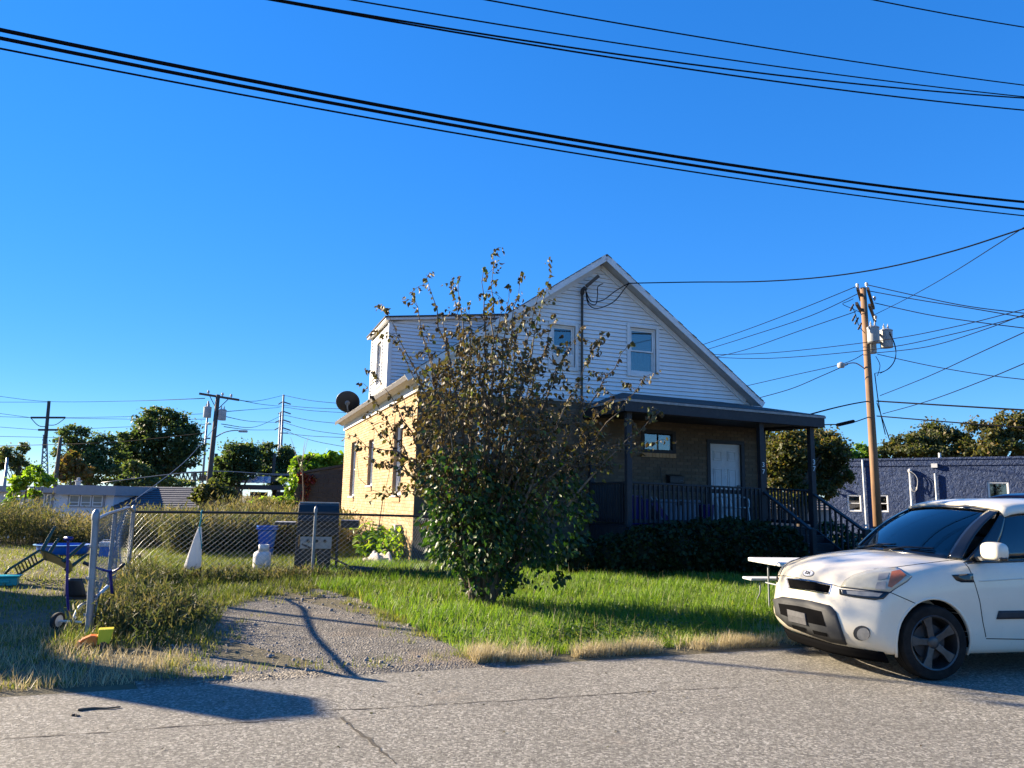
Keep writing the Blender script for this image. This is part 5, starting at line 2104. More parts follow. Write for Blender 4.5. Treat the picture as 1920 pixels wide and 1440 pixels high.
# tall bank of weeds at the back of the yard
n = 9000
u = nrg.uniform(-24, 3.4, n)
v = 21.3 + 4.0 * nrg.uniform(0, 1, n) + .6 * np.sin(u * .9)
v = np.where(u > -1, v - 1.0 * np.clip((u + 1) / 3, 0, 1), v)
h = nrg.uniform(.45, .95, n) * (1 + .22 * np.sin(u * .8 + 1) + .15 * np.sin(u * 2.1)) * np.where(u > -6, 1.1, .58)
weed_patch('tall_weed_bank', u, v, h, MT['weeds'], np.clip(nrg.normal(.5, .22, n) + .15 * np.sin(u * 1.3), 0, 1), 'tall tangled bank of yellowing weeds across the back of the yard', 16, .05, .35)
n = 1500
u = nrg.uniform(-1.2, 2.6, n)
v = nrg.uniform(18.2, 20.5, n)
weed_patch('mid_weeds', u, v, nrg.uniform(.5, 1.0, n), MT['weeds'], np.clip(nrg.normal(.45, .2, n), 0, 1), 'dense feathery weeds standing behind the propane tank', 16, .06, .3)
# ================================================================== BEYOND THE YARD
def far_tree(name, label, px, Ybase, lobes_px, n, lsize, mat, group=None, tint=(.4, .25), trunk_r=.25, lump=.5, base_z=None, limbs=7, toplight=.15, shell=.3):
    """lobes_px: (px, py, half width px, half height px, dY) in the picture, built at depth Ybase"""
    s = Ybase / FPX
    b0 = aty(px, 930, Ybase)
    zb = gxy(b0.x, Ybase) if base_z is None else base_z
    base = Vector((b0.x, Ybase, zb))
    t = thing(name, label, 'tree', base, 0, group)
    lob = []
    for lx, ly, hx, hy, dY in lobes_px:
        c = aty(lx, ly, Ybase + dY) - base
        lob.append((c.x, c.y, c.z, hx * s, max(hx, hy) * s * .9, hy * s))
    o = leaf_cloud('crown', lob, n, lsize, mat, t, tint, shell, lump=lump, toplight=toplight, sub=30)
    o['kind'] = 'stuff'
    b = MB()
    top = max(lob, key=lambda l: l[2] + l[5])
    b.tube(catmull([(0, 0, -.2), (0, 0, top[2] * .35), (top[0] * .5, top[1] * .5, top[2] * .7), (top[0], top[1], top[2] + top[5] * .3)], 4), [trunk_r * (1 - .85 * i / 12) for i in range(13)], 8)
    for k in range(limbs):
        l = lob[k % len(lob)]
        e = Vector((l[0] + rnd.gauss(0, l[3] * .4), l[1], l[2] + rnd.uniform(-.1, .6) * l[5]))
        st = Vector((0, 0, e.z * rnd.uniform(.25, .55)))
        b.tube(bez(st, Vector((e.x * .4, e.y * .4, e.z * .8)), e, 6), [trunk_r * .45 * (1 - .8 * i / 6) for i in range(7)], 5, caps=False)
    b.build('trunk', MT['bark'], t, smooth=True)
    return t


# --- trees on the left skyline
far_tree('large_tree', 'large round dark green tree on the left skyline', 300, 75, [(300, 805, 55, 42, 0), (262, 835, 45, 32, 0), (340, 825, 38, 42, 0), (300, 780, 35, 20, 0), (245, 860, 28, 22, 0), (345, 865, 30, 28, 0), (300, 870, 45, 28, 1), (275, 890, 45, 25, 0)], 19800, 0.26, MT['leaf_far'], 'trees on the left skyline', trunk_r=.35, lump=.28, limbs=18)
far_tree('ragged_tree', 'ragged airy tree left of the large round tree', 165, 70, [(165, 868, 58, 32, 0), (122, 840, 28, 26, 0), (160, 826, 28, 26, 0), (196, 836, 30, 22, 0), (205, 866, 38, 28, 0), (185, 892, 70, 24, 0), (140, 812, 30, 16, 0)], 14000, .20, MT['leaf_far'], 'trees on the left skyline', trunk_r=.25, lump=.25, limbs=16)
far_tree('rusty_tree', 'rusty brown tree beside the leaning bare pole', 135, 64, [(130, 868, 22, 22, 0), (150, 885, 20, 18, 0), (118, 890, 16, 14, 0)], 1500, .30, MT['leaf_autumn'], 'trees on the left skyline', (.75, .2), .15)
far_tree('pale_tree', 'pale airy tree at the far left edge', 28, 90, [(28, 852, 26, 18, 0), (45, 838, 14, 10, 0), (8, 865, 20, 16, 0), (40, 878, 22, 16, 0)], 4840, 0.22, MT['leaf_far'], 'trees on the left skyline', (.7, .2), .2, lump=.35)
far_tree('round_tree', 'dark round tree right of the wooden pole with the crossarm', 448, 80, [(445, 860, 40, 32, 0), (425, 870, 24, 25, 0), (470, 865, 28, 30, 0), (445, 890, 45, 25, 0)], 10120, 0.25, MT['leaf_far'], 'trees on the left skyline', (.35, .22), .3)
far_tree('tall_tree', 'dark tree around the foot of the tall steel pole', 515, 84, [(510, 850, 26, 26, 0), (535, 862, 22, 28, 0), (520, 885, 38, 28, 0), (500, 875, 22, 22, 0)], 7920, 0.25, MT['leaf_far'], 'trees on the left skyline', (.35, .22), .3)
far_tree('shrubby_tree', 'shrubby green tree below the large round tree', 262, 62, [(250, 885, 24, 24, 0), (272, 905, 30, 14, 0), (232, 905, 20, 14, 0), (330, 905, 30, 10, 0)], 5720, 0.19, MT['leaf_far'], 'trees on the left skyline', (.55, .2), .15)
far_tree('yellowing_tree', 'yellow green tree behind the dark block wall', 600, 44, [(575, 868, 28, 16, 0), (605, 862, 26, 14, 0), (630, 860, 22, 16, 0), (560, 880, 16, 12, 0), (600, 880, 45, 14, 0)], 2600, .24, MT['leaf_lime'], None, (.3, .25), .12, lump=.4)
far_tree('roadside_bush', 'yellow green bush at the foot of the wooden pole', 400, 40, [(395, 920, 30, 18, 0), (420, 928, 24, 14, 0), (372, 930, 18, 12, 0)], 1700, .20, MT['leaf_autumn'], None, (.25, .2), .06, base_z=-1.5)
far_tree('pale_bush', 'pale yellow green leafy bush in front of the dark bridge', 508, 26.5, [(505, 945, 34, 13, 0), (485, 950, 18, 10, 0), (530, 945, 18, 16, 0)], 1500, .13, MT['leaf_lime'], None, (.55, .25), .05, base_z=-.3)
far_tree('vine_bush', 'hanging green vine growing over the end of the block wall', 545, 30.5, [(548, 905, 8, 26, 0), (540, 930, 8, 20, 0), (530, 900, 12, 6, 0)], 500, .13, MT['leaf_lime'], None, (.35, .25), .03, base_z=-1.0)
# saplings in front of the grey house
for k, (sx, sy, lobes_) in enumerate((((45), 26, [(40, 905, 22, 14, 0), (25, 925, 16, 12, 0), (55, 890, 10, 16, 0), (20, 945, 18, 8, 0)]), ((70), 26.5, [(75, 895, 20, 18, 0), (90, 905, 16, 10, 0), (65, 880, 10, 12, 0), (60, 925, 14, 10, 0)]))):
    far_tree('sapling', ('thin bright green sapling nearest the left edge, before the grey house', 'taller bright green sapling before the grey house windows')[k], sx, sy, lobes_, 900, .11, MT['leaf_lime'], 'saplings before the grey house', (.4, .25), .035, lump=.5, shell=.2)
# bare sapling before the block wall
bs_ = aty(566, 960, 27)
bs_.z = gxy(bs_.x, 27)
bare = thing('bare_sapling', 'thin leafless sapling standing before the dark block wall', 'tree', bs_)
b = MB()
topz = aty(566, 862, 27) - bs_
b.tube([(0, 0, 0), (.01, 0, topz.z * .6), topz], [.03, .022, .016], 6)
for px, py in ((545, 820), (548, 838), (572, 825), (578, 818), (585, 842), (590, 850), (570, 835), (552, 850)):
    e = aty(px, py, 27 + rnd.uniform(-.4, .4)) - bs_
    b.tube(bez(topz * rnd.uniform(.8, 1), topz * .5 + e * .5 + Vector((0, 0, -.15)), e, 6), [.014, .012, .01, .009, .007, .006, .004], 4, caps=False)
b.build('trunk', MT['twig'], bare)

# --- dark concrete block wall
bw = thing('block_wall', 'dark concrete block outbuilding wall with stepped top behind the house', 'wall', (0, 0, 0))
Yw = 32.0
L0, L1 = aty(547, 900, Yw), aty(700, 900, Yw)
zb0 = gxy(L0.x, Yw) - .1
cellw, cellh = .40, .20
cols = int((L1.x - L0.x) / cellw) + 1
blockm = MB()
blockm.box(.006, cellw - .012, -.008, .02, .006, cellh - .010)
blk0 = None
for r in range(40):
    z = zb0 + r * cellh
    for c_ in range(-1, cols):
        x = L0.x + c_ * cellw + (cellw / 2 if r % 2 else 0)
        if x < L0.x - .01:
            continue
        ytop = aty(547, 889, Yw).z + (aty(645, 872, Yw).z - aty(547, 889, Yw).z) * (x - L0.x) / 2.3
        if z + cellh > ytop + .05:
            continue
        if blk0 is None:
            blk0 = blockm.build('block', MT['block'], bw, bevel=.006)
            o = blk0
        else:
            o = share(blk0, 'block', bw)
        o.location = (x, Yw - .1 + rnd.uniform(-.004, .004), z)
b = MB()
zt0, zt1 = aty(547, 889, Yw).z - .02, aty(645, 872, Yw).z
x1 = L0.x + cols * cellw
slope = (zt1 - zt0) / 2.3
b.prism([(L0.x, Yw - .09, zb0), (x1, Yw - .09, zb0), (x1, Yw - .09, zt0 + slope * (x1 - L0.x) - .06), (L0.x, Yw - .09, zt0 - .06)], (0, 4, 0))
MT['blockmortar'] = pm('block_mortar', (.10, .085, .07), rough=.95)
b.build('core', MT['blockmortar'], bw, fixn=True)
b = MB()
b.prism([(L0.x - .06, Yw - .16, zt0 - .05), (x1, Yw - .16, zt0 + slope * (x1 - L0.x) - .05), (x1, Yw - .16, zt0 + slope * (x1 - L0.x) + .05), (L0.x - .06, Yw - .16, zt0 + .05)], (0, 4.2, 0))
b.build('coping', MT['block'], bw, fixn=True)
crp = thing('red_creeper', 'red autumn creeper hanging on the dark block wall', 'vine', aty(570, 895, Yw - .2))
o = leaf_cloud('foliage', [(-.1, 0, -.05, .35, .08, .18), (.25, 0, -.1, .3, .08, .22), (.15, 0, -.5, .12, .06, .5), (.0, 0, -1.0, .08, .05, .4)], 420, .10, MT['leaf_red'], crp, (.5, .3), .3, 'leaf', lump=.8)
o['kind'] = 'stuff'
b = MB()
b.tube(catmull([(.0, .05, -1.6), (.03, .03, -1.0), (.15, 0, -.5), (.2, 0, .05)], 4), .012, 5)
b.build('stem', MT['twig'], crp)

# --- low grey house with dark shingle roof
MT['homewall'] = pm('pale_grey_wall', (.66, .66, .68), (.58, .58, .60), 2, .7)
MT['homefascia'] = pm('grey_fascia', (.32, .31, .32), (.27, .26, .27), 3, .7)
MT['homeroof'] = pm('slate_shingles', (.060, .066, .085), (.10, .105, .125), 3.5, .9, .9, 9, .05, c3=(.035, .038, .05), s3=5, f3=.7, streak=(.25, 1, 6))
Yh = 42.0
def hp(px, py, dY=0.0):
    return aty(px, py, Yh + dY)
hx0, hx1, hx2 = hp(-60, 930).x, hp(110, 930).x, hp(214, 930).x
zg = gxy(hx1, Yh) - .05
home = thing('grey_house', 'low pale grey house with dark shingled roof beyond the weeds', 'house', ((hx0 + hx2) / 2, Yh, zg))
hl = Vector(home.location)
def hbox(name, x0, x1, y0, y1, z0, z1, mat):
    b = MB()
    b.box(x0 - hl.x, x1 - hl.x, y0 - hl.y, y1 - hl.y, z0 - hl.z, z1 - hl.z)
    return b.build(name, mat, home)
zw, zf = hp(60, 923).z, hp(60, 912).z
hbox('wall', hx0, hx1, Yh + .5, Yh + 8, zg, zw, MT['homewall'])
hbox('fascia', hx0 - .3, hx1 + .05, Yh + .0, Yh + 8.2, zw, zf, MT['homefascia'])
zw2, zf2 = hp(160, 928).z, hp(160, 910).z
hbox('wall', hx1 + .05, hx2, Yh + .0, Yh + 8, zg, zw2, MT['homewall'])
hbox('fascia', hx1 + .06, hx2 + .25, Yh - .4, Yh + 8.2, zw2, zf2, MT['homefascia'])
def hwin(px0, px1, py0, py1, panes, Yp):
    a, c = aty(px0, py0, Yp), aty(px1, py1, Yp)
    f = MB()
    wd = c.x - a.x
    x0, z1, z0 = a.x, a.z, c.z
    f.box(x0 - .06 - hl.x, x0 + wd + .06 - hl.x, Yp - .05 - hl.y, Yp + .0 - hl.y, z0 - .06 - hl.z, z1 + .06 - hl.z)
    wo_ = f.build('window', MT['homefascia'], home)
    for i in range(panes):
        p0 = x0 + wd * i / panes + .04
        p1 = x0 + wd * (i + 1) / panes - .04
        f = MB()
        for q in ((p0, p0 + .05, z0, z1), (p1 - .05, p1, z0, z1), (p0 + .05, p1 - .05, z1 - .05, z1), (p0 + .05, p1 - .05, z0, z0 + .05), (p0 + .05, p1 - .05, (z0 * .65 + z1 * .35) - .02, (z0 * .65 + z1 * .35) + .02)):
            f.box(q[0] - hl.x, q[1] - hl.x, Yp - .08 - hl.y, Yp - .051 - hl.y, q[2] - hl.z, q[3] - hl.z)
        f.build('frame', MT['trim'], wo_)
        f = MB()
        f.box(p0 + .05 - hl.x, p1 - .05 - hl.x, Yp - .060 - hl.y, Yp - .052 - hl.y, z0 + .05 - hl.z, z1 - .05 - hl.z)
        f.build('pane', MT['winpane'], wo_)
MT['winpane'] = pm('grey_pane', (.16, .17, .17), (.26, .27, .26), 1.5, .15)
hwin(64, 97, 926, 951, 3, Yh + .5)
hwin(131, 194, 928, 950, 3, Yh + .0)
rl, rr_ = hp(214, 912, 5), hp(372, 914, 5)
el, er = hp(208, 958, -1), hp(366, 958, -1)
b = MB()
b.add([p - hl for p in (rl, rr_, er, el)], [(3, 2, 1, 0)])
nrow = 11
for i in range(nrow):       # shingle courses as lapped rows
    t0, t1 = i / nrow, (i + 1) / nrow
    A_, B_ = el.lerp(rl, t0), er.lerp(rr_, t0)
    C_, D_ = el.lerp(rl, t1), er.lerp(rr_, t1)
    up = Vector((0, -.02, .05))
    b.add([p - hl for p in (A_ + up, B_ + up, D_ + up * .2, C_ + up * .2, A_, B_)], [(0, 1, 2, 3), (0, 4, 5, 1)])
b.add([p - hl for p in (rl, rr_, rr_ + Vector((0, 7, -1.2)), rl + Vector((0, 7, -1.2)))], [(0, 1, 2, 3)])
b.build('roof', MT['homeroof'], home)
hbox('wall', el.x + .3, er.x - .3, Yh - .2, Yh + 8, zg, el.z + .1, MT['homewall'])
c0 = hp(146, 911, 3)
f = MB()
f.lathe([(.14, -.1), (.14, .25), (.20, .27), (.20, .32), (.09, .34), (.09, .48), (0, .5)], 12, Matrix.Translation(c0 - hl))
f.build('flue', MT['transformer'], home)
for px, py in ((249, 925), (249, 945)):
    p = aty(px, py, Yh + 3)
    f = MB()
    f.lathe([(.09, -.5), (.09, .15), (.13, .16), (.13, .26), (0, .28)], 10, Matrix.Translation(p - hl))
    f.build('roof_vent', MT['transformer'], home)

# --- rail bridge with graffiti and the overhead truss
MT['graffiti'] = None
mt, nt, bs2, out2 = nodes_of('graffiti_paint')
p_ = posn(nt)
n1 = noise(nt, .55, 2, .5, p_, 1.5)
n2 = noise(nt, 1.3, 2, .5, p_, 2.0)
c_ = ramp(nt, n1.outputs[0], [(.30, (.10, .12, .22)), (.40, (.42, .25, .48)), (.47, (.62, .62, .66)), (.53, (.16, .38, .62)), (.60, (.05, .16, .50)), (.68, (.60, .30, .42))])
c_ = mixc(nt, ramp(nt, n2.outputs[0], [(.48, 0.0), (.50, 1.0), (.53, 1.0), (.55, 0.0)]), c_, (.75, .75, .78))
nt.links.new(c_, bs2.inputs['Base Color'])
bs2.inputs['Roughness'].default_value = .7
MT['graffiti'] = mt
Yb = 80.0
def bpnt(px, py, dY=0.0):
    return aty(px, py, Yb + dY)
br0 = bpnt(372, 930)
bridge = thing('rail_bridge', 'dark steel rail bridge with painted graffiti panels in the distance', 'bridge', (br0.x, Yb, gxy(br0.x, Yb)))
bl = Vector(bridge.location)
def bbox(name, px0, px1, py0, py1, d0, d1, mat):
    a, c = bpnt(px0, py0), bpnt(px1, py1)
    b = MB()
    b.box(a.x - bl.x, c.x - bl.x, d0, d1, c.z - bl.z, a.z - bl.z)
    return b.build(name, mat, bridge)
bbox('girder', 372, 700, 907, 922, 0, 5, MT['steeldark'])
bbox('girder_web', 372, 700, 891, 906.5, .3, .5, MT['steeldark'])
for i in range(9):
    bbox('graffiti_panel', 415 + i * 10.2, 424.6 + i * 10.2, 893, 905.5, .1, .25, MT['graffiti'])
for px in (376, 420, 470, 520, 580, 640):
    bbox('pier', px - 4, px + 4, 922, 960, .5, 4.5, MT['block'])
for px in (402, 436, 512):
    bbox('catenary_post', px - .8, px + .8, 850, 892, .2, .4, MT['steeldark'])
b = MB()
b.tube([bpnt(372, 889) - bl, bpnt(700, 893) - bl], .05, 5)
b.build('hand_rail', MT['steelgrey'], bridge)
truss = thing('overhead_truss', 'pale steel lattice truss spanning the rail line left of the bridge', 'truss', bpnt(268, 920))
tl = Vector(truss.location)
def tpt(px, py):
    return bpnt(px, py) - tl
b = MB()
b.beam(tpt(268, 888), tpt(400, 885), .18, .18)
b.build('top_chord', MT['steelgrey'], truss)
b = MB()
b.beam(tpt(268, 902), tpt(400, 900), .16, .16)
b.build('bottom_chord', MT['steelgrey'], truss)
for i in range(16):
    b = MB()
    x0 = 268 + i * 8
    b.beam(tpt(x0, 901.5), tpt(x0 + 4, 887.5), .10, .10)
    b.beam(tpt(x0 + 4, 887.5), tpt(x0 + 8, 901.5), .10, .10)
    b.build('web_bar', MT['steelgrey'], truss)
for px in (268, 312, 365):
    b = MB()
    b.beam(tpt(px, 884), tpt(px, 940), .25, .25, up=(0, 1, 0))
    b.build('leg', MT['steelgrey'], truss)


# ================================================================== POLES AND WIRES
def insulator(parent, p, s=1.0):
    b = MB()
    b.lathe([(.02 * s, 0), (.02 * s, .04 * s), (.05 * s, .05 * s), (.05 * s, .08 * s), (.03 * s, .09 * s), (.05 * s, .10 * s), (.045 * s, .14 * s), (0, .16 * s)], 10, Matrix.Translation(p))
    return b.build('insulator', MT['porcelain'], parent)


def transformer(parent, p, r=.22, h=.75):
    b = MB()
    b.lathe([(0, 0), (r * .95, 0), (r, .03), (r, h), (r * 1.06, h + .01), (r * 1.06, h + .05), (r * .7, h + .10), (0, h + .12)], 18, Matrix.Translation(p))
    o = b.build('transformer', MT['transformer'], parent, smooth=40)
    for dx in (-.09, .09):
        b = MB()
        b.lathe([(.03, 0), (.05, .04), (.03, .08), (.045, .12), (.02, .18), (0, .26)], 8, Matrix.Translation(Vector(p) + Vector((dx, 0, h + .1))))
        b.build('bushing', MT['porcelain'], o)
    return o


# wooden pole with crossarm on the left
Yp = 48.0
def pp2(px, py, dY=0.0):
    return aty(px, py, Yp + dY)
pb = pp2(385, 955)
pb.z = gxy(pb.x, Yp) - .1
lp = thing('utility_pole', 'leaning dark wooden utility pole with crossarm and two transformers at left', 'utility pole', pb)
top = pp2(409, 740) - pb
b = MB()
b.tube([(0, 0, 0), top * .5, top], [.19, .16, .13], 12)
b.build('pole', MT['polewood_dark'], lp, smooth=True)
ax0, ax1 = pp2(374, 738) - pb, pp2(448, 750) - pb
b = MB()
b.beam(ax0, ax1, .12, .14)
b.build('crossarm', MT['polewood_dark'], lp)
for t in (.22, .58, .8):
    insulator(lp, ax0.lerp(ax1, t) + Vector((0, 0, .06)), 1.6)
for e in (.25, .75):
    b = MB()
    b.beam(ax0.lerp(ax1, e), top + Vector((0, 0, -1.0)), .04, .04)
    b.build('brace', MT['steeldark'], lp)
transformer(lp, pp2(388, 783) - pb, .24, .62)
transformer(lp, pp2(416, 788) - pb, .24, .62)
b = MB()
b.tube(catmull([pp2(401, 822) - pb, pp2(420, 811) - pb, pp2(440, 807) - pb, pp2(452, 808) - pb], 4), .035, 6)
b.build('lamp_arm', MT['steelgrey'], lp, smooth=True)
b = MB()
c = pp2(455, 809) - pb
b.box(c.x - .25, c.x + .3, c.y - .12, c.y + .12, c.z - .06, c.z + .08)
b.build('lamp_head', MT['transformer'], lp, bevel=.04)

def simple_pole(name, label, px0, py0, px1, py1, Y, r, mat, arms=(), group=None, cat='pole'):
    b0 = aty(px0, py0, Y)
    b0.z = gxy(b0.x, Y)
    t = thing(name, label, cat, b0, 0, group)
    e = aty(px1, py1, Y) - b0
    b = MB()
    b.tube([(0, 0, 0), e], [r, r * .6], 8)
    b.build('shaft', mat, t, smooth=True)
    for (a0x, a0y, a1x, a1y, rr) in arms:
        b = MB()
        b.tube([aty(a0x, a0y, Y) - b0, aty(a1x, a1y, Y) - b0], rr, 5)
        b.build('arm', mat, t)
    return t
arms = []
for yy in (757, 775, 791, 806):
    arms += [(530, yy - 4, 522, yy + 1, .10), (530, yy - 4, 545, yy + 1, .10)]
simple_pole('transmission_pole', 'tall slim steel transmission pole with short slanted arms', 524, 925, 532, 740, 110, .22, MT['steelgrey'], arms)
simple_pole('transmission_pole', 'shorter steel pole beside the tall transmission pole', 520, 925, 526, 773, 108, .20, MT['steelgrey'], [(526, 787, 516, 792, .09), (526, 800, 515, 806, .09), (526, 812, 540, 812, .08)])
simple_pole('steel_pole', 'slim grey steel pole rising behind the leaning wooden pole', 378, 930, 391, 752, 90, .17, MT['steelgrey'], [(386, 822, 394, 822, .1), (385, 795, 396, 795, .1)])
simple_pole('bare_pole', 'plain dark wooden pole leaning beside the ragged tree', 104, 895, 114, 820, 58, .20, MT['polewood_dark'])
simple_pole('slim_pole', 'grey pole near the left picture edge behind the grey house', 8, 920, 14, 858, 60, .16, MT['steelgrey'])
# lattice mast
lt = thing('lattice_mast', 'dark transmission mast with two wide crossarms and lattice foot', 'mast', Vector((aty(82, 900, 100).x, 100, gxy(-60, 100))))
ltl = Vector(lt.location)
def lpt(px, py):
    return aty(px, py, 100) - ltl
b = MB()
b.tube([lpt(84, 840), lpt(92, 752)], [.24, .2], 8)
b.build('shaft', MT['steeldark'], lt)
for a0, a1, yy in ((58, 122, 783), (72, 114, 806)):
    b = MB()
    b.beam(lpt(a0, yy), lpt(a1, yy), .2, .25)
    arm_ = b.build('crossarm', MT['steeldark'], lt)
b = MB()
for s in (-1, 1):
    b.beam(lpt(83 + s * 7, 900), lpt(85 + s * 2.5, 815), .14, .14)
for i in range(9):
    y0_, y1_ = 900 - i * 9.4, 900 - (i + 1) * 9.4
    w0, w1 = 7 - i * .5, 7 - (i + 1) * .5
    b.beam(lpt(83 - w0, y0_), lpt(83 + w1, y1_), .09, .09)
    b.beam(lpt(83 + w0, y0_), lpt(83 - w1, y1_), .09, .09)
b.build('lattice', MT['steelgrey'], lt)['kind'] = 'stuff'
for a, bb_, c_ in (((58, 784), (72, 798), (86, 800)), ((122, 784), (105, 796), (90, 797))):
    b = MB()
    b.tube(catmull([lpt(*a), lpt(*bb_), lpt(*c_)], 4), .05, 4)
    b.build('jumper', MT['cable'], lt)


def wire(name, label, pts, r, group=None, mat='cable', nn=6):
    """pts: (px, py, Y) in the picture"""
    P = [aty(*p) for p in pts]
    if pts[-1][0] > 1900:      # carry on to the next pole outside the picture
        P.append(P[-1] + (P[-1] - P[-2]) * 2.0)
    if pts[0][0] < 0:
        P.insert(0, P[0] + (P[0] - P[1]) * .5)
    P = catmull(P, nn) if len(P) > 2 else P
    b = MB()
    b.tube(P, r, 5)
    return tag(b.build(name, MT[mat], smooth=True), label, 'cable', group)


# distant wires at left, sharing one description per bundle
gl = 'thin distant power lines on the left skyline'
for pts in ([(-10, 742, 98), (92, 753, 100), (240, 752, 95), (384, 747, 49)], [(-10, 754, 98), (92, 754, 100)], [(-10, 774, 98), (58, 783, 100)], [(-10, 781, 98), (60, 783, 100)], [(122, 783, 100), (250, 781, 96), (380, 776, 90)], [(118, 784, 100), (260, 786, 96), (385, 786, 90)],
            [(-10, 800, 98), (72, 806, 100)], [(112, 806, 100), (250, 800, 96), (385, 796, 90)], [(-10, 818, 95), (200, 822, 95), (384, 822, 90)], [(-10, 836, 95), (120, 833, 60), (230, 828, 55), (384, 812, 50)]):
    wire('power_line', 'thin distant power line strung between the poles on the left skyline', pts, .028, gl)
gm = 'thin power lines between the wooden pole and the tall steel poles'
for pts in ([(448, 750, 48), (490, 758, 80), (528, 762, 110)], [(415, 745, 48), (480, 752, 80), (532, 741, 110)], [(420, 772, 48), (470, 768, 80), (524, 764, 108)], [(418, 780, 48), (470, 790, 80), (520, 792, 108)], [(420, 800, 48), (470, 806, 80), (516, 806, 108)], [(415, 795, 48), (480, 800, 80), (530, 778, 110)]):
    wire('power_line', 'thin power line between the wooden pole and the tall steel poles', pts, .026, gm)
gr_ = 'thin power lines running from the tall steel poles behind the house'
for y0_, y1_, yy in ((741, 757, 700), (760, 764, 700), (763, 772, 700), (778, 795, 700), (792, 817, 700), (806, 842, 700), (812, 818, 700)):
    wire('power_line', 'thin power line running from the tall steel poles behind the house', [(532, y0_, 110), (590, (y0_ + y1_) / 2 + 3, 100), (yy, y1_ + 4, 90)], .032, gr_)
wire('guy_wire', 'pale guy wire slanting down from the leaning wooden pole to the weeds', [(404, 800, 47.5), (350, 862, 44), (290, 910, 40), (225, 957, 36)], .018, None, 'steelgrey')
wire('power_line', 'low line passing over the rail bridge from left to right', [(190, 905, 60), (380, 884, 60), (520, 889, 60), (700, 890, 60)], .03, None, 'steelgrey')
# ================================================================== RIGHT SIDE
mt, nt, bs2, out2 = nodes_of('blue_stucco')
p_ = posn(nt)
n1 = noise(nt, 2.0, 4, .6, p_)
c_ = mixc(nt, ramp(nt, n1.outputs[0], [(.35, 0.0), (.7, 1.0)]), (.014, .036, .105), (.022, .050, .135))
nt.links.new(c_, bs2.inputs['Base Color'])
bs2.inputs['Roughness'].default_value = .75
n2 = noise(nt, 5.5, 5, .62, p_, 1.2)
n3 = noise(nt, 30, 3, .6, p_)
b1_ = bumpn(nt, ramp(nt, n2.outputs[0], [(.40, 0.0), (.58, 1.0)]), .8, .05)
nt.links.new(bumpn(nt, n3.outputs[0], .4, .01, b1_), bs2.inputs['Normal'])
MT['stuccoblue'] = mt

BA = rad(-38)
bo = aty(1549, 930, 36.0)
bo.z = 0
bld = thing('blue_building', 'low flat roofed building with rough dark blue stucco walls', 'building', (bo.x, bo.y, gxy(bo.x, bo.y)), BA)
bz = Vector(bld.location).z
bdir = Vector((math.cos(BA), math.sin(BA), 0))
bnrm = Vector((math.sin(BA), -math.cos(BA), 0))     # outward, towards the street
def onb(px, py, out=0.0):
    """picture point on the blue wall -> (t along, z)"""
    d = ray(px, py)
    o_ = bo + bnrm * out
    k = (o_ - CAM).dot(bnrm) / d.dot(bnrm)
    p = CAM + d * k
    return (p - bo).dot(bdir), p.z - bz
BHT = onb(1549, 864)[1]
BLEN = 17.0
wins = []
for (x0, y0_, x1, y1_) in ((1587, 927, 1616, 960), (1640, 927, 1667, 961), (1850, 903, 1896, 962)):
    a, c = onb(x0, y0_), onb(x1, y1_)
    wins.append((a[0], c[0], min(a[1], 9) - (a[1] - c[1]), a[1]))
b = MB()
for a, c, z0, z1 in wall_cells(0, BLEN, 0, BHT, wins):
    b.add([(a, 0, z0), (c, 0, z0), (c, 0, z1), (a, 0, z1)], [(0, 1, 2, 3)])
for a, c, z0, z1 in wins:
    d = .14
    b.add([(a, 0, z0), (a, d, z0), (a, d, z1), (a, 0, z1)], [(3, 2, 1, 0)])
    b.add([(c, 0, z0), (c, d, z0), (c, d, z1), (c, 0, z1)], [(0, 1, 2, 3)])
    b.add([(a, 0, z1), (a, d, z1), (c, d, z1), (c, 0, z1)], [(3, 2, 1, 0)])
    b.add([(a, 0, z0), (a, d, z0), (c, d, z0), (c, 0, z0)], [(0, 1, 2, 3)])
b.add([(0, 0, 0), (0, 9, 0), (0, 9, BHT), (0, 0, BHT)], [(0, 3, 2, 1)])
b.add([(BLEN, 0, 0), (BLEN, 9, 0), (BLEN, 9, BHT), (BLEN, 0, BHT)], [(0, 1, 2, 3)])
b.add([(0, 9, 0), (BLEN, 9, 0), (BLEN, 9, BHT), (0, 9, BHT)], [(3, 2, 1, 0)])
b.build('wall', MT['stuccoblue'], bld)
b = MB()
b.box(-.08, BLEN + .1, -.07, 9.1, BHT - .02, BHT + .07)
b.build('roof', MT['stuccoblue'], bld)
b = MB()
b.box(-.05, BLEN + .05, -.035, .01, BHT - .28, BHT - .022)
b.build('parapet_band', MT['stuccoblue'], bld)
for i, (a, c, z0, z1) in enumerate(wins):
    w_ = window(bld, ((a + c) / 2, .02, z0 + .01), 0, c - a - .02, z1 - z0 - .02, 0, .02, lower=None, upper=None, sill=False, meet=.5)
    if i == 0:
        f = MB()
        f.grid(lambda q, t: Vector((-(c - a) / 2 + .06 + q * (c - a) * (.45 - .2 * abs(t - .5) * 2), .14 + .012 * math.sin(q * 30), .06 + t * (z1 - z0 - .12))), 20, 6)
        f.build('curtain', MT['blind'], w_, smooth=True)
    if i == 2:
        f = MB()
        for q in range(2):
            f.box(-.32, .12, .15, .155, z1 - z0 - .28 - q * .14, z1 - z0 - .23 - q * .14)
        f.build('blind_slat', MT['blind'], w_)
def bpipe(name, px0, py0, px1, py1, r, mat, out=.06):
    a, c = onb(px0, py0, out), onb(px1, py1, out)
    f = MB()
    f.tube([(a[0], -out, a[1]), (c[0], -out, c[1])], r, 8)
    return f.build(name, MT[mat], bld, smooth=40)
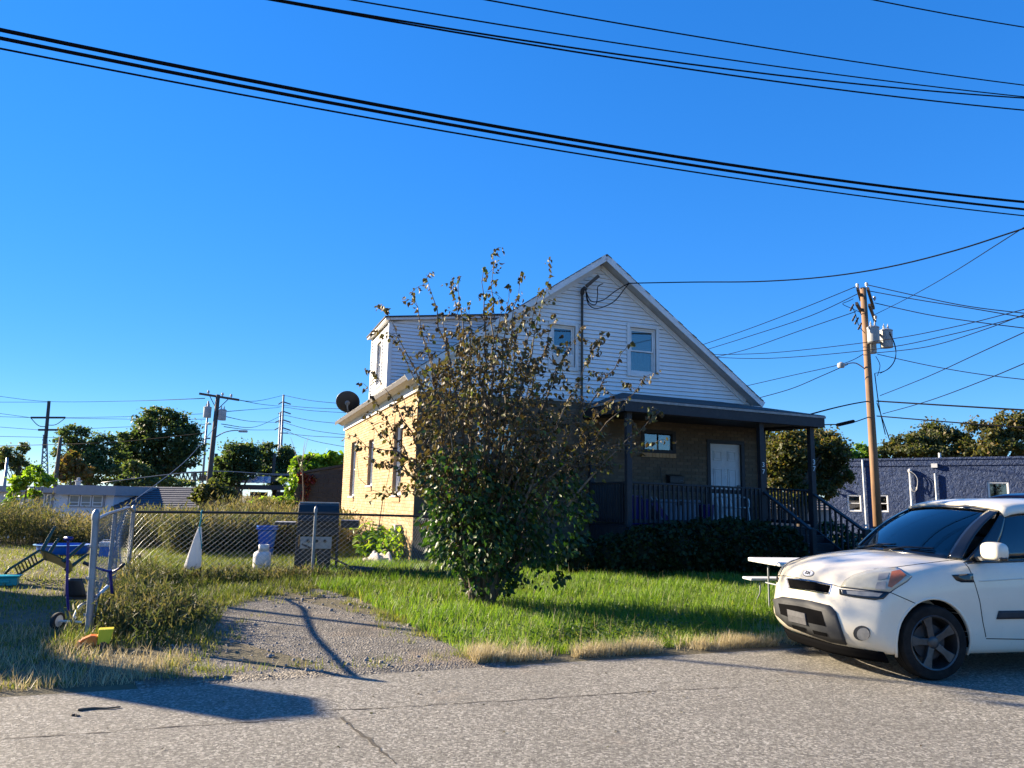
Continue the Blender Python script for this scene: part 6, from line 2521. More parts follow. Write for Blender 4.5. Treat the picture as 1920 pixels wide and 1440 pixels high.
bpipe('downspout', 1617, 862, 1625, 990, .045, 'plasticwhite', .07)
bpipe('service_mast', 1706, 884, 1712, 985, .05, 'plasticwhite', .09)
bpipe('conduit', 1753, 888, 1758, 960, .04, 'plasticwhite', .07)
f = MB()
a = onb(1706, 884, .09)
f.lathe([(.07, -.05), (.09, 0), (.08, .07), (.04, .12), (0, .13)], 10, Matrix.Translation((a[0], -.09, a[1])))
f.build('weather_head', MT['porcelain'], bld, smooth=40)
f = MB()
for k in range(3):
    pts = [onb(px, py, .1) for px, py in ((1708, 884), (1716, 890), (1721, 900), (1719, 913 + k * 3), (1711, 916 + k * 2), (1707, 905))]
    f.tube(catmull([(q[0], -.1 - .04 * k, q[1]) for q in pts], 4), .013, 5)
f.build('cable_loops', MT['porcelain'], bld, smooth=True)
a = onb(1752, 873, .05)
f = MB()
f.box(a[0] - .12, a[0] + .12, -.12, 0, a[1] - .09, a[1] + .09)
f.build('junction_box', MT['plasticwhite'], bld)
p = onb(1760, 872, .0)
q = onb(1760, 849, .0)
f = MB()
f.tube([(p[0] + .05, .1, p[1]), (p[0] + .05, .1, q[1])], .055, 10)
f.build('roof_vent_pipe', MT['plasticwhite'], bld, smooth=40)
for px, py in ((1567, 912.5), (1558, 920.5)):
    a = onb(px, py, .1)
    f = MB()
    f.lathe([(0, 0), (.025, 0), (.025, .13), (.06, .14), (.07, .19), (.05, .23), (0, .24)], 12, Matrix.Translation((a[0], 0, a[1])) @ Matrix.Rotation(math.pi / 2, 4, 'X'))
    f.build('vent_cap', MT['plasticwhite'], bld, smooth=40)
f = MB()
f.box(11.2, 11.8, -.05, 0, 1.0, 2.4)
f.build('wall_panel', MT['stuccoblue'], bld)

# --- grey shed behind the porch
MT['shedroof'] = pm('grey_shed_shingle', (.20, .18, .165), (.28, .255, .235), 6, .9, .8, 22, .02)
sp0, sp1 = aty(1405, 950, 30), aty(1556, 950, 30)
shed = thing('grey_shed', 'low shed with pale grey shingled roof seen through the porch rail', 'shed', (sp0.x, 30, gxy(sp0.x, 30)))
zs = gxy(sp0.x, 30)
zt_, ze_ = aty(1480, 932, 30).z - zs, aty(1480, 956, 30).z - zs
wd = sp1.x - sp0.x
f = MB()
f.box(0, wd, .1, 3, 0, ze_)
f.build('wall', MT['homefascia'], shed)
for r_ in range(5):
    n_ = int(wd / .32)
    for k in range(n_):
        t0, t1 = r_ / 5, (r_ + 1) / 5
        x0 = k * wd / n_ + (.1 if r_ % 2 else 0)
        f = MB()
        y0_, y1_ = -.1 + t0 * 1.0, -.1 + t1 * 1.0 + .04
        z0_, z1_ = ze_ + (zt_ - ze_) * t0 + .03, ze_ + (zt_ - ze_) * t1 + .012
        f.add([(x0, y0_, z0_), (x0 + wd / n_ - .012, y0_, z0_), (x0 + wd / n_ - .012, y1_, z1_), (x0, y1_, z1_), (x0, y0_, z0_ - .03), (x0 + wd / n_ - .012, y0_, z0_ - .03)], [(0, 1, 2, 3), (0, 4, 5, 1)])
        f.build('shingle', MT['shedroof'], shed)
f = MB()
f.add([(0, -.1, ze_), (wd, -.1, ze_), (wd, .9, zt_), (0, .9, zt_), (wd, 3.1, ze_), (0, 3.1, ze_)], [(0, 1, 2, 3), (3, 2, 4, 5)])
f.build('roof', MT['shedroof'], shed)

# --- trees at right
far_tree('porch_side_tree', 'bushy olive brown tree just beyond the porch', 1500, 27, [(1480, 840, 50, 40, 0), (1530, 835, 45, 40, 1), (1560, 850, 32, 38, 0), (1460, 885, 45, 40, 0), (1520, 890, 60, 40, 1), (1575, 890, 20, 35, 0), (1440, 830, 30, 30, 1), (1545, 918, 28, 22, 0), (1480, 925, 60, 20, 0)], 28000, .10, MT['leaf_autumn'], 'trees beyond the porch and blue building', (.42, .25), .22, lump=.45, limbs=14)
far_tree('light_green_tree', 'light green tree between the porch and the wooden pole', 1615, 52, [(1612, 850, 24, 20, 0), (1595, 862, 20, 18, 0), (1632, 862, 18, 18, 0), (1610, 885, 40, 25, 0)], 3000, .24, MT['leaf_lime'], 'trees beyond the porch and blue building', (.1, .15), .2)
far_tree('broad_tree', 'broad dark olive tree behind the blue building, right of the pole', 1740, 52, [(1700, 835, 40, 26, 0), (1745, 820, 40, 34, 0), (1785, 830, 32, 28, 0), (1730, 850, 70, 24, 0), (1668, 850, 20, 18, 0)], 16000, .17, MT['leaf_autumn'], 'trees beyond the porch and blue building', (.3, .2), .3, lump=.45)
far_tree('russet_tree', 'tall russet olive tree at the right edge behind the blue building', 1875, 50, [(1850, 815, 36, 34, 0), (1895, 800, 34, 34, 0), (1925, 820, 34, 44, 0), (1870, 845, 60, 26, 0), (1820, 845, 26, 22, 0), (1960, 815, 40, 40, 0)], 16000, .17, MT['leaf_autumn'], 'trees beyond the porch and blue building', (.48, .22), .3, lump=.45)
far_tree('back_tree', 'dark tree mass behind the left end of the blue building', 1570, 60, [(1560, 870, 40, 26, 0), (1640, 875, 40, 18, 0), (1500, 880, 50, 30, 0)], 5000, .28, MT['leaf_far'], 'trees beyond the porch and blue building', (.3, .2), .25)
for i, (px, Y, hh_) in enumerate(((2050, 60, 8), (2200, 55, 9), (1420, 70, 7))):
    far_tree('distant_tree', ('green tree beyond the right picture edge', 'round tree far beyond the right picture edge', 'distant tree hidden behind the porch roof')[i], px, Y, [(px, 860, 60, 60, 0), (px - 40, 880, 50, 40, 0), (px + 40, 880, 50, 40, 0)], 2500, .45, MT['leaf_far'], 'trees beyond the porch and blue building')

# --- utility pole at right
Yq = 31.0
def rq(px, py, dY=0.0):
    return aty(px, py, Yq + dY)
qb = rq(1648, 1015)
qb.z = gxy(qb.x, Yq) - .1
up_ = thing('utility_pole', 'brown wooden utility pole with transformers before the blue building', 'utility pole', qb)
qt = rq(1618, 540) - qb
b = MB()
b.tube([(0, 0, 0), qt * .33, qt * .66, qt], [.185, .165, .145, .125], 14)
b.build('pole', MT['polewood'], up_, smooth=True)
# two pairs of crossarms running away from the camera
for (x0, y0_, x1, y1_) in ((1608, 541, 1614, 562), (1627, 541, 1638, 578), (1606, 569, 1618, 590), (1630, 572, 1641, 602)):
    b = MB()
    b.beam(rq(x0, y0_, -1.1) - qb, rq(x1, y1_, 1.0) - qb, .10, .12)
    b.build('crossarm', MT['polewood_dark'], up_)
for px, py in ((1608, 536), (1625, 534), (1640, 560), (1642, 596)):
    insulator(up_, rq(px, py + 4) - qb, 1.3)
transformer(up_, rq(1632, 646) - qb + Vector((0, -.3, 0)), .24, .62)
transformer(up_, rq(1663, 652) - qb, .25, .70)
transformer(up_, rq(1641, 660) - qb + Vector((0, .3, 0)), .20, .45)
b = MB()
b.beam(rq(1634, 628) - qb, rq(1655, 628) - qb, .06, .10)
b.beam(rq(1634, 642) - qb, rq(1655, 642) - qb, .06, .10)
b.build('mount_bracket', MT['steeldark'], up_)
b = MB()
for pts in ([(1667, 625), (1676, 640), (1680, 660), (1675, 680), (1660, 695), (1640, 700)], [(1668, 622), (1678, 650), (1679, 672), (1668, 690), (1650, 700)], [(1642, 668), (1650, 685), (1645, 705)], [(1600, 560), (1590, 565), (1580, 570), (1596, 578), (1612, 585)], [(1598, 575), (1605, 592), (1610, 610), (1622, 625)]):
    b.tube(catmull([rq(px, py, -.25) - qb for px, py in pts], 4), .014, 5)
b.build('jumper_cables', MT['cable'], up_, smooth=True)
for px, py in ((1597, 577), (1601, 596), (1606, 602), (1612, 612)):
    b = MB()
    c = rq(px, py, -.3) - qb
    b.lathe([(.03, -.16), (.05, -.10), (.03, -.04), (.05, .02), (.03, .08), (.045, .13), (.02, .18)], 8, Matrix.Translation(c) @ Matrix.Rotation(.5, 4, 'Y'))
    b.build('fuse_cutout', MT['steeldark'], up_)
b = MB()
b.tube(catmull([rq(1622, 692) - qb, rq(1605, 681) - qb, rq(1588, 682) - qb, rq(1580, 686) - qb], 4), .025, 6)
b.build('lamp_arm', MT['steelgrey'], up_, smooth=True)
b = MB()
b.lathe([(0, -.10), (.12, -.08), (.16, 0), (.14, .10), (.05, .16), (0, .16)], 12, Matrix.Translation(rq(1577, 686) - qb))
b.build('lamp_head', MT['transformer'], up_, smooth=40)
b = MB()
b.tube(catmull([rq(1640, 700, -.2) - qb, rq(1648, 760, -.2) - qb, rq(1660, 815, -.2) - qb], 4), .02, 5)
b.tube([rq(1644, 755, -.18) - qb, rq(1668, 825, -.18) - qb], .02, 5)
b.build('riser_cable', MT['cable'], up_)

# wires on that pole: (px, py, Y) lists
for lab, pts, r in (
        ('upper power line from the right pole to the house ridge side', [(1608, 536, 31), (1500, 580, 34), (1400, 618, 38), (1300, 652, 42)], .018),
        ('second power line from the right pole passing behind the gable', [(1620, 545, 31), (1520, 592, 34), (1400, 632, 38), (1310, 660, 42)], .018),
        ('third power line from the right pole passing behind the gable', [(1605, 584, 31), (1500, 620, 34), (1400, 655, 38), (1330, 672, 42)], .018),
        ('top power line from the right pole toward the right edge', [(1626, 534, 31), (1720, 555, 29), (1820, 575, 27), (1960, 592, 25)], .018),
        ('second power line from the right pole toward the right edge', [(1632, 546, 31), (1720, 562, 29), (1820, 578, 27), (1960, 602, 25)], .018),
        ('third power line from the right pole toward the right edge', [(1640, 568, 31), (1740, 590, 29), (1840, 605, 27), (1960, 620, 25)], .018),
        ('low line from the transformers sinking toward the right edge', [(1645, 664, 31), (1740, 685, 29), (1840, 702, 27), (1960, 716, 25)], .016),
        ('line rising from the transformers to the right edge', [(1640, 662, 31), (1740, 650, 28), (1840, 620, 25), (1960, 575, 22)], .016),
        ('upper of two long lines rising right across the pole', [(1300, 665, 40), (1440, 662, 36), (1640, 640, 30), (1780, 615, 26), (1960, 570, 22)], .016),
        ('lower of two long lines rising right across the pole', [(1300, 668, 40), (1440, 672, 36), (1640, 655, 30), (1780, 628, 26), (1960, 582, 22)], .016),
        ('steep line rising from the pole middle to the right edge', [(1650, 742, 31), (1740, 706, 27), (1840, 660, 23), (1960, 605, 19)], .015),
        ('steep line rising from the thick telephone cable to the right edge', [(1655, 776, 31), (1740, 752, 27), (1840, 715, 23), (1960, 665, 19)], .015),
        ('thick telephone cable from the pole toward the right edge', [(1644, 752, 31), (1740, 758, 28), (1840, 764, 26), (1960, 771, 24)], .030),
        ('second telephone cable below the thick one toward the right edge', [(1644, 780, 31), (1740, 788, 28), (1840, 796, 26), (1960, 804, 24)], .024),
        ('thick telephone cable from the pole down to the porch roof corner', [(1630, 752, 31), (1600, 757, 30), (1560, 766, 27), (1500, 782, 23)], .026),
        ('line with a black splice case left of the right pole', [(1632, 781, 31), (1600, 792, 30), (1580, 796, 29), (1555, 796, 28), (1480, 800, 24)], .022),
        ('low line from the right pole falling behind the gable roof', [(1622, 662, 31), (1580, 682, 32), (1480, 705, 35), (1380, 728, 38)], .016),
        ('lowest line from the right pole lamp falling behind the porch roof', [(1590, 683, 31), (1540, 705, 32), (1480, 730, 34), (1400, 752, 36)], .018),
        ('thin stay wire rising from the pole top to the right edge', [(1640, 590, 31), (1700, 560, 27), (1780, 515, 22), (1930, 420, 16)], .012)):
    wire('power_line', lab, pts, r)
b = MB()
b.tube([aty(1570, 797, 28.8), aty(1600, 790, 29.6)], .07, 8)
tag(b.build('splice_case', MT['cable'], smooth=40), 'black cable splice case hanging on the line left of the right pole', 'splice case')
# service drop from the gable to the street wires
an = house.matrix_world if False else None
ap = W(HU + 4.98, HV - .36, 6.76)
P = [ap] + [aty(*p) for p in ((1300, 529, 16.6), (1420, 528, 15.6), (1540, 520, 14.6), (1660, 502, 13.6), (1790, 470, 12.6), (1940, 422, 11.6))]
P.append(P[-1] + (P[-1] - P[-2]) * 2.5)
b = MB()
b.tube(catmull(P, 5), .014, 5)
tag(b.build('service_drop', MT['cable'], smooth=True), 'black service cable from the gable peak to the right edge', 'cable')

# --- cables along the street overhead, strung between poles outside the picture
PV = 9.6
def street_wire(label, pts_px, v, r, group=None, twist=0):
    U, Z = zip(*[onv(x, y, v) for x, y in pts_px])
    cf = np.polyfit(U, Z, 2)
    us_ = np.linspace(-34, 40, 80)
    P = [W(u_, v, float(np.polyval(cf, u_))) for u_ in us_]
    b = MB()
    b.tube(P, r, 6)
    if twist:
        for k in range(2):
            b.tube([p + Vector((0, twist * r * math.sin(i * 1.9 + k * 3), twist * r * math.cos(i * 1.9 + k * 3))) for i, p in enumerate(P)], r * .6, 5)
    return tag(b.build('overhead_cable', MT['cable'], smooth=True), label, 'cable', group)
street_wire('thickest overhead cable, uppermost of the bundle crossing the sky', [(0, 60), (480, 147), (960, 243), (1440, 322), (1920, 378)], 9.6, .024)
street_wire('second overhead cable of the bundle crossing the sky', [(0, 74), (480, 163), (960, 254), (1440, 333), (1920, 392)], 9.55, .022, None, 0)
street_wire('lowest thin overhead cable of the bundle crossing the sky', [(0, 94), (480, 178), (960, 268), (1440, 345), (1920, 404)], 9.7, .012)
street_wire('upper of the two close power cables across the top right sky', [(525, 0), (860, 57), (1200, 108), (1560, 152), (1920, 184)], 9.3, .013)
street_wire('lower of the two close power cables across the top right sky', [(560, 8), (860, 63), (1200, 117), (1560, 165), (1920, 207)], 9.45, .013)
street_wire('single power cable above the close pair in the top right sky', [(670, 0), (960, 52), (1280, 100), (1600, 142), (1920, 182)], 9.9, .011)
street_wire('higher single power cable in the top right sky', [(915, 0), (1160, 44), (1420, 88), (1680, 126), (1920, 160)], 9.6, .011)
street_wire('short stretch of power cable in the top right corner', [(1640, 0), (1730, 18), (1820, 34), (1920, 51)], 9.0, .011)

# --- folding picnic table
MT['tabletop'] = pm('table_white', (.74, .73, .71), (.66, .65, .62), 5, .5)
pt = place(1442, 1120)
pt = aty(1440, 1120, 11.3)
pz = gxy(pt.x, pt.y)
c1 = gnd(1402, 1044, pz + .76)
c2 = gnd(1486, 1058, pz + .76)
tdir = (c2 - c1)
tdir.z = 0
tdir.normalize()
Tang = math.atan2(tdir.y, tdir.x)
table = thing('picnic_table', 'white plastic folding picnic table half hidden behind the white car', 'table', (c1.x, c1.y, pz), Tang)
def tbox(name, *a, mat='tabletop', bevel=.012):
    b = MB()
    b.box(*a)
    return b.build(name, MT[mat], table, bevel=bevel)
Wd = (c2 - c1).length
tbox('tabletop', 0, Wd, 0, 1.75, .70, .755)
tbox('bench', -.30, -.02, .05, 1.70, .42, .455)
tbox('bench', Wd + .02, Wd + .30, .05, 1.70, .42, .455)
for y in (.25, 1.5):
    for x in (.12, Wd - .12):
        b = MB()
        b.tube([(x, y, .70), (x, y, 0)], .014, 8)
        b.build('leg', MT['steelgrey'], table)
    for s, x in ((-1, -.16), (1, Wd + .16)):
        b = MB()
        b.tube(catmull([(x, y, .42), (x + s * -.02, y, .25), (x + s * .09, y, .12), (x + s * .12, y, 0)], 4), .012, 8)
        b.build('bench_leg', MT['steelgrey'], table)
    b = MB()
    b.tube([(-.16, y, .40), (Wd + .16, y, .40)], .012, 8)
    b.build('cross_bar', MT['steelgrey'], table)

# --- things on the porch
def pw(x, y, z):
    return W(HU + x, HV + y, z)
gc = thing('garden_chair', 'white wrought style garden chair on the porch before the door', 'chair', pw(7.55, -.75, FZ), ANG + rad(10))
def gpart(name, pts, r=.014):
    b = MB()
    b.tube(catmull(pts, 5), r, 7)
    return b.build(name, MT['plasticwhite'], gc, smooth=True)
b = MB()
b.grid(lambda a, t: Vector(((a - .5) * .50, -.25 + t * .48, .42 + .01 * math.sin(a * 20))), 16, 6)
o = b.build('seat', MT['plasticwhite'], gc, smooth=True)
o.modifiers.new('t', 'SOLIDIFY').thickness = .02
gpart('back_arch', [(-.26, .24, .42), (-.27, .28, .68), (-.18, .31, .80), (0, .33, .88), (.18, .31, .80), (.27, .28, .68), (.26, .24, .42)], .02)
for i in range(5):
    x = -.18 + i * .09
    gpart('back_slat', [(x, .25, .43), (x, .29, .6), (x * .95, .31, .76 + .07 * math.cos(i - 2))], .022)
for s in (-1, 1):
    gpart('arm', [(s * .27, .26, .64), (s * .30, .05, .66), (s * .29, -.18, .62), (s * .27, -.24, .50), (s * .26, -.24, .42)], .018)
    for yy in (-.22, .22):
        gpart('leg', [(s * .24, yy, .42), (s * .27, yy * 1.05, .2), (s * .26, yy * 1.15, 0)], .016)
MT['chest'] = pm('grey_blue_plastic', (.16, .20, .25), (.12, .15, .19), 4, .5)
ch_ = thing('storage_chest', 'grey blue plastic storage chest against the porch wall', 'chest', pw(6.05, -.45, FZ), ANG)
b = MB()
b.box(-.55, .55, -.28, .28, .02, .50)
b.build('body', MT['chest'], ch_, bevel=.02)
b = MB()
b.box(-.58, .58, -.31, .31, .50, .57)
b.build('lid', MT['chest'], ch_, bevel=.02)
b = MB()
b.box(-.06, .06, -.33, -.31, .44, .54)
b.build('latch', MT['plasticblack'], ch_)
sg = thing('wall_mailbox', 'black mailbox on the porch wall left of the white door', 'mailbox', pw(6.35, -.12, 2.02), ANG)
b = MB()
b.box(-.19, .19, -.09, .09, 0, .17)
b.build('box', MT['plasticblack'], sg, bevel=.01)
b = MB()
b.prism([(-.20, -.11, .16), (-.20, .09, .21), (-.20, .09, .19), (-.20, -.11, .14)], (.40, 0, 0))
b.build('lid', MT['plasticblack'], sg, fixn=True)
b = MB()
b.tube([(.06, -.095, .06), (.1, -.11, .07), (.14, -.095, .06)], .01, 6)
b.build('latch', MT['steelgrey'], sg)
br_ = thing('broom', 'broom leaning on the porch wall left of the mailbox', 'broom', pw(5.95, -.2, FZ), ANG)
b = MB()
b.tube([(.05, -.1, .25), (0, .1, 1.35)], .014, 6)
b.build('handle', MT['polewood_dark'], br_)
b = MB()
b.prism([(-.08, -.16, 0), (.18, -.16, 0), (.10, -.10, .27), (0, -.10, .27)], (0, .06, 0))
b.build('bristles', MT['plasticblack'], br_, fixn=True)
for i, (x, y, mt_, hh_, lab) in enumerate(((4.75, -.9, 'bluepaint', .62, 'tall dark blue plastic bin in the left porch corner'), (5.15, -.6, 'bluepaint', .55, 'navy plastic bin beside the tall bin on the porch'), (6.95, -.5, 'bluepaint', .45, 'blue plastic tub between the chest and the garden chair'))):
    t = thing('porch_bin', lab, 'bin', pw(x, y, FZ), ANG, 'plastic bins on the porch')
    b = MB()
    b.lathe([(0, .01), (.15, .01), (.19, hh_), (.17, hh_), (.14, .03), (0, .03)], 14)
    b.build('tub', MT[mt_], t, smooth=40)
    b = MB()
    b.lathe([(.19, hh_ - .03), (.21, hh_ - .02), (.21, hh_ + .015), (0, hh_ + .04)], 14)
    b.build('lid', MT[mt_], t, smooth=40)
sf_ = thing('folding_chair', 'folded metal lawn chair leaning behind the porch rail', 'chair', pw(5.05, -1.25, FZ), ANG)
for dx in (0, .06, .12):
    b = MB()
    b.tube([(dx, .1, .62), (dx + .30, -.1, .05)], .012, 6)
    b.build('tube', MT['steelgrey'], sf_)
b = MB()
b.beam((.05, .06, .5), (.3, -.12, .1), .02, .12)
b.build('webbing', MT['bluepaint'], sf_)
# ================================================================== CARS
CB = rad(12.5)
_w = gnd(1757, 1277, 0)
ccb, csb = math.cos(CB), math.sin(CB)
CO = Vector((_w.x - (.84 * ccb + .86 * csb), _w.y - (.84 * csb - .86 * ccb), 0))
CARM = Matrix.Translation(CO) @ Matrix.Rotation(CB, 4, 'Z')     # car space: x rearward from the front bumper, -y driver's side
CARI = CARM.inverted()


def interp(tab, x):
    xs, ys = zip(*tab)
    return float(np.interp(x, xs, ys))


def smooth_interp(tab, x, w=.06):
    return sum(interp(tab, x + d) for d in (-2 * w, -w, 0, w, 2 * w)) / 5


TOPC = [(0, .80), (.10, .90), (.22, .965), (.45, 1.03), (.75, 1.075), (1.10, 1.10), (1.4, 1.11), (3.9, 1.14), (4.1, 1.10)]     # centre line height
TOPE = [(0, .74), (.15, .80), (.35, .885), (.6, .955), (.9, 1.01), (1.28, 1.06), (2.0, 1.09), (3.9, 1.14), (4.1, 1.10)]         # shoulder height
HALF = [(0, .80), (.2, .845), (.45, .872), (.85, .885), (1.4, .88), (3.2, .885), (3.8, .86), (4.1, .80)]
BOT = [(0, .25), (.3, .22), (1.4, .21), (2.9, .21), (3.8, .25), (4.1, .30)]
SIDEP = [(0, .945), (.10, .975), (.28, .99), (.45, .992), (.55, 1.0), (.70, .997), (.85, .985), (.95, .965), (1.0, .93)]   # width factor over height
NOSE = [(0, .15), (.12, .05), (.28, .0), (.45, .012), (.60, .035), (.75, .05), (.88, .075), (1.0, .14)]                     # front recess over height
TAIL = [(0, .10), (.2, .02), (.5, .0), (.8, .03), (1.0, .08)]
CLEN = 4.10


def car_point(a, b, c, top=False):
    """a 0..1 along, b -1..1 across, c 0..1 up"""
    nx = interp(NOSE, c) + .30 * abs(b) ** 3.4
    tx = CLEN - interp(TAIL, c) - .16 * abs(b) ** 4
    x = nx + a * (tx - nx)
    hw_ = smooth_interp(HALF, x) * interp(SIDEP, c)
    zb = interp(BOT, x)
    ze = smooth_interp(TOPE, x, .05)
    zc = smooth_interp(TOPC, x, .05)
    y = b * hw_
    e = abs(b)
    ztop = ze + (zc - ze) * (1 - e ** 2.2)
    z = zb + c * (ztop - zb)
    return Vector((x, y, z))


def make_body():
    bm = bmesh.new()
    NA, NB, NC = 84, 28, 18
    As = [i / NA for i in range(NA + 1)]
    Bs = [-1 + 2 * i / NB for i in range(NB + 1)]
    # denser near the edges across
    Bs = [math.copysign(abs(q) ** .75, q) for q in Bs]
    Cs = [i / NC for i in range(NC + 1)]
    vd = {}

    def gv(i, j, k):
        key = (i, j, k)
        if key not in vd:
            vd[key] = bm.verts.new(car_point(As[i], Bs[j], Cs[k]))
        return vd[key]
    for i in range(NA):
        for j in range(NB):
            bm.faces.new((gv(i, j, NC), gv(i, j + 1, NC), gv(i + 1, j + 1, NC), gv(i + 1, j, NC)))
            bm.faces.new((gv(i, j, 0), gv(i + 1, j, 0), gv(i + 1, j + 1, 0), gv(i, j + 1, 0)))
    for i in range(NA):
        for k in range(NC):
            bm.faces.new((gv(i, 0, k), gv(i + 1, 0, k), gv(i + 1, 0, k + 1), gv(i, 0, k + 1)))
            bm.faces.new((gv(i, NB, k), gv(i, NB, k + 1), gv(i + 1, NB, k + 1), gv(i + 1, NB, k)))
    for j in range(NB):
        for k in range(NC):
            bm.faces.new((gv(0, j, k), gv(0, j, k + 1), gv(0, j + 1, k + 1), gv(0, j + 1, k)))
            bm.faces.new((gv(NA, j, k), gv(NA, j + 1, k), gv(NA, j + 1, k + 1), gv(NA, j, k + 1)))
    for _ in range(4):
        bmesh.ops.smooth_vert(bm, verts=bm.verts, factor=.5, use_axis_x=True, use_axis_y=True, use_axis_z=True)
    bmesh.ops.recalc_face_normals(bm, faces=bm.faces)
    return bm


FAX, RAX, WR = .84, 3.39, .335


def car_paint(name, col, dirt):
    mt, nt, bs, out = nodes_of(name)
    p = posn(nt)
    n = noise(nt, 2.5, 4, .6, p)
    sepz = nt.nodes.new('ShaderNodeSeparateXYZ')
    nt.links.new(p, sepz.inputs[0])
    spots = noise(nt, 26, 3, .7, p)
    f1 = ramp(nt, spots.outputs[0], [(.66, 0.0), (.74, .35)])
    c = mixc(nt, ramp(nt, n.outputs[0], [(.4, 0.0), (.75, .35)]), col, dirt)
    c = mixc(nt, f1, c, (dirt[0] * .6, dirt[1] * .55, dirt[2] * .5))
    nt.links.new(c, bs.inputs['Base Color'])
    bs.inputs['Roughness'].default_value = .34
    bs.inputs['Coat Weight'].default_value = .6
    bs.inputs['Coat Roughness'].default_value = .08
    return mt


MT['carwhite'] = car_paint('cream_car_paint', (.70, .64, .51), (.58, .51, .39))
MT['carred'] = car_paint('burgundy_car_paint', (.17, .012, .02), (.12, .016, .02))
MT['cargrey'] = pm('grey_bumper_plastic', (.042, .044, .047), (.032, .034, .037), 9, .6, .1, 120, .001, spec=.25)
MT['carblack'] = pm('gloss_black', (.008, .009, .011), rough=.18, coat=.4)
MT['carglass'] = glassm('car_glass', (.45, .52, .54), .06, .02, 1.5)
MT['lens'] = pm('headlight_lens', (.48, .46, .36), (.38, .36, .28), 10, .22, coat=.5)
MT['lensgrey'] = pm('headlight_reflector', (.20, .20, .19), (.32, .31, .28), 12, .2)
MT['amber'] = pm('amber_lens', (.52, .15, .05), (.44, .12, .04), 30, .3, coat=.4)
MT['chrome'] = pm('chrome', (.75, .76, .78), rough=.15, metal=1)
MT['alloy'] = pm('dark_alloy', (.10, .10, .10), (.055, .055, .055), 12, .4, metal=.7)
MT['tyre'] = pm('tyre_rubber', (.011, .011, .011), (.024, .023, .021), 12, .9, spec=.15)
MT['seatgrey'] = pm('seat_cloth', (.10, .10, .10), (.14, .14, .13), 20, .9)
MT['belt'] = pm('seat_belt', (.42, .42, .38), rough=.7)
MT['carinside'] = pm('car_interior', (.003, .003, .0035), rough=.95, spec=.05)


def make_wheel(root, x, y, side, steer=0):
    """side -1: outer face to -y"""
    wo_ = MB()
    M4 = Matrix.Translation((x, y, WR)) @ Matrix.Rotation(steer, 4, 'Z') @ Matrix.Rotation(math.pi / 2 * (1 if side < 0 else -1), 4, 'X')
    # lathe axis z -> outward
    prof = [(.235, -.10), (.29, -.108), (.318, -.10), (.333, -.07), (.3355, -.03), (.3355, .03), (.333, .07), (.318, .10), (.29, .108), (.245, .102), (.235, .09)]
    wo_.lathe(prof, 48, M4)
    tyre = wo_.build('wheel', MT['tyre'], root, smooth=40)
    g = MB()
    for k in (-.055, -.02, .02, .055):
        g.lathe([(.3362, k - .004), (.3366, k), (.3362, k + .004)], 48, M4)
    g.build('tread_groove', MT['carinside'], tyre)
    r_ = MB()
    r_.lathe([(.246, .100), (.240, .106), (.228, .100), (.222, .06), (.215, -.06), (.05, -.05)], 40, M4)
    r_.build('rim', MT['alloy'], tyre, smooth=40)
    for s in range(5):
        an = rad(90 + 72 * s + 14)
        sp = MB()
        ca_, sa_ = math.cos(an), math.sin(an)
        def q(rr, off, z):
            return M4 @ Vector((rr * ca_ - off * sa_, rr * sa_ + off * ca_, z))
        V_ = [q(.04, -.032, .075), (q(.04, .032, .075)), q(.14, .030, .085), q(.225, .050, .092), q(.225, -.050, .092), q(.14, -.030, .085),
              q(.04, -.032, .03), q(.04, .032, .03), q(.14, .030, .05), q(.225, .050, .06), q(.225, -.050, .06), q(.14, -.030, .05)]
        sp.add(V_, [(0, 1, 2, 5), (5, 2, 3, 4), (1, 7, 8, 2), (2, 8, 9, 3), (0, 5, 11, 6), (5, 4, 10, 11)])
        sp.build('spoke', MT['alloy'], tyre, bevel=.006, fixn=True)
    h = MB()
    h.lathe([(.055, .03), (.055, .078), (.045, .088), (.03, .092), (0, .092)], 20, M4)
    h.build('hub_cap', MT['alloy'], tyre, smooth=40)
    d = MB()
    d.lathe([(.16, .0), (.16, .015), (.06, .02)], 24, M4)
    d.build('brake_disc', MT['steeldark'], tyre)
    return tyre


def strip(root, name, pts, w, mat, lift=.004):
    """thin raised line along car-space points"""
    b = MB()
    b.tube(pts, w, 5)
    return b.build(name, mat, root)


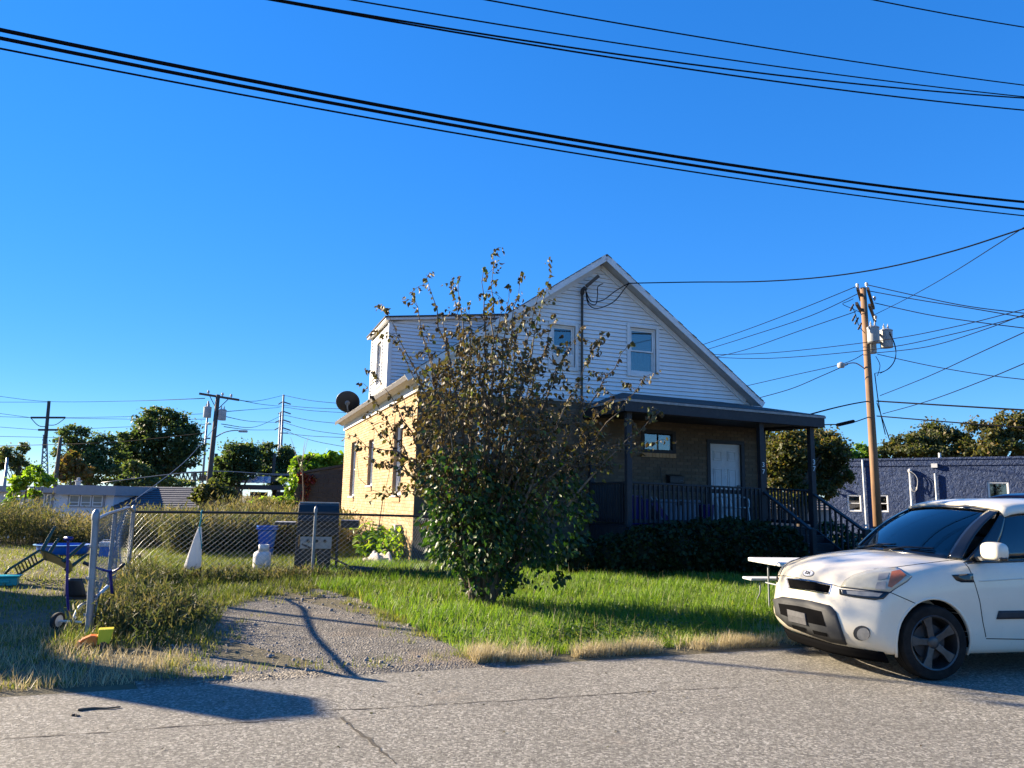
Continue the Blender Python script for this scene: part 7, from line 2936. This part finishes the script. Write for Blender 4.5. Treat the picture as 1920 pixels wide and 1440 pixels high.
def build_car(name, label, M, paint, detail=True):
    car = bpy.data.objects.new(name, None)
    COL.objects.link(car)
    car.matrix_world = M
    tag(car, label, 'car')
    bm = make_body()
    me = bpy.data.meshes.new('body')
    bm.to_mesh(me)
    bm.free()
    tmp = bpy.data.objects.new('body', me)
    COL.objects.link(tmp)
    # wheel openings and cabin hollow cut with solids, then thrown away
    cut = MB()
    for x in (FAX, RAX):
        for s in (-1, 1):
            Mx = Matrix.Translation((x, s * .80, WR)) @ Matrix.Rotation(math.pi / 2, 4, 'X')
            n_ = 40
            ring = [(math.cos(2 * math.pi * k / n_) * .385, math.sin(2 * math.pi * k / n_) * .385) for k in range(n_)]
            cut.prism([Mx @ Vector((p[0], p[1], -.18)) for p in ring], (Mx.to_3x3() @ Vector((0, 0, .40))))
    cut.box(1.35, 3.7, -.70, .70, .42, 1.6)
    co_ = cut.build('cutter', paint, None, fixn=True)
    md = tmp.modifiers.new('cut', 'BOOLEAN')
    md.operation = 'DIFFERENCE'
    md.object = co_
    md.solver = 'EXACT'
    bpy.context.view_layer.update()
    me2 = bpy.data.meshes.new_from_object(tmp.evaluated_get(bpy.context.evaluated_depsgraph_get()))
    bpy.data.objects.remove(tmp)
    bpy.data.objects.remove(co_)
    me2.name = 'body'
    me2.materials.clear()
    me2.materials.append(paint)
    me2.shade_smooth()
    me2.set_sharp_from_angle(angle=rad(38))
    body = bpy.data.objects.new('body', me2)
    COL.objects.link(body)
    body.parent = car
    # arch lips
    for x in (FAX, RAX):
        for s in (-1, 1):
            b = MB()
            pts = []
            for k in range(25):
                an = rad(-18 + k * 216 / 24)
                rr = .395
                X, Z = x + rr * math.cos(an), WR + rr * math.sin(an)
                c_ = (Z - interp(BOT, X)) / (interp(TOPE, X) - interp(BOT, X))
                nxm = interp(HALF, X) * interp(SIDEP, min(1, max(0, c_)))
                if X < .45:
                    nxm -= .16 * (.45 - X)
                pts.append(Vector((X, s * (nxm - .008), Z)))
            b.tube(pts, .013, 8)
            b.build('arch_lip', paint, body, smooth=True)
            b = MB()      # dark wheel house
            Mx = Matrix.Translation((x, s * .60, WR)) @ Matrix.Rotation(math.pi / 2 * -s, 4, 'X')
            ar = [(.384 * math.cos(rad(-8 + 196 * k / 28)), .384 * math.sin(rad(-8 + 196 * k / 28))) for k in range(29)]
            yo, yi = s * .845, s * .58
            b.add([(x + p[0], yo, WR + p[1]) for p in ar] + [(x + p[0], yi, WR + p[1]) for p in ar], [(k, k + 1, 30 + k, 29 + k) for k in range(28)])
            b.add([(x + p[0], yi, WR + p[1]) for p in ar], [tuple(range(29))])
            b.build('wheel_well', MT['carinside'], body)
    make_wheel(car, FAX, -.775, -1, rad(-4))
    make_wheel(car, FAX, .775, 1, rad(-4))
    make_wheel(car, RAX, -.775, -1)
    make_wheel(car, RAX, .775, 1)
    # ---- glasshouse
    def wsp(s, t):      # windscreen, s across, t up
        s2 = s * s
        B_ = Vector((1.09 + .20 * s2, .77 * s, 1.095 - .035 * s2))
        H_ = Vector((1.86 + .07 * s2, .615 * s, 1.575 - .045 * s2))
        p = B_.lerp(H_, t)
        p += Vector((-.35, 0, .5)).normalized() * .045 * math.sin(t * math.pi)
        return p
    b = MB()
    b.grid(lambda a, t: wsp(-.86 + 1.72 * a, .02 + .95 * t), 24, 12)
    ws = b.build('windscreen', MT['carglass'], car, smooth=True)
    ws.modifiers.new('t', 'SOLIDIFY').thickness = .005
    b = MB()            # dark band round the glass
    for s0, s1 in ((-1, -.85), (.85, 1)):
        b.grid(lambda a, t: wsp(s0 + (s1 - s0) * a, t * 1.0) + Vector((-.006, 0, .008)), 4, 14)
    b.grid(lambda a, t: wsp(-.86 + 1.72 * a, -.03 + .07 * t) + Vector((-.006, 0, .008)), 20, 2)
    b.grid(lambda a, t: wsp(-.86 + 1.72 * a, .93 + .07 * t) + Vector((-.006, 0, .008)), 20, 2)
    o = b.build('windscreen_frame', MT['carblack'], car, smooth=True)
    o.modifiers.new('t', 'SOLIDIFY').thickness = .014
    roofe = lambda x: Vector((x, 0, 0))
    def rz(x):
        return interp([(1.86, 1.575), (2.1, 1.615), (2.6, 1.635), (3.3, 1.615), (3.75, 1.56), (3.95, 1.50)], x)
    def ry(x):
        return interp([(1.86, .615), (2.2, .625), (3.3, .62), (3.95, .585)], x)
    def sidep(s, x, t):
        """side glass surface between belt and roof edge, x measured at the belt"""
        B_ = Vector((x, s * interp([(1.2, .80), (2, .815), (3.4, .81), (4.0, .76)], x), interp(TOPE, x) - .015))
        xr = interp([(1.27, 1.92), (1.55, 1.97), (2.2, 2.25), (3.4, 3.35), (4.05, 3.92)], x)
        R_ = Vector((xr, s * (ry(xr) + .01), rz(xr) - .055))
        p = B_.lerp(R_, t)
        p.y += s * .03 * math.sin(t * math.pi)
        return p
    for s in (-1, 1):
        for nm, x0, x1 in (('front_side_window', 1.55, 2.30), ('rear_side_window', 2.42, 3.20), ('quarter_window', 3.30, 3.72)):
            b = MB()
            b.grid(lambda a, t: sidep(s, x0 + (x1 - x0) * a, .04 + .90 * t), 14, 8)
            b.build(nm, MT['carglass'], car, smooth=True).modifiers.new('t', 'SOLIDIFY').thickness = .005
        for nm, x0, x1 in (('a_pillar', 1.27, 1.56), ('b_pillar', 2.29, 2.43), ('c_pillar', 3.19, 3.31), ('d_pillar', 3.71, 4.03)):
            b = MB()
            b.grid(lambda a, t: sidep(s, x0 + (x1 - x0) * a, t) + Vector((0, s * .006, 0)), 6, 10)
            o = b.build(nm, MT['carblack'] if nm != 'd_pillar' else paint, car, smooth=True)
            o.modifiers.new('t', 'SOLIDIFY').thickness = .016
        b = MB()
        b.tube([sidep(s, 1.3 + q * .1, -.01) + Vector((0, s * .008, 0)) for q in range(27)], .014, 6)
        b.build('belt_moulding', MT['carblack'], car, smooth=True)
        b = MB()
        b.tube([sidep(s, 1.5 + q * .1, .96) + Vector((0, s * .004, 0)) for q in range(25)], .016, 6)
        b.build('window_top_moulding', MT['carblack'], car, smooth=True)
    b = MB()
    def roofp(a, t):
        s = -1 + 2 * a
        x = 1.845 + t * (3.98 - 1.845) + .07 * s * s * (1 - t)
        w_ = ry(x) + .035
        z = rz(x) + .012 - .062 * abs(s) ** 3.2
        if abs(s) > .93:
            z -= (abs(s) - .93) / .07 * .055
        if t < .03:
            z -= .012
        return Vector((x, s * w_, z))
    b.grid(roofp, 30, 24)
    o = b.build('roof', paint, car, smooth=True)
    sm_ = o.modifiers.new('t', 'SOLIDIFY')
    sm_.thickness = .03
    sm_.offset = -1
    b = MB()
    b.grid(lambda a, t: Vector((3.97 + .10 * (1 - t) - .05 * (2 * a - 1) ** 2, (2 * a - 1) * (.57 + .16 * (1 - t)), 1.12 + .37 * t)), 14, 6)
    b.build('rear_window', MT['carglass'], car, smooth=True).modifiers.new('t', 'SOLIDIFY').thickness = .005
    # ---- cabin
    b = MB()
    b.box(1.36, 3.69, -.695, .695, .43, .46)
    b.build('cabin_floor', MT['carinside'], car)
    b = MB()
    b.prism([(1.22, -.70, 1.05), (1.62, -.70, 1.06), (1.72, -.70, .92), (1.66, -.70, .5), (1.36, -.70, .5), (1.36, -.70, 1.0)], (0, 1.40, 0))
    b.build('dashboard', MT['carinside'], car, bevel=.02, fixn=True)
    for s in (-.36, .36):
        b = MB()
        b.prism([(2.02, s - .23, .50), (2.50, s - .23, .47), (2.52, s - .23, .68), (2.02, s - .23, .72)], (0, .46, 0))
        st = b.build('seat', MT['seatgrey'], car, bevel=.04, fixn=True)
        b = MB()
        b.prism([(2.46, s - .22, .62), (2.62, s - .22, .62), (2.80, s - .20, 1.22), (2.68, s - .20, 1.24)], (0, .44, 0))
        b.build('seat_back', MT['seatgrey'], st, bevel=.04, fixn=True)
        b = MB()
        b.prism([(2.70, s - .12, 1.26), (2.79, s - .12, 1.25), (2.84, s - .12, 1.43), (2.75, s - .12, 1.45)], (0, .24, 0))
        b.build('headrest', MT['seatgrey'], st, bevel=.03, fixn=True)
        b = MB()
        sy = math.copysign(.60, s)
        b.beam((2.5, sy, 1.40), (2.46, sy - math.copysign(.06, s), .75), .01, .045, up=(0, 1, 0))
        b.build('seat_belt', MT['belt'], st)
    b = MB()
    b.prism([(3.2, -.62, .55), (3.35, -.62, .55), (3.5, -.60, 1.2), (3.4, -.60, 1.22)], (0, 1.22, 0))
    b.build('rear_seat', MT['seatgrey'], car, bevel=.04, fixn=True)
    b = MB()
    Ms = Matrix.Translation((1.86, -.36, 1.0)) @ Matrix.Rotation(rad(-62), 4, 'Y')
    b.tube([Ms @ Vector((.18 * math.cos(k * math.pi / 12), .18 * math.sin(k * math.pi / 12), 0)) for k in range(25)], .016, 8)
    b.tube([Ms @ Vector((-.17, 0, 0)), Ms @ Vector((.17, 0, 0))], .02, 6)
    b.tube([Ms @ Vector((0, 0, 0)), Vector((1.66, -.36, .95))], .03, 8)
    b.build('steering_wheel', MT['carinside'], car, smooth=True)
    # ---- mirrors, wipers
    for s in (-1,):      # the far mirror does not show in the photograph
        b = MB()
        def mir(a, t):
            an = a * 2 * math.pi
            rr = math.sin(t * math.pi) ** .3 if 0 < t < 1 else 0
            sq = lambda q: math.copysign(abs(q) ** .6, q)
            return Vector((1.43 - .075 * math.cos(t * math.pi), s * (1.0 + .115 * sq(math.cos(an)) * rr), 1.165 + .085 * sq(math.sin(an)) * rr))
        b.grid(mir, 20, 12)
        o = b.build('mirror', paint, car, smooth=True, fixn=True)
        b = MB()
        b.box(1.385, 1.47, s * 1.0 - .11, s * 1.0 + .11, 1.075, 1.12)
        b.build('mirror_base', MT['carblack'], o, bevel=.012)
        b = MB()
        b.beam((1.42, s * .80, 1.075), (1.43, s * .93, 1.10), .07, .04)
        b.build('mirror_arm', MT['carblack'], o)
    for s0, s1 in ((-.10, .62), (-.66, .02)):
        b = MB()
        p0_, p1_ = wsp(s1, .0) + Vector((-.03, 0, .02)), wsp(s0, .09) + Vector((-.02, 0, .025))
        b.tube([p0_, p0_.lerp(p1_, .5) + Vector((-.01, 0, .02)), p1_], .011, 6)
        b.build('wiper', MT['carblack'], car)
    b = MB()
    b.grid(lambda a, t: wsp(-.95 + 1.9 * a, -.09 + .08 * t) + Vector((-.01, 0, .004)), 20, 3)
    o = b.build('cowl', MT['carblack'], car, smooth=True)
    # ---- mirror-image details projected on the body from their outlines in the picture
    if not detail:
        return car, body
    bv_ = BVHTree.FromPolygons([v.co.copy() for v in me2.vertices], [tuple(p.vertices) for p in me2.polygons])
    camc = CARI @ CAM

    def hit(px, py):
        d = (CARI.to_3x3() @ ray(px, py)).normalized()
        loc, nor, idx, dist = bv_.ray_cast(camc, d)
        if loc is None:
            q = camc + d * 8.0
            best = None
            for k in range(60, 110):
                c_ = camc + d * (k * .1)
                l_, n_, i_, ds = bv_.find_nearest(c_)
                if best is None or ds < best[2]:
                    best = (l_, n_, ds)
            loc, nor = best[0], best[1]
        if nor.dot(d) > 0:
            nor = -nor
        return loc, nor

    def patch(name, poly, mat, lift=.006, parent=car, cuts=2, mirror=False, smooth=True, thick=.012, out_name=None):
        bm_ = bmesh.new()
        vs_ = [bm_.verts.new((x, y, 0)) for x, y in poly]
        for k in range(len(vs_)):
            bm_.edges.new((vs_[k], vs_[(k + 1) % len(vs_)]))
        bmesh.ops.triangle_fill(bm_, use_beauty=True, edges=bm_.edges[:])
        bmesh.ops.subdivide_edges(bm_, edges=bm_.edges[:], cuts=cuts, use_grid_fill=True)
        bmesh.ops.triangulate(bm_, faces=bm_.faces[:])
        nrm = {}
        for v_ in bm_.verts:
            l_, n_ = hit(v_.co.x, v_.co.y)
            nrm[v_] = n_
            v_.co = l_ + n_ * lift
        # face the camera
        bmesh.ops.recalc_face_normals(bm_, faces=bm_.faces)
        s_ = sum((f.normal.dot(camc - f.calc_center_median()) > 0) for f in bm_.faces)
        if s_ < len(bm_.faces) / 2:
            bmesh.ops.reverse_faces(bm_, faces=bm_.faces[:])
        outs = []
        for sgn in ((1, -1) if mirror else (1,)):
            me_ = bpy.data.meshes.new(name)
            bm2 = bm_.copy()
            if sgn < 0:
                for v_ in bm2.verts:
                    v_.co.y = -v_.co.y
                bmesh.ops.reverse_faces(bm2, faces=bm2.faces[:])
            bm2.to_mesh(me_)
            bm2.free()
            me_.materials.append(mat)
            if smooth:
                me_.shade_smooth()
            o_ = bpy.data.objects.new(name, me_)
            COL.objects.link(o_)
            o_.parent = parent
            if thick:
                sm_ = o_.modifiers.new('t', 'SOLIDIFY')
                sm_.thickness = thick
                sm_.offset = -1
            outs.append(o_)
        bm_.free()
        return outs

    def line(name, pts, r, mat, mirror=True, parent=body):
        P = []
        for (x0, y0_), (x1, y1_) in zip(pts[:-1], pts[1:]):
            n_ = max(2, int(math.hypot(x1 - x0, y1_ - y0_) / 6))
            P += [hit(x0 + (x1 - x0) * k / n_, y0_ + (y1_ - y0_) * k / n_)[0] for k in range(n_)]
        P.append(hit(*pts[-1])[0])
        for sgn in ((1, -1) if mirror else (1,)):
            b = MB()
            b.tube([Vector((p.x, p.y * sgn, p.z)) for p in P], r, 5)
            b.build(name, mat, parent)

    M_ = MT
    # lower bumper guard, its mesh and slots
    guard = patch('bumper_guard', [(1452, 1124), (1470, 1119), (1520, 1126), (1556, 1135), (1568, 1148), (1588, 1207), (1560, 1202), (1520, 1188), (1480, 1172), (1457, 1152)], M_['cargrey'], .018, cuts=4, thick=.03)[0]
    patch('mesh_grille', [(1463, 1132), (1500, 1137), (1543, 1147), (1551, 1174), (1520, 1167), (1490, 1160), (1467, 1151)], M_['carinside'], .021, guard, 3, thick=0)
    for row in range(4):
        y0_ = 1137 + row * 5.2
        line('grille_bar', [(1466 + row * .5, y0_), (1505, y0_ + 6), (1545 + row * 1.5, y0_ + 14)], .0035, M_['cargrey'], False, guard)
    patch('license_plate', [(1481, 1143), (1514, 1151), (1517, 1170), (1484, 1162)], M_['plate'], .035, car, 1, thick=.012, smooth=False)
    for poly in ([(1487, 1169), (1512, 1175), (1514, 1183), (1490, 1176)], [(1526, 1179), (1553, 1185), (1554, 1191), (1529, 1186)]):
        patch('bumper_slot', poly, M_['carinside'], .022, guard, 1, thick=0)
    gr = patch('upper_grille', [(1477, 1086), (1515, 1090), (1557, 1098), (1553, 1112), (1515, 1106), (1481, 1101)], M_['carinside'], .006, car, 3, thick=.01)[0]
    for row in range(4):
        y0_ = 1089 + row * 3.6
        line('grille_bar', [(1480, y0_), (1515, y0_ + 4), (1554, y0_ + 10)], .003, M_['cargrey'], False, gr)
    for col in range(9):
        x0 = 1484 + col * 8.3
        line('grille_bar', [(x0, 1087.5 + col * 1.2), (x0 + 2, 1101 + col * 1.25)], .0025, M_['cargrey'], False, gr)
    line('grille_trim', [(1475, 1085), (1515, 1088.5), (1560, 1097), (1555, 1114), (1515, 1107.5), (1479, 1102), (1475, 1085)], .006, M_['chrome'], False, gr)
    # lamps
    hl_ = patch('headlight', [(1577, 1100), (1585, 1089), (1600, 1079), (1625, 1071), (1655, 1066), (1683, 1065), (1709, 1081), (1700, 1090), (1680, 1102), (1668, 1110), (1620, 1105)], M_['lens'], .008, car, 4, True, thick=.02)
    for h_ in hl_[:1]:
        patch('lamp_divider', [(1648, 1077), (1668, 1075), (1663, 1086), (1646, 1089)], M_['lensgrey'], .0105, h_, 1, True, thick=0)
        patch('lamp_divider', [(1645, 1093), (1662, 1091), (1660, 1106), (1641, 1105)], M_['lensgrey'], .0105, h_, 1, True, thick=0)
        patch('turn_signal', [(1672, 1073), (1688, 1070), (1699, 1080), (1684, 1092), (1671, 1102), (1664, 1100)], M_['amber'], .0115, h_, 2, True, thick=0)
    line('headlight_seal', [(1577, 1100), (1585, 1089), (1600, 1079), (1625, 1071), (1655, 1066), (1683, 1065), (1709, 1081), (1700, 1090), (1680, 1102), (1668, 1111), (1620, 1106), (1577, 1101)], .008, M_['carblack'], True)
    ll = patch('lower_lamp', [(1574, 1105), (1600, 1107), (1668, 1112), (1656, 1123), (1640, 1125), (1600, 1120), (1575, 1115)], M_['carblack'], .008, car, 3, True, thick=.012)
    patch('lower_lamp_lens', [(1588, 1108), (1625, 1110), (1655, 1113), (1648, 1119), (1620, 1118), (1590, 1114)], M_['lensgrey'], .012, ll[0], 2, True, thick=0)
    patch('fog_lamp_bezel', [(1616 + 16 * math.cos(q * math.pi / 8), 1187 + 14 * math.sin(q * math.pi / 8)) for q in range(16)], M_['cargrey'], .005, car, 2, True, thick=0)
    fg = patch('fog_lamp', [(1619 + 12 * math.cos(q * math.pi / 8), 1188.5 + 11.5 * math.sin(q * math.pi / 8)) for q in range(16)], M_['lensgrey'], .009, car, 2, True, thick=0)
    line('fog_lamp_ring', [(1619 + 12 * math.cos(q * math.pi / 8), 1188.5 + 11.5 * math.sin(q * math.pi / 8)) for q in range(17)], .004, M_['carblack'], True)
    # emblem: pale oval with three letters
    patch('emblem', [(1516 + 10.5 * math.cos(q * math.pi / 10), 1075 + 6.2 * math.sin(q * math.pi / 10)) for q in range(20)], M_['transformer'], .006, car, 1, thick=.008)
    em = patch('emblem_face', [(1516 + 9 * math.cos(q * math.pi / 10), 1075 + 5 * math.sin(q * math.pi / 10)) for q in range(20)], M_['plate2'], .0075, car, 1, thick=0)
    line('emblem_ring', [(1516 + 10.5 * math.cos(q * math.pi / 10), 1075 + 6.2 * math.sin(q * math.pi / 10)) for q in range(21)], .004, M_['steeldark'], False, em[0])
    l_, n_ = hit(1516, 1075)
    t = text_obj('KIA', .052, M_['steeldark'], 'emblem_letters', car, .002)
    zx = n_
    right = (hit(1521, 1076)[0] - hit(1511, 1074)[0]).normalized()
    right = (right - zx * right.dot(zx)).normalized()
    upv = zx.cross(right)
    t.matrix_local = Matrix(((right.x, upv.x, zx.x, l_.x + zx.x * .010), (right.y, upv.y, zx.y, l_.y + zx.y * .010), (right.z, upv.z, zx.z, l_.z + zx.z * .010), (0, 0, 0, 1)))
    # side details
    patch('fender_vent', [(1784, 1078), (1824, 1075), (1825, 1092), (1802, 1092), (1792, 1088)], M_['carblack'], .005, car, 2, True, thick=.006)
    sidem = lambda x, z: car_point_side(x, z)
    for s in (-1, 1):
        for nm, x0, x1, z0, z1 in (('door_cladding', 1.52, 2.32, .535, .61), ('door_cladding', 2.40, 3.0, .535, .61)):
            b = MB()
            def cl_(a, t):
                X = x0 + (x1 - x0) * a
                Z = z0 + (z1 - z0) * t
                if a < .03:
                    X += .03 * t
                l2, n2, i2, d2 = bv_.ray_cast(Vector((X, s * 2, Z)), Vector((0, -s, 0)))
                return (l2 if l2 is not None else Vector((X, s * .88, Z))) + Vector((0, s * .012, 0))
            b.grid(cl_, 12, 3)
            o_ = b.build(nm, M_['cargrey'], car, smooth=True)
            o_.modifiers.new('t', 'SOLIDIFY').thickness = .02
        def sl_(name, pts, r=.004, mat=MT['carinside']):
            P = []
            for (x0, z0), (x1, z1) in zip(pts[:-1], pts[1:]):
                for k in range(10):
                    X, Z = x0 + (x1 - x0) * k / 10, z0 + (z1 - z0) * k / 10
                    l2, n2, i2, d2 = bv_.ray_cast(Vector((X, s * 2, Z)), Vector((0, -s, 0)))
                    if l2 is not None:
                        P.append(l2)
            if len(P) > 2:
                b = MB()
                b.tube(P, r, 5)
                b.build(name, mat, body)
        sl_('door_seam', [(1.27, 1.05), (1.30, .9), (1.345, .7), (1.37, .5), (1.40, .36)])
        sl_('door_seam', [(2.36, 1.08), (2.37, .7), (2.36, .36)])
        sl_('door_seam', [(1.40, .36), (2.0, .34), (2.36, .345), (2.9, .345)])
        sl_('door_crease', [(1.36, .88), (1.8, .90), (2.4, .93), (3.2, .96)], .006, paint)
        for x0 in (2.12, 2.95):
            b = MB()
            b.tube(catmull([(x0, s * .885, .90), (x0 + .04, s * .915, .905), (x0 + .14, s * .915, .91), (x0 + .18, s * .885, .912)], 4), .014, 6)
            b.build('door_handle', paint, car, smooth=True)
    line('hood_seam', [(1578, 1100), (1640, 1067), (1683, 1063), (1720, 1058), (1770, 1052), (1815, 1047)], .0035, M_['carinside'], True)
    line('hood_front_seam', [(1476, 1084), (1516, 1087), (1560, 1096), (1577, 1101)], .0035, M_['carinside'], True)
    line('bumper_seam', [(1670, 1111), (1700, 1124), (1733, 1139)], .0035, M_['carinside'], True)
    # under-bumper lip
    b = MB()
    b.grid(lambda a, t: Vector((.10 + .26 * abs(2 * a - 1) ** 3 + .05 * t, (2 * a - 1) * .78, .24 - .09 * t)), 24, 3)
    o_ = b.build('air_dam', M_['carinside'], car, smooth=True)
    o_.modifiers.new('t', 'SOLIDIFY').thickness = .02
    # hanging permit on the rear-view mirror
    b = MB()
    b.box(1.86, 1.90, -.13, .13, 1.42, 1.48)
    rm = b.build('rearview_mirror', M_['carinside'], car, bevel=.015)
    b = MB()
    b.box(1.855, 1.858, -.045, .045, 1.31, 1.425)
    b.build('hang_tag', M_['tagblue'], rm)
    b = MB()
    b.box(1.855, 1.858, -.045, .045, 1.20, 1.309)
    b.build('hang_tag_card', M_['tagpale'], rm)
    # wheelchair pictogram on the tag
    b = MB()
    xx = 1.853
    ring = [Vector((xx, .0 + .018 * math.cos(q * math.pi / 8), 1.345 + .018 * math.sin(q * math.pi / 8))) for q in range(17)]
    b.tube(ring, .005, 5)
    b.tube([(xx, .004, 1.395), (xx, .0, 1.365), (xx, -.016, 1.363), (xx, -.024, 1.335)], .005, 5)
    b.tube([(xx, .003, 1.402), (xx, .003, 1.410)], .008, 6)
    b.build('pictogram', M_['numeral'], rm)
    b = MB()
    b.lathe([(0, -.05), (.02, -.04), (.026, 0), (.015, .04), (0, .05)], 10, Matrix.Translation((1.86, .0, 1.14)))
    b.build('hanging_charm', M_['charm'], rm, smooth=40)
    b = MB()
    b.box(1.30, 1.38, -.28, -.16, 1.075, 1.085)
    b.build('dash_paper', M_['plasticteal'], car)
    return car, body


MT['plate'] = pm('blank_plate', (.085, .085, .09), (.065, .065, .07), 30, .6, spec=.2)
MT['plate2'] = pm('emblem_white', (.70, .70, .72), rough=.3)
MT['tagblue'] = pm('tag_blue', (.02, .06, .30), rough=.5)
MT['tagpale'] = pm('tag_pale', (.50, .60, .55), rough=.6)
MT['charm'] = pm('charm_olive', (.35, .36, .12), rough=.7)
car1, body1 = build_car('parked_car', 'cream white boxy hatchback parked at the right with grey bumper guard', CARM, MT['carwhite'])
M2 = Matrix.Translation((6.95, 12.6, .02)) @ Matrix.Rotation(CB + rad(4), 4, 'Z') @ Matrix.Diagonal((1.05, 1.02, 1.10, 1))
car2, body2 = build_car('dark_car', 'dark red car almost hidden behind the roof of the white car', M2, MT['carred'], False)
# ================================================================== JUST OUTSIDE THE PICTURE, LEFT (they shade the yard corner)
gcorner = Vector((-10.5, 9.45, 0))
garage = thing('neighbor_garage', 'small grey garage beyond the left picture edge', 'garage', gcorner, ANG)
MT['garagewall'] = pm('garage_siding', (.42, .41, .40), (.36, .35, .34), 3, .8)
b = MB()
b.box(-6.0, 0, .05, 3.6, 0, 2.4)
b.build('wall', MT['garagewall'], garage)
b = MB()
b.prism([(-6.3, -.15, 2.4), (-3.0, -.15, 2.69), (.05, -.15, 2.65), (.05, -.15, 2.4)], (0, 3.95, 0))
b.build('roof', MT['shingle'], garage, fixn=True)
b = MB()
b.box(-.55, .0, .0, .5, 0, 3.74)
b.build('chimney', MT['brick3'], garage)
b = MB()
b.box(-4.9, -2.1, .0, .045, 0, 2.3)
b.build('door', MT['doorwhite'], garage)

# a slim street tree further left: its high thin crown dapples the parked car
st_b = Vector((3.1 -   .924 * 16, 7.2 + .383 * 16, 0))
st_b.z = gxy(st_b.x, st_b.y)
stree = thing('street_tree', 'slim tall tree beyond the left picture edge', 'tree', st_b)
zc = 1.0 + 16 * math.tan(SUN_EL)
b = MB()
b.tube([(0, 0, 0), (.05, 0, zc * .5), (0, 0, zc)], [.10, .07, .03], 8)
for k in range(10):
    a = rnd.uniform(0, 6.28)
    b.tube([(0, 0, zc - .9 + k * .12), (math.cos(a) * 1.1, math.sin(a) * 1.1, zc - .4 + k * .14)], [.025, .01], 5)
b.build('trunk', MT['bark'], stree, smooth=True)
o = leaf_cloud('crown', [(0, 0, zc, 1.3, 1.3, .8), (.4, .8, zc - .3, .8, .8, .5), (.2, -.9, zc + .2, .9, .8, .6)], 190, .19, MT['leaf_far'], stree, (.4, .2), .3, 'leaf', lump=.5)
o['kind'] = 'stuff'
